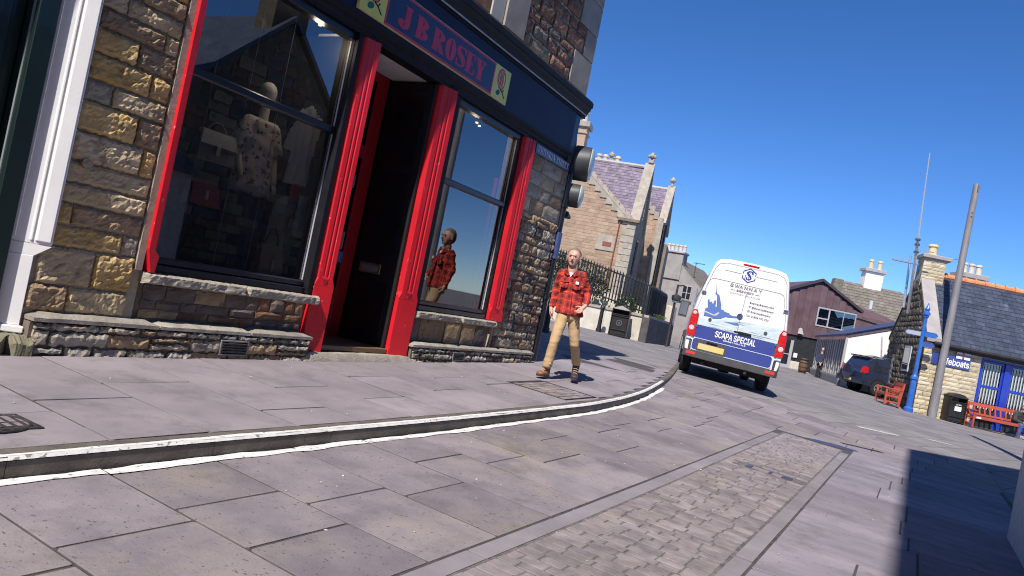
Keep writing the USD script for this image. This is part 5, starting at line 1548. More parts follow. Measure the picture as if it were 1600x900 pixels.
wallseg(W1, W0, -.9, .52, .44, .3, 'wall_pale', 'church_dressed', True)
wallseg(W0, W2_, -.95, .44, .38, -.3, 'wall_slate', 'church_dressed', False)
rw.part('end_pillar', [box(33.15, 33.6, 10.1, 10.6, -1.0, 1.15, .02)], 'wall_pale')
rl = Thing('railing', 'black spiked iron railing climbing beside the steps above the pale wall', 'railing', (28.7, 12.0, .45))
def rails(A, B, n, zb0, zb1, zt0, zt1):
    A, B = np.array(A, float), np.array(B, float)
    for k in range(n):
        f = k / (n - 1)
        p = A + (B - A) * f; zb, zt = zb0 + (zb1 - zb0) * f, zt0 + (zt1 - zt0) * f
        thick = .022 if k % 9 else .04
        rl.part('bar', [box(p[0] - thick, p[0] + thick, p[1] - thick, p[1] + thick, zb, zt - .14), trimesh.creation.cone(.05, .16, sections=5).apply_translation((p[0], p[1], zt - .16))], 'rail_black')
    for g, dz in ((.92, 0), (.12, 0)):
        a = (*A, zb0 + (zt0 - zb0) * g - .05); b = (*B, zb1 + (zt1 - zb1) * g - .05)
        rl.part('rail', tube([a, b], .03, 5), 'rail_black')


rails((28.75, 9.9), (29.2, 16.6), 48, .42, 1.5, 1.80, 3.05)
rails((28.9, 9.88), (33.0, 10.5), 28, .40, .36, 1.72, 1.66)
gt = Thing('iron_gate', 'dark solid iron gate panels along the street beside the railings', 'gate', (30.5, 10.2, .4))
for a, b in ((.2, 2.0), (2.15, 3.9)):
    A_ = np.array([29.1, 10.02]) + np.array([.989, .148]) * a; B_ = np.array([29.1, 10.02]) + np.array([.989, .148]) * b
    gt.part('panel', hull([(A_[0], A_[1], .40), (B_[0], B_[1], .40), (A_[0], A_[1], 1.55), (B_[0], B_[1], 1.5), (A_[0], A_[1] + .05, .40), (B_[0], B_[1] + .05, .40), (A_[0], A_[1] + .05, 1.55), (B_[0], B_[1] + .05, 1.5)]), 'wall_black')
gt.part('gate_post', box(30.98, 31.16, 10.2, 10.36, -.7, 1.7, .02), 'drum_grey')
# steps' pale flank wall rising behind the railing
fw = Thing('stair_wall', 'pale sloping wall of the steps rising behind the black railings', 'wall', (30.2, 13, .5))
fw.part('wall', hull([(30.2, 10.6, .0), (30.4, 10.6, .0), (30.2, 10.6, .75), (30.4, 10.6, .75), (30.6, 16.5, .0), (30.8, 16.5, .0), (30.6, 16.5, 2.15), (30.8, 16.5, 2.15)]), 'wall_pale')
pr_ = np.random.default_rng(4)
for k, (c, r_, n_, lab) in enumerate((((29.6, 14.6, 1.75), (.55, .9, .75), 700, 'tall dark green shrub behind the railings nearest the shop corner'), ((29.5, 12.6, 1.25), (.4, .7, .4), 380, 'low leafy shrub in the middle of the railing bed'), ((29.4, 11.0, .72), (.4, .55, .42), 420, 'bright green shrub above the litter bin by the wall cope'), ((32.2, 14.5, 2.0), (.8, 1.4, .45), 500, 'long dark hedge at the foot of the tan gable'))):
    t = Thing('shrub', lab, 'shrub', (c[0], c[1], c[2] - r_[2]), group='shrubs behind the railings')
    t.part('foliage', leaf_cloud(c, r_, n_, .09, pr_), 'leaf_light' if k == 2 else 'leaf_dark')
    t.part('stem', [tube([(c[0] + dx, c[1] + dy, c[2] - r_[2] - .3), (c[0] + dx * 2, c[1] + dy * 2, c[2])], [.03, .012], 5) for dx, dy in ((0, 0), (.1, .15), (-.1, -.12))], 'barrel_wood')
t = Thing('weeds', 'weeds growing along the joint between wall and gate', 'weeds', kind='stuff')
t.part('leaf', [leaf_cloud((30.3 + .6 * k, 10.02 + .09 * k, .5), (.3, .1, .12), 60, .05, pr_) for k in range(5)], 'leaf_light')

# ------------------------------------------------------------------ grey gable house further up the street
gh = Thing('grey_house', 'grey rendered gable house with a five-pot chimney beyond the van', 'house', (50.5, 15.5, -.6))
gh.part('gable', place(extrude(Polygon([(-19.5, -1), (-12.0, -1), (-12.0, 1.9), (-15.75, 5.2), (-19.5, 1.9)]), .4), (50, 0, 0), (0, -1, 0), (0, 0, 1), (1, 0, 0)), 'render_grey') if False else None
gh.part('gable', place(extrude(Polygon([(12.0, -1.0), (19.5, -1.0), (19.5, 1.9), (15.9, 5.15), (12.0, 1.75)]), .4), (50, 0, 0), (0, 1, 0), (0, 0, 1), (1, 0, 0)), 'render_grey')
gh.part('roof', hull([(50.05, 15.9, 5.2), (58, 15.9, 5.2), (50.05, 11.9, 1.8), (58, 11.9, 1.8), (50.05, 19.6, 1.9), (58, 19.6, 1.9)]), 'slate_brown')
gh.part('side_wall', box(50.4, 58, 12.0, 12.3, -1.0, 1.75), 'render_grey')
c_ = gh.part('chimney', box(49.9, 50.9, 15.28, 16.75, 3.6, 5.42), 'render_grey')
gh.part('chimney_cope', box(49.8, 51.0, 15.2, 16.85, 5.422, 5.56, .02), 'ridge_grey', c_)
for k in range(5):
    chimney_pot(gh, (50.4, 15.42 + k * .29, 5.56), .5, 'pot_cream', .13)
wn = gh.part('window', box(49.93, 50.02, 14.25, 14.92, 2.32, 3.30, .01), 'frame_grey')
for k in range(2):
    for q in range(2):
        gh.part('pane', box(49.915, 49.929, 14.31 + k * .31, 14.56 + k * .31, 2.38 + q * .46, 2.78 + q * .46), 'glass_black', wn)
gh.part('window_sill', box(49.85, 50.02, 14.15, 15.0, 2.2, 2.3, .01), 'church_dressed')
gh.part('rain_pipe', tube([(49.9, 13.9, 3.3), (49.9, 14.0, -.8)], .05, 6), 'steel')
t = Thing('aerial', 'small roof aerial above the grey house gable', 'aerial', (50.3, 14.4, 3.9))
t.part('pole', tube([(50.3, 14.42, 3.6), (50.3, 14.42, 5.0)], .03, 5), 'bumper_grey')
t.part('arm', tube([(50.3, 14.6, 4.95), (50.3, 13.8, 4.95)], .025, 5), 'bumper_grey')
t = Thing('street_lamp', 'old bracket street lamp with a drum lantern left of the van', 'street lamp', (30.6, 9.35, -.62))
t.part('post', tube([(30.6, 9.35, -.7), (30.6, 9.35, 2.0)], [.07, .045], 8), 'cast_iron')
t.part('bracket', tube([(30.6, 9.35, 1.95), (30.6, 9.1, 2.0), (30.6, 8.98, 1.95)], .03, 6), 'cast_iron')
t.part('lantern', lathe([(0, 0), (.16, .03), (.2, .12), (.19, .24), (.08, .3), (0, .31)], (30.6, 9.32, 1.28), 14), 'drum_grey', smooth=40)
t.part('lantern_glass', lathe([(0, 0), (.12, .02), (.155, .08), (0, .08)], (30.6, 9.32, 1.21), 14), 'drum_white', smooth=40)

# ------------------------------------------------------------------ brown metal-clad building
BR = Fr((51.0, 9.2, -.82), math.atan2(4.15 - 8.49, 53.84 - 51.39))
br = Thing('brown_building', 'brown metal-clad gabled building with a wide window band', 'building', BR.o)
bu = lambda x, y: float(np.dot(np.array([x, y, 0]) - BR.o, BR.u))
uL, uA, uR = bu(51.39, 8.49), bu(52.5, 6.49), bu(53.84, 4.15)
zL, zA, zR = 4.14 + .82, 5.23 + .82, 3.81 + .82
uE = uL - (zL - zR) / ((zA - zL) / (uA - uL)) * 1.2
bp = Polygon([(uE - 1.0, 2.2), (uR, 2.2), (uR, zR), (uA, zA), (uE - 1.0, zR - .6)])
br.part('clad_core', BR.face(bp, .3, .03), 'zinc_dark')
wx0, wx1, wz0, wz1 = uA + .05, uR - .05, 3.1, 4.38
u = uE - 1.0
while u < uR - .05:                                        # standing-seam panels
    e = min(u + .46, uR)
    zt = min(zA - abs(uA - e) * (zA - zR) / (uR - uA) * (1 if e > uA else 1), zA - abs(uA - u) * (zA - zR) / (uR - uA)) - .02
    for z0, z1 in (((2.22, wz0 - .02), (wz1 + .02, zt)) if (e > wx0 - .02 and u < wx1) else ((2.22, zt),)):
        if z1 > z0 + .05:
            br.part('cladding_panel', BR(box(u + .008, e - .008, 0, .028, z0, z1, .006)), 'zinc_brown')
    u = e
br.part('verge', BR(hull([(uA, -.14, zA + .02), (uA, .3, zA + .02), (uR + .3, -.14, zR - .12), (uR + .3, .3, zR - .12), (uA, -.14, zA + .2), (uA, .3, zA + .2), (uR + .3, -.14, zR + .06), (uR + .3, .3, zR + .06)])), 'zinc_dark')
br.part('verge', BR(hull([(uA - .005, -.14, zA + .02), (uA - .005, .3, zA + .02), (uE - 1.3, -.14, zR - .7), (uE - 1.3, .3, zR - .7), (uA - .005, -.14, zA + .2), (uA - .005, .3, zA + .2), (uE - 1.3, -.14, zR - .52), (uE - 1.3, .3, zR - .52)])), 'zinc_dark')
br.part('roof', BR(hull([(uA, .31, zA + .1), (uA, 12, zA + .1), (uR + .25, .31, zR - .05), (uR + .25, 12, zR - .05), (uE - 1.2, .31, zR - .6), (uE - 1.2, 12, zR - .6)])), 'zinc_brown')
br.part('side_wall', BR(box(uR - .3, uR, .34, 12, -.2, zR)), 'zinc_dark')
wb = br.part('window_frame', [BR(box(wx0, wx1, -.03, .06, wz0, wz0 + .09)), BR(box(wx0, wx1, -.03, .06, wz1 - .09, wz1)), BR(box(wx0, wx0 + .09, -.03, .06, wz0 + .092, wz1 - .092)), BR(box(wx1 - .06, wx1, -.03, .06, wz0 + .092, wz1 - .092)), BR(box(wx0 + .75, wx0 + .84, -.03, .06, wz0 + .092, wz1 - .092)), BR(box(wx0 + .092, wx0 + .748, -.03, .06, wz0 + .5, wz0 + .58)), BR(box(wx0 + 1.75, wx0 + 1.79, -.03, .06, wz0 + .092, wz1 - .092))], 'frame_grey')
for a, b in ((wx0 + .09, wx0 + .75), (wx0 + .84, wx0 + 1.75), (wx0 + 1.79, wx1 - .06)):
    br.part('pane', BR(box(a, b, .0, .01, wz0 + .09, wz1 - .09)), 'pane_far', wb)
br.part('blind', BR(box(wx0 + .05, wx1 - .05, .012, .02, wz0 + .05, wz1 - .05)), 'blind_blue')
br.part('lower_wall', BR(box(uE - 1.0, uR, .10, .4, -.2, 2.19)), 'wall_black')
for a in (-.05, 1.05):
    dd = br.part('entrance_door', [BR(box(a, a + .12, .04, .1, .0, 1.85)), BR(box(a + .78, a + .98, .04, .1, .0, 1.85)), BR(box(a + .121, a + .779, .04, .1, .0, .2)), BR(box(a + .121, a + .779, .04, .1, .86, .92))], 'frame_grey')
    br.part('pane', BR(box(a + .121, a + .779, .06, .07, .2, 1.8)), 'glass_black', dd)
br.part('lower_panel', BR(box(2.0, 2.9, .06, .1, -.1, .5, .01)), 'wall_pale')
br.part('notice', BR(box(2.15, 2.4, .03, .09, .75, 1.05)), 'paper')
br.part('bulkhead_lamp', BR(hull([(2.05, -.2, 2.35), (2.45, -.2, 2.35), (2.12, -.02, 2.35), (2.4, -.02, 2.35), (2.2, -.1, 2.75), (2.32, -.1, 2.75), (2.15, -.01, 2.7), (2.36, -.01, 2.7)])), 'frame_grey')
rb = Thing('brown_roof', 'lower brown metal roof running behind the slate roof', 'building', (58.5, 3.8, -.9))
RB = Fr((57.0, 5.6, -.9), math.radians(-60.6))
rb.part('wall', RB(box(0, 6, 0, 4, 0, 4.6)), 'zinc_brown')
rb.part('roof', RB(hull([(-.1, -.1, 4.6), (6.2, -.1, 4.0), (-.1, 3, 6.15), (6.2, 3, 4.9), (-.1, 4.2, 4.6), (6.2, 4.2, 4.0)])), 'zinc_brown')

# ------------------------------------------------------------------ white slat-fronted shed
SC = np.array([38.95, 3.22, -1.02])
SHf = Fr(SC, math.radians(-60.6))
s2 = np.array([math.cos(math.radians(13.1)), math.sin(math.radians(13.1)), 0])
def sh(m):
    return place(cat_(m) if isinstance(m, list) else m, SC, SHf.u, s2, (0, 0, 1))


shed = Thing('white_shed', 'white shed with grey slatted front and blue metal roof', 'shed', SC)
shed.part('wall', sh(hull([(0, 0, -.1), (4.4, 0, -.1), (0, .25, -.1), (4.4, .25, -.1), (0, 0, 2.42), (4.4, 0, 4.1), (0, .25, 2.42), (4.4, .25, 4.1)])), 'render_white')
shed.part('corner_post', sh(box(-.1, .02, -.04, .12, -.1, 2.44, .01)), 'slat_grey')
shed.part('slat_backing', sh(box(.06, .12, .26, 11.8, -.1, 2.3)), 'wall_black')
for k in range(15):
    y0 = .3 + k * .78
    shed.part('slat', sh(box(-.02, .05, y0, y0 + .36, .55, 2.34, .008)), 'slat_grey')
shed.part('sill_board', sh(box(-.1, .05, .2, 11.8, .42, .54, .01)), 'slat_grey')
shed.part('lower_board', sh(box(-.05, .05, .2, 11.8, -.1, .415)), 'slat_grey')
shed.part('roof', sh(hull([(-.14, -.1, 2.46), (4.6, -.1, 4.25), (-.14, 12.2, 2.46), (4.6, 12.2, 4.25), (-.14, -.1, 2.56), (4.6, -.1, 4.38), (-.14, 12.2, 2.56), (4.6, 12.2, 4.38)])), 'metal_roof_blue')
for k in range(24):
    y0 = -.1 + k * .52
    shed.part('roof_rib', sh(tube([(-.18, y0, 2.56), (4.6, y0, 4.4)], .05, 5)), 'metal_roof_blue')
wn = shed.part('window', [sh(box(2.62, 3.72, -.05, .01, 1.75, 2.42, .01))], 'frame_grey')
for a in (2.7, 3.22):
    shed.part('pane', sh(box(a, a + .44, -.058, -.051, 1.82, 2.35)), 'glass_black', wn)
    for q in range(4):
        shed.part('curtain', sh(box(a + .02 + q * .11, a + .1 + q * .11, -.064, -.059, 1.9, 2.2)), 'bar_white', wn)

# ------------------------------------------------------------------ slate-roofed house with white chimney
SHH = Fr((59.6, 6.2, -1.0), math.radians(-60.6))
hs = Thing('slate_house', 'blue-grey walled house with old brown slate roof and white chimney', 'house', SHH.o)
hs.part('wall', SHH(box(0, 9, 0, .4, 0, 4.75)), 'render_blue')
hs.part('roof_deck', SHH(hull([(-.2, -.2, 4.72), (9.2, -.2, 4.72), (1.2, 3.6, 7.6), (9.2, 3.6, 7.6), (-.2, 7.4, 4.72), (9.2, 7.4, 4.72)])), 'slate_brown')
for m in slates(None, (1.2, 3.6, 7.66), (6.5, 3.6, 7.66), (-.2, -.25, 4.75), (6.5, -.25, 4.75), 12, 15, .05, cr, '', None, ''):
    hs.part('slate', SHH(m), 'slate_brown')
for k in range(6):
    f = k / 6
    hs.part('crow_step', SHH(box(.3 + f * 1.0 - .15, .3 + f * 1.0 + .55, 1.6 + f * 2.0 - .1, 1.6 + f * 2.0 + .5, 6.0 + f * 1.5, 6.45 + f * 1.5, .02)), 'slate_brown')
hs.part('gutter', SHH(tube([(-.2, -.3, 4.7), (9.2, -.3, 4.7)], .1, 6)), 'cast_iron')
c_ = hs.part('chimney', SHH(box(3.3, 4.7, 3.2, 4.0, 7.0, 8.75)), 'render_white')
hs.part('chimney_cope', SHH(box(3.15, 4.85, 3.05, 4.15, 8.752, 9.0, .02)), 'ridge_grey', c_)
for a in (3.75, 4.45):
    chimney_pot(hs, SHH.pt(a, 3.6, 9.0), .75, 'pot_yellow', .18)
hs.part('vent_pipe', SHH(box(2.95, 3.15, .9, 1.1, 5.4, 6.3)), 'bar_white')

# ------------------------------------------------------------------ right side: rough-cast wall beside the camera and houses off to the right
nw = Thing('roughcast_outbuilding', 'grey rough-cast corner wall at the right edge of the street', 'building', (3, -3, -1.22))
nw.part('street_wall', box(-6, 8.12, -1.3, -.91, -1.5, 1.0, .02), 'wall_harl')
nw.part('end_wall', box(7.75, 8.12, -5.5, -1.302, -1.5, 1.0, .02), 'wall_harl')
nw.part('roof', hull([(-6, -.8, .98), (8.2, -.8, .98), (-6, -3.2, 2.7), (8.2, -3.2, 2.7), (-6, -5.6, .98), (8.2, -5.6, .98)]), 'slate_brown')
for k in range(20):
    nw.part('ridge_tile', tube([(-1.2 + k * .46, -3.2, 2.72), (-.76 + k * .46, -3.2, 2.72)], [.14, .13], 8), 'ridge_orange')
th = Thing('tall_house', 'tall stone house behind the viewer shading the road', 'house', (-3, -4, -1.25))
th.part('street_wall', box(-14, 4.0, -1.75, -1.36, -1.5, 11.1), 'church_dark')
th.part('end_wall', box(3.6, 4.0, -9.3, -1.752, -1.5, 11.1), 'church_dark')
th.part('roof', hull([(-14, -1.2, 11.0), (4.1, -1.2, 11.0), (-14, -5.4, 15.6), (4.1, -5.4, 15.6), (-14, -9.5, 11.0), (4.1, -9.5, 11.0)]), 'slate_shop')
qh = Thing('quay_house', 'dark stone house with gable end towards the quay', 'house', (17, -10, -1.4))
qh.part('wall', box(11.0, 17.4, -15, -6.4, -1.8, 3.1), 'rubble_dark')
qh.part('gable', place(extrude(Polygon([(11.0, 3.102), (17.4, 3.102), (14.2, 6.1)]), .3), (0, -6.7, 0), (1, 0, 0), (0, 0, 1), (0, 1, 0)), 'rubble_dark')
for kk, (a, b, c, d_) in enumerate(courses(11.05, 17.3, -.6, 5.7, (.24, .36), (.45, .95), .04, lr)):
    if d_ > 3.1 and abs((a + b) / 2 - 14.2) > (6.1 - d_) - .3:
        continue
    qh.part('stone', place(rock(a, b, c, d_, .04, .03, 3, 2, 5200 + kk, .1, .02, .02), (0, -6.4, 0), (1, 0, 0), (0, 0, 1), (0, 1, 0)), ('stone_brown', 'stone_dark', 'stone_red')[kk % 3])
for xa, xb in ((10.8, 14.2), (17.6, 14.2)):
    qh.part('roof', hull([(xa, -6.25, 2.95), (xb, -6.25, 6.2), (xa, -15.2, 2.95), (xb, -15.2, 6.2), (xa, -6.25, 3.1), (xb, -6.25, 6.35), (xa, -15.2, 3.1), (xb, -15.2, 6.35)]), 'slate_blue')
qc = qh.part('chimney', box(13.6, 14.8, -7.2, -6.5, 5.5, 7.4), 'rubble_dark')
for k in range(3):
    chimney_pot(qh, (13.8 + k * .4, -6.85, 7.4), .5, 'pot_cream', .14)
wp = Thing('lamp_column', 'grey steel column on the quay side, mirrored in the right shop window', 'pole', (17.2, -2.3, -1.25))
wp.part('shaft', tube([(17.2, -2.3, -1.3), (17.2, -2.3, 7.2)], [.13, .09], 12), 'pole_grey')

# ================================================================== THE VAN
HV = math.radians(16.6)
van = Thing('delivery_van', 'white and blue brewery van parked at the kerb, seen from behind', 'van', (15.016, 3.289, .234 - 1.045), HV - PI / 2, tilt=math.radians(2.86))
half = [(0.0, .36), (.84, .36), (.90, .42), (.935, .60), (.95, 1.0), (.92, 1.30), (.865, 1.68), (.80, 1.98), (.755, 2.20), (.715, 2.33), (.64, 2.415), (.46, 2.45), (0, 2.465)]
def vsec(y, sx, zmax, dz=0.0, zb=.36):
    P = [(x * sx, zb + (z - .36) * (zmax - zb) / (2.465 - .36) + dz) for x, z in half]
    return [(-x, y, z) for x, z in P[::-1][:-1]][::-1][::-1] , P


def ring_(y, sx, zmax):
    P = [(x * sx, .36 + (z - .36) * (zmax - .36) / (2.465 - .36)) for x, z in half]
    return [(x, y, z) for x, z in P] + [(-x, y, z) for x, z in P[-2:0:-1]]


secs = [ring_(0, .972, 2.43), ring_(.018, .988, 2.452), ring_(.06, 1, 2.465), ring_(1.5, 1, 2.47), ring_(3.9, 1, 2.465), ring_(4.3, .985, 2.36), ring_(4.75, .97, 1.9), ring_(5.15, .96, 1.32), ring_(5.6, .93, 1.12), ring_(5.82, .84, .92)]
n = len(secs[0]); V = np.vstack(secs); F = []
for i in range(len(secs) - 1):
    for k in range(n):
        a, b = i * n + k, i * n + (k + 1) % n
        F += [(a, b, b + n), (a, b + n, a + n)]
for base, fl in ((0, False), ((len(secs) - 1) * n, True)):
    for k in range(1, n - 1):
        F.append((base, base + k + 1, base + k) if not fl else (base, base + k, base + k + 1))
bm = tm(V, F); bm.fix_normals()
van.part('body', bm, 'van_white', local=True, smooth=28)
def vr(poly, depth, y=0.0):
    """flat piece on the rear of the van: polygon in (x, z), standing depth out from y"""
    return place(extrude(poly, depth), (0, y, 0), (1, 0, 0), (0, 0, 1), (0, -1, 0))


def rr(x0, x1, z0, z1, r=.03):
    return sbox(x0 + r, z0 + r, x1 - r, z1 - r).buffer(r, 5)


# rear doors: printed blue band, sea and ship, seams, handle, hinges
van.part('door_band', vr(Polygon([(-.80, .765), (.80, .765), (.80, 1.02), (-.80, 1.02)]), .004), 'van_blue', local=True)
van.part('lower_panel', vr(rr(-.80, .78, .505, .755, .06), .012), 'van_blue', local=True)
van.part('panel_edge', vr(rr(-.80, .78, .505, .755, .06).difference(rr(-.785, .765, .518, .75, .055)), .016), 'van_sea', local=True)
sea = Polygon([(-.79, 1.17), (-.516, 1.157), (-.25, 1.26), (-.03, 1.335), (.0, 1.29), (.395, 1.303), (.855, 1.315), (.885, 1.022), (-.80, 1.022)])
van.part('sea_print', vr(sea, .003), 'van_sea', local=True)
wrng = random.Random(8)
for k in range(26):
    z = 1.03 + wrng.random() ** 1.5 * .24; x = wrng.uniform(-.75, .6); L = wrng.uniform(.15, .45)
    if sea.contains(Point(x, z)) and sea.contains(Point(x + L, z)):
        van.part('wave_line', vr(Polygon([(x, z), (x + L / 2, z + .006 + wrng.random() * .004), (x + L, z), (x + L / 2, z - .003)]), .0045), 'van_sea_dark' if k % 2 else 'bar_white', local=True)
ship = Polygon([(-0.70, 1.293), (-0.70, 1.372), (-0.656, 1.403), (-0.69, 1.509), (-0.688, 1.565), (-0.666, 1.571), (-0.65, 1.519), (-0.61, 1.529), (-0.592, 1.499), (-0.575, 1.5), (-0.565, 1.564), (-0.535, 1.58), (-0.515, 1.444), (-0.496, 1.457), (-0.539, 1.669), (-0.585, 1.707), (-0.578, 1.728), (-0.607, 1.938), (-0.566, 1.743), (-0.532, 1.701), (-0.50, 1.697), (-0.409, 1.491), (-0.419, 1.469), (-0.387, 1.417), (-0.34, 1.42), (-0.325, 1.394), (-0.263, 1.389), (-0.228, 1.385), (-0.209, 1.358), (-0.14, 1.352), (-0.052, 1.365), (-0.047, 1.328), (-0.253, 1.294), (-0.273, 1.302), (-0.363, 1.239), (-0.508, 1.203), (-0.57, 1.223), (-0.70, 1.218)]).buffer(0)
van.part('ship_print', vr(ship, .005), 'van_ship', local=True)
van.part('gun_print', vr(Polygon([(-0.69, 1.32), (-0.509, 1.288), (-0.439, 1.355), (-0.414, 1.342), (-0.452, 1.288), (-0.513, 1.265), (-0.69, 1.297)]), .0065), 'bar_white', local=True)
van.part('bow_print', vr(Polygon([(-0.292, 1.20), (-0.022, 1.24), (-0.002, 1.185), (-0.065, 1.175)]), .005), 'van_ship', local=True)
van.part('door_seam', vr(sbox(-.004, .52, .004, 1.84), .0055), 'seam_grey', local=True)
sm = LineString([(-.80, 1.62), (-.775, 1.86), (-.74, 1.96), (-.68, 2.0), (-.2, 2.005), (.25, 2.0), (.62, 2.0), (.69, 1.97), (.74, 1.85), (.765, 1.62)])
van.part('pressing', vr(sm.buffer(.004), .004), 'seam_grey', local=True)
sm = LineString([(-.88, .78), (-.86, 1.3), (-.80, 1.7), (-.70, 2.2), (-.63, 2.31), (-.5, 2.355), (.5, 2.355), (.63, 2.31), (.70, 2.2), (.80, 1.7), (.86, 1.3), (.88, .78)])
van.part('door_seam', vr(sm.buffer(.004), .002), 'seam_grey', local=True)
for a, b in ((-.52, -.18), (.1, .52)):
    van.part('pressing', vr(sbox(a, 2.205, b, 2.213), .003), 'seam_grey', local=True)
for sx in (-1, 1):
    for z in (1.68, 1.0):
        van.part('hinge', box(sx * .80 - .045, sx * .80 + .045, -.03, .01, z - .03, z + .03, .01), 'chrome', local=True)
van.part('handle', [box(.02, .28, -.035, .005, 1.03, 1.085, .02), box(-.06, .06, -.02, .005, 1.05, 1.075, .01)], 'under_black', local=True)
for x in (-.56, .53):
    van.part('lock', lathe([(0, 0), (.035, .002), (.035, .012), (0, .014)], n=14).apply_transform(trimesh.transformations.rotation_matrix(PI / 2, (1, 0, 0))).apply_translation((x, -.002, 1.17)), 'bumper_grey', local=True)
# round badge
bd = van.part('badge', vr(Point(-.02, 1.375).buffer(.056, 16), .014), 'van_blue', local=True)
vwl = unary_union([Point(-.02, 1.375).buffer(.056, 16).difference(Point(-.02, 1.375).buffer(.048, 16))] + [seg(a, b, .009) for a, b in (((-.043, 1.42), (-.02, 1.378)), ((-.02, 1.378), (.003, 1.42)), ((-.062, 1.39), (-.04, 1.334)), ((-.04, 1.334), (-.02, 1.372)), ((-.02, 1.372), (.0, 1.334)), ((.0, 1.334), (.022, 1.39)))])
van.part('emblem', vr(vwl, .018), 'chrome', bd, local=True)
# brewery mark: hexagon with an S
cx_, cz_ = -.035, 2.205
hexo = Polygon([(cx_ + .15 * math.sin(k * PI / 3), cz_ + .15 * math.cos(k * PI / 3)) for k in range(6)])
hexi = affinity.scale(hexo, .86, .86)
ring_h = hexo.difference(hexi).difference(sbox(cx_ - .2, cz_ - .012, cx_ - .08, cz_ + .022)).difference(sbox(cx_ + .08, cz_ - .022, cx_ + .2, cz_ + .012))
lg = van.part('brewery_mark', vr(ring_h, .005), 'van_blue', local=True)
sg = affinity.translate(affinity.scale(glyph('S', .62, .2, .1, .05), .17, .185, origin=(0, 0)), cx_ - .052, cz_ - .092)
van.part('letter', vr(sg, .005), 'van_blue', lg, local=True)
van.part('scroll', vr(unary_union([Point(cx_ - .022, cz_ + .045).buffer(.034).difference(Point(cx_ - .022, cz_ + .045).buffer(.024)), Point(cx_ + .022, cz_ - .045).buffer(.034).difference(Point(cx_ + .022, cz_ - .045).buffer(.024)), seg((cx_ + .07, cz_ + .09), (cx_ + .07, cz_ + .0), .012), seg((cx_ - .07, cz_ - .09), (cx_ - .07, cz_ + .0), .012)]), .0055), 'van_blue', lg, local=True)


def vtext(text, x0, x1, z, h, m_, bold=False, name='lettering', rot=0.0):
    t_ = meshkit.text_mesh(text, h, .002, bold)
    w = t_.bounds[1][0] - t_.bounds[0][0]
    v = np.asarray(t_.vertices) - np.array([t_.bounds[0][0], 0, 0])
    v[:, 0] *= (x1 - x0) / w
    t_.vertices = v
    van.part(name, place(t_, (x0, -.005, z), (1, 0, 0), (0, 0, 1), (0, -1, 0)), m_, local=True)


for k, (c_, xa) in enumerate(zip('SWANNAY', np.linspace(-.345, .21, 7))):
    vtext(c_, xa, xa + (.088 if c_ == 'W' else .066), 1.918, .06, 'van_text', True, name='letter')
vtext('BREWERY', -.2, .14, 1.842, .042, 'van_text', True)
van.part('dash', vr(sbox(-.31, 1.858, -.225, 1.866), .005), 'van_text', local=True)
van.part('dash', vr(sbox(.165, 1.858, .25, 1.866), .005), 'van_text', local=True)
vtext('ORKNEY ISLANDS', -.32, .27, 1.785, .028, 'van_text_pale')
vtext('SwannayBrewery.com', .10, .57, 1.672, .034, 'van_text', True)
vtext('@SwannayBrewery', .16, .585, 1.585, .034, 'van_text', True)
vtext('SwannayBrewery', .16, .54, 1.497, .034, 'van_text', True)
vtext('Tel: 01856 721 700', .09, .525, 1.41, .034, 'van_text', True)
van.part('bird_icon', vr(Polygon([(.095, 1.60), (.115, 1.59), (.135, 1.605), (.142, 1.628), (.128, 1.622), (.118, 1.615), (.098, 1.628), (.1, 1.612)]), .005), 'van_text', local=True)
van.part('square_icon', vr(sbox(.098, 1.497, .138, 1.537).difference(sbox(.120, 1.497, .127, 1.53)).difference(sbox(.115, 1.515, .133, 1.52)), .005), 'van_text', local=True)
vtext('SCAPA SPECIAL', -.395, .40, .862, .118, 'text_white', True)
vtext('ORKNEY PALE ALE', -.22, .22, .815, .026, 'text_white', True)
vtext('FOLLOW ME TO SEE', .10, .57, .645, .042, 'text_white', True)
van.lettering_y = 0
vtext('SCAPA FLOW', .10, .41, .575, .042, 'text_white', True)
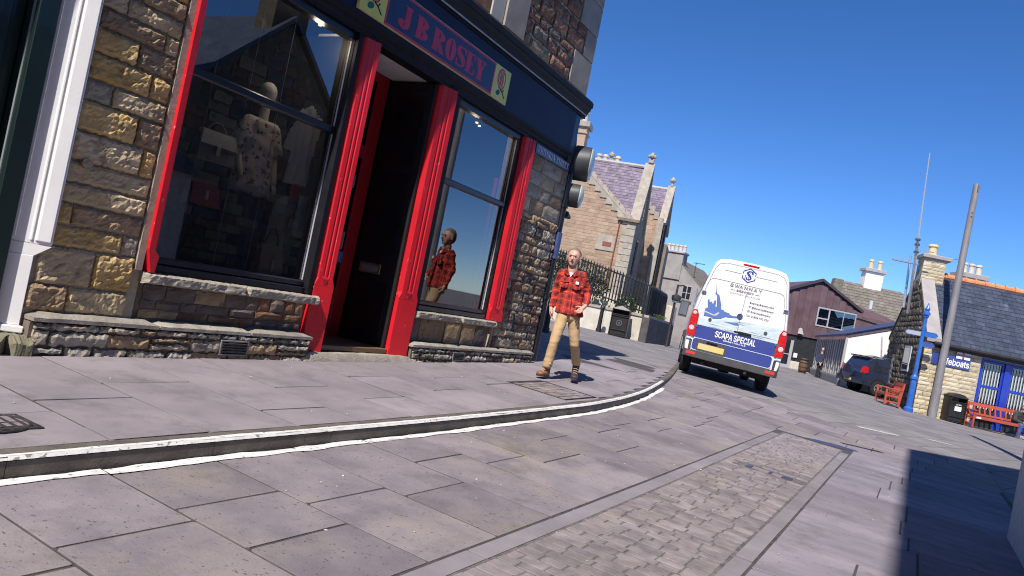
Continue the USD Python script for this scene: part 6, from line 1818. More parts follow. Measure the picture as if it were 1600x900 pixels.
# bumper, plate, lights, wheels
van.part('bumper', [hull([(-.93, .02, .36), (.93, .02, .36), (-.93, .02, .50), (.93, .02, .50), (-.86, -.055, .37), (.86, -.055, .37), (-.86, -.055, .495), (.86, -.055, .495), (-.93, .3, .36), (.93, .3, .36), (-.93, .3, .5), (.93, .3, .5)])], 'bumper_grey', local=True)
for sx in (-1, 1):
    van.part('bumper_corner', hull([(sx * .80, -.02, .50), (sx * .94, .04, .50), (sx * .80, -.02, .70), (sx * .93, .03, .70), (sx * .93, .3, .5), (sx * .93, .3, .72), (sx * .8, .02, .7), (sx * .8, .02, .5)]), 'bumper_grey', local=True)
    van.part('reflector', box(sx * .775 - .095, sx * .775 + .095, -.063, -.05, .405, .465, .006), 'reflector_red', local=True)
    lc = [(sx * .795, .76), (sx * .948, .78), (sx * .945, 1.1), (sx * .915, 1.30), (sx * .845, 1.315), (sx * .80, 1.22)]
    if sx < 0:
        lc = lc[::-1]
    tl = van.part('tail_light', hull([(x, -.012, z) for x, z in lc] + [(x * .985, -.028, .78 + (z - .78) * .98) for x, z in lc] + [(x, .09, z) for x, z in lc]), 'tail_red', local=True)
    for z, mm, r_ in ((.93, 'tail_white', .052), (1.24, 'tail_white', .04)):
        l_ = lathe([(0, .0), (r_, .0), (r_, .008), (r_ * .7, .016), (0, .018)], n=16).apply_transform(trimesh.transformations.rotation_matrix(PI / 2, (1, 0, 0))).apply_translation((sx * .872, -.026, z))
        van.part('lens', l_, mm, tl, local=True)
    for z in (.845, 1.04, 1.16):
        van.part('divider', box(sx * .872 - .062, sx * .872 + .062, -.0295, -.0265, z - .004, z + .004), 'reflector_red', tl, local=True)
    van.part('corner_badge', box(sx * .88 - .05, sx * .88 + .05, -.03, -.012, .705, .745, .006), 'van_sea', local=True)
    for yw in (1.05, 4.7):
        wm = lathe([(.19, 0), (.30, .0), (.335, .03), (.34, .11), (.335, .19), (.30, .22), (.19, .22)], n=28)
        wm.apply_transform(trimesh.transformations.rotation_matrix(PI / 2, (0, 1, 0))); wm.apply_translation((sx * .80 - .11, yw, .34))
        wh = van.part('wheel', wm, 'rubber', local=True, smooth=40)
        hm = trimesh.creation.cylinder(.195, .17, sections=20); hm.apply_transform(trimesh.transformations.rotation_matrix(PI / 2, (0, 1, 0))); hm.apply_translation((sx * .80, yw, .34))
        van.part('rim', hm, 'steel', wh, local=True)
        a = np.linspace(0, PI, 15)
        van.part('wheel_arch', place(extrude(Polygon([(.43 * math.cos(t_), .34 + .43 * math.sin(t_)) for t_ in a]), .012), (sx * .948, yw, 0), (0, 1, 0), (0, 0, 1), (sx, 0, 0)), 'under_black', local=True)
    van.part('side_glass', hull([(sx * .868, .35, 1.72), (sx * .868, 3.7, 1.72), (sx * .80, .35, 2.03), (sx * .80, 3.7, 2.03), (sx * .85, .35, 1.72), (sx * .85, 3.7, 1.72), (sx * .78, .35, 2.03), (sx * .78, 3.7, 2.03)]), 'glass_black', local=True)
    van.part('side_glass', hull([(sx * .905, 3.95, 1.35), (sx * .905, 4.7, 1.32), (sx * .80, 3.95, 1.95), (sx * .80, 4.35, 1.95), (sx * .88, 3.95, 1.35), (sx * .88, 4.7, 1.32)]), 'glass_black', local=True)
    van.part('rub_strip', hull([(sx * .965, .1, .72), (sx * .965, 4.2, .72), (sx * .965, .1, .86), (sx * .965, 4.2, .86), (sx * .93, .1, .7), (sx * .93, 4.2, .7), (sx * .93, .1, .88), (sx * .93, 4.2, .88)]), 'bumper_grey', local=True)
    mr = van.part('wing_mirror', hull([(sx * .98, 4.35, 1.2), (sx * 1.2, 4.35, 1.2), (sx * .98, 4.5, 1.2), (sx * 1.2, 4.5, 1.2), (sx * .98, 4.35, 1.62), (sx * 1.2, 4.35, 1.62), (sx * .98, 4.48, 1.62), (sx * 1.2, 4.48, 1.62)]), 'bumper_grey', local=True)
    van.part('mirror_glass', box(sx * 1.09 - .085, sx * 1.09 + .085, 4.335, 4.349, 1.25, 1.57), 'chrome', mr, local=True)
van.part('brake_light', box(-.19, .12, -.012, .03, 2.385, 2.42, .008), 'tail_red', local=True)
van.part('plate_recess', vr(rr(-.70, -.12, .51, .735, .03), .018), 'bumper_grey', local=True)
van.part('number_plate', vr(rr(-.665, -.155, .55, .665, .01), .022), 'plate_yellow', local=True)
van.part('plate_lamp', box(-.52, -.3, -.04, -.012, .70, .73, .006), 'under_black', local=True)
van.part('underbody', [box(-.70, .70, .2, 5.3, .24, .37), box(-.62, .62, 1.0, 1.1, .27, .41), box(-.13, .13, .95, 1.18, .18, .36, .04)], 'under_black', local=True)
van.part('exhaust', tube([(-.5, .05, .28), (-.5, .8, .27)], .035, 8), 'cast_iron', local=True)
van.part('tow_eye', box(.3, .36, -.02, .1, .28, .36, .01), 'cast_iron', local=True)

# ------------------------------------------------------------------ dark blue car by the white shed
def suv():
    rear = np.array([37.62, 2.72]); hd = math.radians(-52)
    t = Thing('parked_car', 'dark blue off-road car parked against the white shed', 'car', (rear[0], rear[1], h1(rear[0], rear[1] - 1)), hd - PI / 2)
    W = .90
    low = [(0.08, .42), (.0, .55), (.02, .95), (.1, 1.05), (3.2, 1.05), (4.35, .92), (4.5, .7), (4.5, .42)]
    def both(pts, w0, w1, zs=None):
        return hull([(s * (w0 if z < .9 else w1), y, z) for y, z in pts for s in (-1, 1)])
    t.part('body', [both(low, W, W - .04)], 'suv_blue', local=True)
    t.part('cabin', hull([(s * (W - .05), y, 1.0) for y in (.1, 3.3) for s in (-1, 1)] + [(s * (W - .2), y, z) for y, z in ((.42, 1.66), (1.4, 1.74), (2.3, 1.70)) for s in (-1, 1)]), 'suv_blue', local=True)
    t.part('rear_window', hull([(s * (W - .17), y, z) for y, z in ((.155, 1.12), (.385, 1.57)) for s in (-1, 1)] + [(s * (W - .17), y + .03, z) for y, z in ((.155, 1.12), (.385, 1.57)) for s in (-1, 1)]), 'glass_black', local=True)
    for s in (-1, 1):
        for ya, yb in ((.5, 1.25), (1.32, 2.0), (2.05, 2.75)):
            yt0, yt1 = max(ya, .62), min(yb, 2.35)
            t.part('side_window', hull([(s * (W - .055), ya, 1.08), (s * (W - .055), yb, 1.08), (s * (W - .175), yt0, 1.58), (s * (W - .175), yt1, 1.58), (s * (W - .08), ya, 1.08), (s * (W - .2), yt1, 1.58)]), 'glass_black', local=True)
        t.part('tail_light', hull([(s * (W - .02), .05, .92), (s * (W - .02), .28, .98), (s * (W - .02), .1, 1.25), (s * (W - .22), .0, .92), (s * (W - .22), .06, 1.22), (s * (W - .06), .26, 1.2)]), 'tail_red', local=True)
        for yw in (.85, 3.6):
            wm = lathe([(.22, 0), (.32, .0), (.36, .04), (.36, .2), (.32, .24), (.22, .24)], n=24)
            wm.apply_transform(trimesh.transformations.rotation_matrix(PI / 2, (0, 1, 0))); wm.apply_translation((s * (W - .10) - .12, yw, .36))
            wh = t.part('wheel', wm, 'rubber', local=True, smooth=40)
            rim = [trimesh.creation.cylinder(.2, .04, sections=20).apply_transform(trimesh.transformations.rotation_matrix(PI / 2, (0, 1, 0))).apply_translation((s * (W + .0), yw, .36))]
            t.part('rim', rim, 'steel', wh, local=True)
            for k in range(5):
                a = k * 2 * PI / 5
                t.part('rim_gap', box(-.015, .015, -.05, .05, .05, .17).apply_transform(trimesh.transformations.rotation_matrix(a, (1, 0, 0))).apply_translation((s * (W + .016), yw, .36)), 'rubber', wh, local=True)
            a = np.linspace(0, PI, 15)
            t.part('wheel_arch', place(extrude(Polygon([(.46 * math.cos(q), .36 + .44 * math.sin(q)) for q in a]), .02), (s * (W - .012), yw, 0), (0, 1, 0), (0, 0, 1), (s, 0, 0)), 'under_black', local=True)
        t.part('roof_rail', tube([(s * (W - .2), .6, 1.72), (s * (W - .2), 1.5, 1.81), (s * (W - .2), 2.3, 1.76)], .022, 6), 'chrome', local=True)
    t.part('spoiler', hull([(s * (W - .22), y, z) for y, z in ((.28, 1.66), (.6, 1.70), (.6, 1.76), (.3, 1.72)) for s in (-1, 1)]), 'suv_blue', local=True)
    t.part('bumper', hull([(s * (W - .0), y, z) for y, z in ((-.1, .45), (-.1, .68), (.3, .4), (.3, .7)) for s in (-1, 1)]), 'suv_blue', local=True)
    t.part('number_plate', box(-.26, .26, -.115, -.1, .5, .61, .003), 'plate_yellow', local=True)
    t.part('spare_wheel_cover', lathe([(0, 0), (.3, .0), (.36, .05), (.36, .17), (.3, .2), (0, .2)], n=24).apply_transform(trimesh.transformations.rotation_matrix(PI / 2, (1, 0, 0))).apply_translation((-.05, .0, .90)), 'suv_blue', local=True, smooth=40)


suv()
# ================================================================== STREET FURNITURE
pz = h1(33.7, -.7)
pl = Thing('lamp_column', 'bare grey steel column standing before the lifeboat station', 'pole', (33.7, -.70, pz))
pl.part('base', lathe([(0, -.1), (.16, -.1), (.16, 1.1), (.135, 1.2), (0, 1.2)], (33.7, -.70, pz), 18), 'pole_grey', smooth=40)
tp_ = np.array([33.7, -.70, 8.05])
shaft = tube([(33.7, -.70, pz + 1.15), (33.7, -.70, 7.72)], [.145, .118], 18)
pl.part('shaft', shaft, 'pole_grey', smooth=40)
for k, a in enumerate(np.linspace(.55, 2 * PI - .25, 7)):
    pass
arc = lambda a0, a1: Polygon([(.117 * math.cos(a), .117 * math.sin(a)) for a in np.linspace(a0, a1, 14)] + [(.085 * math.cos(a), .085 * math.sin(a)) for a in np.linspace(a1, a0, 14)])
pl.part('slotted_top', extrude(arc(math.radians(-120), math.radians(200)), .38).apply_translation((33.7, -.70, 7.70)), 'pole_grey', smooth=40)
pl.part('hatch', box(33.54, 33.56, -.76, -.64, pz + .45, pz + .95, .004), 'pole_grey')
for z in (6.9, 6.75):
    pl.part('bolt', trimesh.creation.icosphere(1, .03).apply_translation((33.59, -.72, z)), 'cast_iron')

sz = h1(32.8, .12)
st = Thing('signpost', 'bright blue fingerpost with finial at the lifeboat station corner', 'signpost', (32.8, .14, sz))
st.part('column', lathe([(0, 0), (.17, 0), (.17, .14), (.11, .2), (.105, 1.25), (.14, 1.28), (.14, 1.36), (.09, 1.42), (.072, 1.5), (.065, 3.7), (.1, 3.74), (.1, 3.8), (0, 3.8)], (32.8, .14, sz), 16), 'post_blue', smooth=35)
st.part('finial', lathe([(0, 0), (.14, .02), (.13, .1), (.07, .16), (.1, .24), (.04, .36), (.025, .46), (0, .5)], (32.8, .14, sz + 3.8), 14), 'post_blue', smooth=35)
def finger(z, ang, L, m_):
    d = np.array([math.cos(ang), math.sin(ang), 0])
    P = Polygon([(.08, 0), (L - .08, 0), (L, .08), (L - .08, .16), (.08, .16)])
    m = place(extrude(P, .04), np.array([32.8, .14, sz + z]) - np.cross(d, [0, 0, 1]) * .02, d, (0, 0, 1))
    st.part('finger', m, m_)
    st.part('finger_rim', place(extrude(P.buffer(.02).difference(P), .055), np.array([32.8, .14, sz + z]) - np.cross(d, [0, 0, 1]) * .0275, d, (0, 0, 1)), 'post_blue')


finger(2.98, math.radians(104), .62, 'frame_grey')
finger(3.0, math.radians(-65), .55, 'post_blue')
finger(2.6, math.radians(-62), .5, 'van_blue')


def bin_(x, y, az, label, scale=1.0, mark=True):
    z = (h1 if y < ykerb(min(x, 39)) else p1)(x, y)
    t = Thing('litter_bin', label, 'litter bin', (x, y, z), az, group='black litter bins')
    w, d, h = .33 * scale, .28 * scale, 1.12 * scale
    for sx in (-1, 1):
        t.part('side', hull([(sx * w, -d, 0), (sx * (w - .03), -d, 0), (sx * w, d, 0), (sx * (w - .03), d, 0), (sx * w, -d, h * .93), (sx * (w - .03), -d, h * .93), (sx * w, d, h * .93), (sx * (w - .03), d, h * .93)]), 'bin_black', local=True)
    t.part('body', box(-w + .032, w - .032, -d + .02, d - .01, .06, h * .70, .02), 'bin_black', local=True)
    t.part('back', box(-w + .032, w - .032, d - .04, d - .012, h * .70, h * .92), 'bin_black', local=True)
    t.part('hood', hull([(sx * (w + .02), y_, h * .9) for sx in (-1, 1) for y_ in (-d - .02, d + .02)] + [(sx * (w * .6), y_, h * 1.0) for sx in (-1, 1) for y_ in (-d * .8, d * .8)] + [(0, y_, h * 1.03) for y_ in (-d * .8, d * .8)]), 'bin_black', local=True)
    for zz in (.02, .2, .66, .71):
        t.part('rib', box(-w - .01, w + .01, -d - .018, -d + .018, h * zz, h * zz + .04, .01), 'bin_black', local=True)
    t.part('opening_rim', box(-w + .03, w - .03, -d - .01, -d + .02, h * .885, h * .9), 'bumper_grey', local=True)
    if mark:
        t.part('notice', box(-.13, .13, -d - .004, -d + .019, h * .42, h * .58), 'paper', local=True)
        t.part('lettering', place(meshkit.text_mesh('LITTER', .045, .003, True), (-.12, -d - .006, h * .62), (1, 0, 0), (0, 0, 1), (0, -1, 0)), 'text_white', local=True)
    else:
        t.part('emblem', place(extrude(unary_union([Point(0, 0).buffer(.11).difference(Point(0, 0).buffer(.09)), Point(0, .03).buffer(.02), seg((0, .01), (0, -.06), .03), seg((-.03, -.02), (.035, .0), .02)]), .024), (0, -d + .02, h * .45), (1, 0, 0), (0, 0, 1), (0, -1, 0)), 'seam_grey', local=True)


bin_(34.15, -1.38, math.radians(-60.6), 'black litter bin between the grey column and the red bench')
bin_(27.35, 10.35, math.radians(-75), 'black litter bin against the pale retaining wall', 1.05, False)
for (x, y, lab) in ((17.1, 8.42, 'black bollard just past the shop corner behind the man'), (27.3, 11.15, 'black bollard beside the litter bin at the pale wall')):
    t = Thing('bollard', lab, 'bollard', (x, y, p1(x, y)), group='black bollards along the side street')
    t.part('post', lathe([(0, 0), (.11, 0), (.11, .12), (.085, .16), (.075, .9), (.1, .93), (.1, .99), (.06, 1.05), (0, 1.06)], (x, y, p1(x, y)), 14), 'bin_black', smooth=35)

zb = h1(52.5, 6.9)
t = Thing('barrel', 'small brown wooden barrel beside the slatted shed', 'barrel', (47.6, 6.05, h1(47.6, 6.05)))
t.part('staves', lathe([(0, 0), (.2, 0), (.25, .25), (.265, .45), (.25, .65), (.2, .9), (0, .9)], (47.6, 6.05, h1(47.6, 6.05)), 14), 'barrel_wood', smooth=35)
for z in (.12, .34, .6, .8):
    t.part('hoop', lathe([(.22, 0), (.268, 0), (.268, .05), (.22, .05)], (47.6, 6.05, h1(47.6, 6.05) + z), 14), 'cast_iron')


def bench(o, az, L, label, slat_n, extra=None):
    """red slatted bench: u along, d from the seat front to the back"""
    t = Thing('bench', label, 'bench', o, az, group='red benches by the lifeboat station')
    m_ = 'bench_red'
    for x in (0, L - .07):
        t.part('front_leg', box(x, x + .07, 0, .07, 0, .64, .008), m_, local=True)
        t.part('back_leg', hull([(x, .50, 0), (x + .07, .50, 0), (x, .57, 0), (x + .07, .57, 0), (x, .54, .45), (x + .07, .54, .45), (x, .66, .95), (x + .07, .66, .95), (x, .61, .95), (x + .07, .61, .95), (x, .48, .45), (x + .07, .48, .45)]), m_, local=True)
        t.part('arm_rest', box(x - .02, x + .09, -.04, .58, .641, .69, .01), m_, local=True)
        t.part('side_rail', box(x + .01, x + .06, .071, .49, .34, .42, .006), m_, local=True)
        t.part('side_rail', box(x + .01, x + .06, .071, .50, .12, .18, .006), m_, local=True)
    t.part('seat_rail', box(.071, L - .071, .01, .06, .36, .45, .006), m_, local=True)
    for k in range(5):
        t.part('seat_slat', box(.0 if k else .072, L if k else L - .072, .075 + k * .085, .145 + k * .085, .44, .465, .006), m_, local=True)
    t.part('top_rail', hull([(x, y, z) for x in (.071, L - .071) for y, z in ((.59, .83), (.64, .83), (.61, .96), (.66, .96))]), m_, local=True)
    t.part('bottom_rail', hull([(x, y, z) for x in (.071, L - .071) for y, z in ((.505, .50), (.555, .50), (.52, .57), (.565, .57))]), m_, local=True)
    for k in range(slat_n):
        x = .10 + k * (L - .2 - .06) / (slat_n - 1)
        t.part('back_slat', hull([(xx, y, z) for xx in (x, x + .055) for y, z in ((.52, .57), (.55, .57), (.60, .83), (.63, .83))]), m_, local=True)
    if extra:
        t.part('plaque', box(.12, .3, .002, .008, .375, .44), 'paper', local=True)
    return t


bo = LB.pt(2.1, 0) - e2 * .95
bench((bo[0], bo[1], h1(bo[0], bo[1]) + .02), math.radians(-60.6), 2.15, 'long red slatted bench below the blue lifeboat station doors', 10, True)
b2 = np.array([33.2, .42])
bench((b2[0] + 1.55 * e2[0] - .62 * .259, b2[1] + 1.55 * e2[1] + .62 * .966, h1(34, .9) + .02), math.radians(15 + 180), 1.55, 'red wooden bench seen end-on against the dark gable', 8)

# ================================================================== PEOPLE
def fingers(parts, base, along, across, palm_n, L, curl=.5, r=.0085, thumb_side=1):
    """five separate finger chains from the end of a palm"""
    base, a, c, nn = [np.asarray(q, float) for q in (base, along, across, palm_n)]
    for k, (off, fl) in enumerate(((-.030, .85), (-.010, 1.0), (.011, .95), (.031, .75))):
        p0 = base + c * off
        d1 = a * math.cos(curl * .5) + nn * math.sin(curl * .5); d2 = a * math.cos(curl * 1.2) + nn * math.sin(curl * 1.2); d3 = a * math.cos(curl * 1.8) + nn * math.sin(curl * 1.8)
        p1_ = p0 + d1 * L * fl * .45; p2_ = p1_ + d2 * L * fl * .32; p3_ = p2_ + d3 * L * fl * .23
        parts += [((p0 - a * .03, r * 1.1), (p1_, r)), ((p1_, r), (p2_, r * .92)), ((p2_, r * .92), (p3_, r * .8))]
    t0 = base - a * .055 + c * thumb_side * .034
    t1 = t0 + (a * .5 + c * thumb_side * .75 + nn * .3) * .04; t2 = t1 + (a * .9 + c * thumb_side * .2 + nn * .4) * .034
    parts += [((t0, r * 1.3), (t1, r * 1.1)), ((t1, r * 1.1), (t2, r * .95))]


def head(t, c, s, az, hair, detail=True):
    """a head with brow, nose, mouth, ears and hair; faces along -y turned by az; s = head height"""
    R = trimesh.transformations.rotation_matrix(az, (0, 0, 1))[:3, :3]
    P = lambda x, y, z: np.asarray(c) + R @ (np.array([x, y, z]) * s)
    k = s
    bones = [((P(0, .06, .10), np.array([.33, .40, .38]) * k), (P(0, -.02, -.02), np.array([.31, .36, .34]) * k)),
             ((P(0, -.10, -.12), np.array([.26, .26, .22]) * k), (P(0, -.19, -.34), np.array([.15, .13, .11]) * k)),
             ((P(0, -.37, .02), .035 * k), (P(0, -.45, -.10), .055 * k)), ((P(-.13, -.36, .10), .05 * k), (P(.13, -.36, .10), .05 * k)),
             ((P(-.32, .03, .02), np.array([.035, .06, .10]) * k), (P(-.33, .03, -.08), np.array([.03, .045, .06]) * k)),
             ((P(.32, .03, .02), np.array([.035, .06, .10]) * k), (P(.33, .03, -.08), np.array([.03, .045, .06]) * k)),
             ((P(0, .05, -.2), .21 * k), (P(0, .1, -.55), .21 * k))]
    m = chain_body(bones, .012 if detail else .03, 6)
    hd = t.part('head', m, 'skin', local=True, smooth=True)
    if detail:
        for sx in (-1, 1):
            e = trimesh.creation.icosphere(2, .032 * k); e.apply_translation(P(sx * .125, -.335, .02)); t.part('eye', e, 'eye_dark', hd, local=True)
            t.part('eyebrow', tube([P(sx * .06, -.40, .115), P(sx * .14, -.40, .13), P(sx * .2, -.36, .1)], .010 * k, 5), hair, hd, local=True)
        t.part('mouth', tube([P(-.09, -.335, -.225), P(0, -.36, -.222), P(.09, -.335, -.225)], [.012 * k, .02 * k, .012 * k], 5), 'mouth', hd, local=True)
    hm = chain_body([((P(0, .09, .16), np.array([.345, .385, .37]) * k), (P(0, .16, -.02), np.array([.34, .33, .33]) * k))], .02, 2, .02 * k, 30, 5)
    v = np.asarray(hm.vertices); loc = (R.T @ (v - np.asarray(c)).T).T / k
    keep = (loc[:, 2] > .25 + .35 * np.clip(-loc[:, 1], 0, 1)) | (loc[:, 1] > .06 - .25 * np.clip(loc[:, 2] - .1, 0, 1))
    f = np.asarray(hm.faces)
    hm = tm(v, f[keep[f].all(1)])
    t.part('hair', hm, hair, hd, local=True, smooth=True)


# the walking man; x to the viewer's right, y away, z up
man_az = math.radians(24.23 - 90)
man = Thing('person', 'man in red checked shirt, tan trousers and boots walking along the pavement', 'person', (8.78, 3.952, -.882), man_az)
man.scale = .945
dz = .025
Z = lambda *q: (q[0], q[1], q[2] + dz)
body = [((Z(-.16, .0, 1.50), .058), (Z(-.15, .01, 1.40), .065))]
for (w, hnd, al, ac, pn, cu_, ts) in (((.118, -.10, 1.015), (.072, -.145, .955), (-.55, -.35, -.75), (.55, -.6, -.55), (-.5, -.6, .3), .55, -1), ((-.335, -.01, .90), (-.318, -.03, .83), (.18, -.2, -.96), (-.25, -.95, .1), (.95, -.1, .1), .5, 1)):
    al, ac, pn = [np.array(q, float) / np.linalg.norm(q) for q in (al, ac, pn)]
    ac = ac - al * (ac @ al); ac /= np.linalg.norm(ac); pn = np.cross(al, ac) * np.sign(np.cross(al, ac) @ pn)
    w, hnd = np.array(Z(*w)), np.array(Z(*hnd))
    body.append(((w, .028), (hnd, np.array([.03, .03, .03]))))
    tip = hnd + al * .028
    body.append(((hnd - ac * .018, .017), (tip - ac * .026, .015))); body.append(((hnd + ac * .018, .017), (tip + ac * .026, .015)))
    fingers(body, tip, al, ac, pn, .085, cu_, .0085, ts)
body.append(((Z(-.15, .02, 1.42), (.12, .07, .03)), (Z(-.12, .02, 1.1), (.12, .08, .05))))
man.part('body', chain_body(body, .009, 3), 'skin', local=True, smooth=True)
head(man, Z(-.165, -.015, 1.635), .275, math.radians(-8), 'hair_grey')
shirt = [((Z(-.155, .02, 1.40), (.10, .08, .04)), (Z(-.135, .02, 1.28), (.186, .122, .07))), ((Z(-.135, .02, 1.28), (.186, .122, .07)), (Z(-.095, .015, 1.02), (.178, .13, .06))),
         ((Z(-.095, .015, 1.02), (.178, .13, .06)), (Z(-.08, .01, .865), (.198, .145, .04))),
         ((Z(-.275, .02, 1.385), .071), (Z(-.312, .07, 1.155), .061)), ((Z(-.312, .07, 1.155), .059), (Z(-.328, .0, .935), .044)),
         ((Z(-.005, .03, 1.41), .073), (Z(.115, .10, 1.18), .062)), ((Z(.115, .10, 1.18), .06), (Z(.125, -.065, 1.045), .043))]
man.part('shirt', chain_body(shirt, .013, 6, .034, 13, 3), 'plaid', local=True, smooth=True)
for sx in (-1, 1):     # open collar
    man.part('collar', hull([Z(-.155 + sx * .012, -.085, 1.40), Z(-.155 + sx * .075, -.075, 1.475), Z(-.155 + sx * .10, -.055, 1.41), Z(-.155 + sx * .05, -.105, 1.375), Z(-.155 + sx * .085, -.02, 1.485)]), 'plaid', local=True)
man.part('tee_shirt', hull([Z(-.155 - .035, -.075, 1.425), Z(-.155 + .03, -.075, 1.425), Z(-.155, -.105, 1.36), Z(-.155, -.06, 1.40)]), 'tee_white', local=True)
for x_, in ((-.225,), (-.05,)):
    pk = man.part('pocket', hull([Z(x_ - .055, -.118, 1.325), Z(x_ + .055, -.118, 1.325), Z(x_ - .055, -.125, 1.215), Z(x_ + .055, -.125, 1.215), Z(x_, -.13, 1.20), Z(x_ - .05, -.10, 1.26), Z(x_ + .05, -.10, 1.26)]), 'plaid', local=True)
    man.part('pocket_flap', hull([Z(x_ - .058, -.125, 1.33), Z(x_ + .058, -.125, 1.33), Z(x_ - .056, -.132, 1.29), Z(x_ + .056, -.132, 1.29), Z(x_, -.136, 1.275), Z(x_, -.11, 1.31)]), 'plaid', pk, local=True)
man.part('label', box(-.07, -.025, -.147, -.134, 1.275 + dz, 1.315 + dz, .002), 'paper', local=True)
man.part('placket', hull([Z(-.163, -.125, 1.36), Z(-.128, -.125, 1.36), Z(-.12, -.152, 1.1), Z(-.085, -.152, 1.1), Z(-.11, -.158, .86), Z(-.07, -.158, .86), Z(-.1, -.11, 1.1)]), 'plaid', local=True)
tr = [((Z(-.085, .01, .90), (.155, .12, .05)), (Z(-.085, .01, .80), (.15, .118, .05))), ((Z(-.155, -.02, .82), (.088, .096, .06)), (Z(-.20, -.17, .45), (.066, .073, .06))), ((Z(-.20, -.17, .45), (.064, .071, .05)), (Z(-.228, -.17, .115), (.066, .075, .03))),
      ((Z(-.005, .02, .82), (.088, .096, .06)), (Z(.08, .02, .47), (.066, .073, .06))), ((Z(.08, .02, .47), (.064, .071, .05)), (Z(.155, .23, .20), (.064, .072, .03))), ((Z(-.26, -.17, .15), .02), (Z(-.19, -.235, .16), .016)), ((Z(-.19, -.075, .74), .016), (Z(-.115, -.085, .69), .014))]
man.part('trousers', chain_body(tr, .014, 7, .014, 13, 8), 'trouser_tan', local=True, smooth=True)


def boot(heel, toe, m_, top, sole):
    heel, toe = np.array(heel, float), np.array(toe, float)
    d = toe - heel; d /= np.linalg.norm(d)
    b = chain_body([((heel + [0, 0, .05], (.042, .042, .04)), (heel + d * .02 + [0, 0, .15], (.052, .055, .03))), ((heel + [0, 0, .045], (.045, .045, .04)), (toe - d * .04 + [0, 0, .035], (.05, .05, .034)))], .012, 4)
    bp = man.part('boot', b, m_, local=True, smooth=True)
    pts = []
    for q, r_ in ((heel, .047), (heel + d * .1, .043), (toe - d * .06, .054), (toe - d * .02, .042)):
        for a in np.linspace(0, 2 * PI, 10)[:-1]:
            pts += [q + np.array([r_ * math.cos(a), r_ * math.sin(a), -.001]), q + np.array([r_ * math.cos(a), r_ * math.sin(a), .022])]
    man.part('sole', hull(pts), 'boot_dark', bp, local=True)
    for k in range(4):
        q = heel + d * (.06 + .03 * k) + np.array([0, 0, .135 - .022 * k])
        n_ = np.array([-d[1], d[0], 0])
        man.part('lace', tube([q - n_ * .03, q + np.array([0, 0, .012]), q + n_ * .03], .006, 5), 'trouser_tan', bp, local=True)


boot(Z(-.215, -.115, -.024), Z(-.315, -.325, -.022), 'boot_brown', .15, 0)
boot(Z(.162, .27, .035), Z(.165, .04, -.02), 'boot_dark', .15, 0)

# a person standing by the slatted shed
p2 = Thing('person', 'person in dark blue top and black trousers standing by the slatted shed', 'person', (45.58, 4.694, -.95), math.radians(5.9 - 90))
p2.part('body', chain_body([((( -.24, 0, 1.52), .055), ((-.24, 0, 1.4), .06)), (((-.43, -.02, 1.28), .045), ((-.44, -.05, 1.02), .036)), (((-.44, -.05, 1.02), .036), ((-.27, -.2, .86), .03)), (((-.06, -.02, 1.28), .045), ((-.03, -.05, 1.02), .036)), (((-.03, -.05, 1.02), .036), ((-.2, -.2, .86), .03)), (((-.25, -.21, .85), .035), ((-.2, -.22, .78), .03)), (((-.24, 0, 1.3), (.15, .1, .06)), ((-.23, 0, .9), (.13, .1, .06)))], .03, 4), 'skin', local=True, smooth=True)
p2.part('top', chain_body([(((-.24, 0, 1.36), (.17, .10, .06)), ((-.24, .0, 1.0), (.17, .12, .06))), (((-.24, 0, 1.0), (.17, .12, .05)), ((-.22, 0, .86), (.17, .125, .04))), (((-.42, -.0, 1.32), .065), ((-.45, -.05, 1.03), .058)), (((-.45, -.05, 1.03), .056), ((-.33, -.17, .90), .048)), (((-.06, -.0, 1.32), .065), ((-.02, -.05, 1.03), .058)), (((-.02, -.05, 1.03), .056), ((-.13, -.17, .90), .048))], .03, 5, .02), 'top_navy', local=True, smooth=True)
p2.part('trousers', chain_body([(((-.30, 0, .84), (.10, .1, .06)), ((-.30, -.02, .08), (.065, .07, .03))), (((-.13, 0, .84), (.10, .1, .06)), ((-.10, .02, .08), (.065, .07, .03)))], .03, 5), 'trouser_black', local=True, smooth=True)
for x in (-.30, -.10):
    p2.part('shoe', hull([(x + .05 * math.cos(a), y_ + .05 * math.sin(a), z) for a in np.linspace(0, 6, 9) for y_ in (.03, -.16) for z in (.0, .07)]), 'boot_dark', local=True)
fh = []
for k in range(5):
    fh.append(tube([(-.25 + k * .014, -.235, .80), (-.245 + k * .014, -.25, .75), (-.245 + k * .014, -.24, .715 + .006 * abs(k - 2))], [.009, .008, .007], 5))
p2.part('hand', fh, 'skin', local=True)
head(p2, (-.22, -.02, 1.66), .24, math.radians(10), 'hair_grey', False)

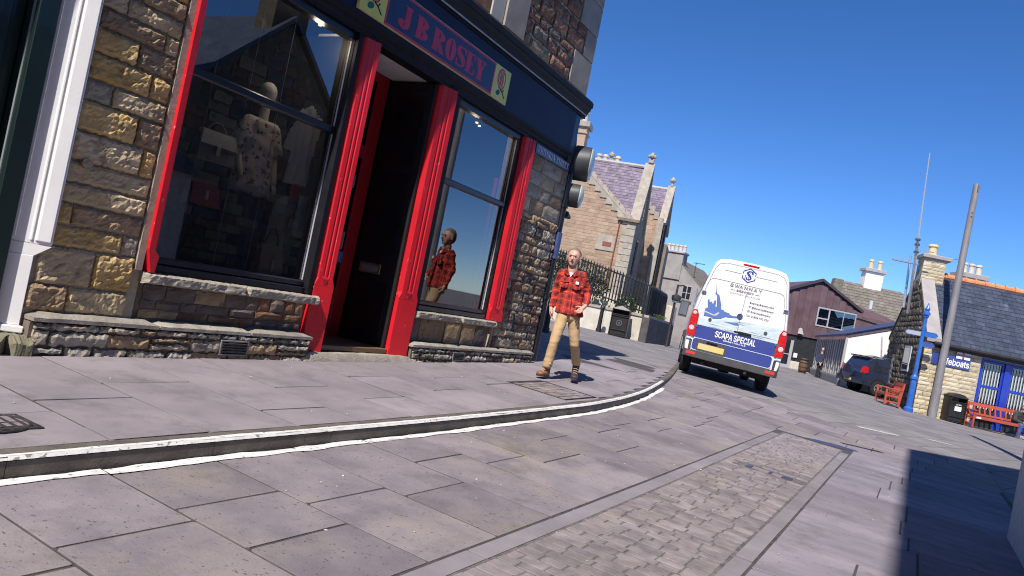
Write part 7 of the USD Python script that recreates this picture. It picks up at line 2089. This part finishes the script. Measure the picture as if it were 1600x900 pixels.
# a person sitting at the far end of the long bench
sb = LB.pt(4.0, 0) - e2 * .55
p3 = Thing('person', 'person in dark jacket and jeans sitting on the long red bench', 'person', (sb[0], sb[1], h1(sb[0], sb[1])), math.radians(-60.6))
p3.part('body', chain_body([(((0, -.15, 1.10), .055), ((0, -.08, 1.0), .06)), (((-.2, -.05, .92), .05), ((-.24, -.16, .68), .04)), (((-.24, -.16, .68), .038), ((-.08, -.40, .63), .03)), (((.2, -.05, .92), .05), ((.24, -.16, .68), .04)), (((.24, -.16, .68), .038), ((.06, -.42, .63), .03)), (((-.07, -.42, .63), .034), ((.0, -.47, .60), .03)), (((.05, -.44, .63), .034), ((.08, -.49, .60), .03)), (((0, -.02, .9), (.15, .1, .06)), ((0, .08, .55), (.15, .12, .06)))], .025, 4), 'skin', local=True, smooth=True)
p3.part('jacket', chain_body([(((0, -.06, .98), (.19, .12, .07)), ((0, .08, .55), (.20, .15, .07))), (((-.19, -.06, .94), .08), ((-.26, -.16, .68), .07)), (((-.26, -.16, .68), .068), ((-.12, -.37, .63), .055)), (((.19, -.06, .94), .08), ((.26, -.16, .68), .07)), (((.26, -.16, .68), .068), ((.11, -.38, .63), .055))], .025, 5, .03), 'jacket_dark', local=True, smooth=True)
p3.part('jeans', chain_body([(((-.12, .06, .52), .105), ((-.14, -.38, .52), .085)), (((-.14, -.38, .52), .08), ((-.17, -.34, .1), .065)), (((.12, .06, .52), .105), ((.14, -.40, .52), .085)), (((.14, -.40, .52), .08), ((.1, -.46, .1), .065)), (((-.12, .08, .52), .11), ((.12, .08, .52), .11))], .025, 5, .02), 'jeans', local=True, smooth=True)
for x, y_ in ((-.17, -.36), (.1, -.48)):
    p3.part('shoe', hull([(x + .055 * math.cos(a), yy + .055 * math.sin(a), z) for a in np.linspace(0, 6, 9) for yy in (y_ + .05, y_ - .15) for z in (.0, .08)]), 'shoe_grey', local=True)
fh = []
for sx, ox in ((-1, .0), (1, .08)):
    for k in range(5):
        fh.append(tube([(ox + (k - 2) * .013, -.49, .61), (ox + (k - 2) * .013, -.53, .60), (ox + (k - 2) * .013, -.55, .575 + .004 * abs(k - 2))], [.009, .0085, .007], 5))
p3.part('hand', fh, 'skin', local=True)
p3.part('paper', hull([(-.06, -.5, .66), (.16, -.5, .66), (-.06, -.58, .60), (.16, -.58, .60), (-.06, -.5, .665), (.16, -.58, .605)]), 'paper', local=True)
head(p3, (0, -.22, 1.19), .24, 0, 'hair_grey', False)
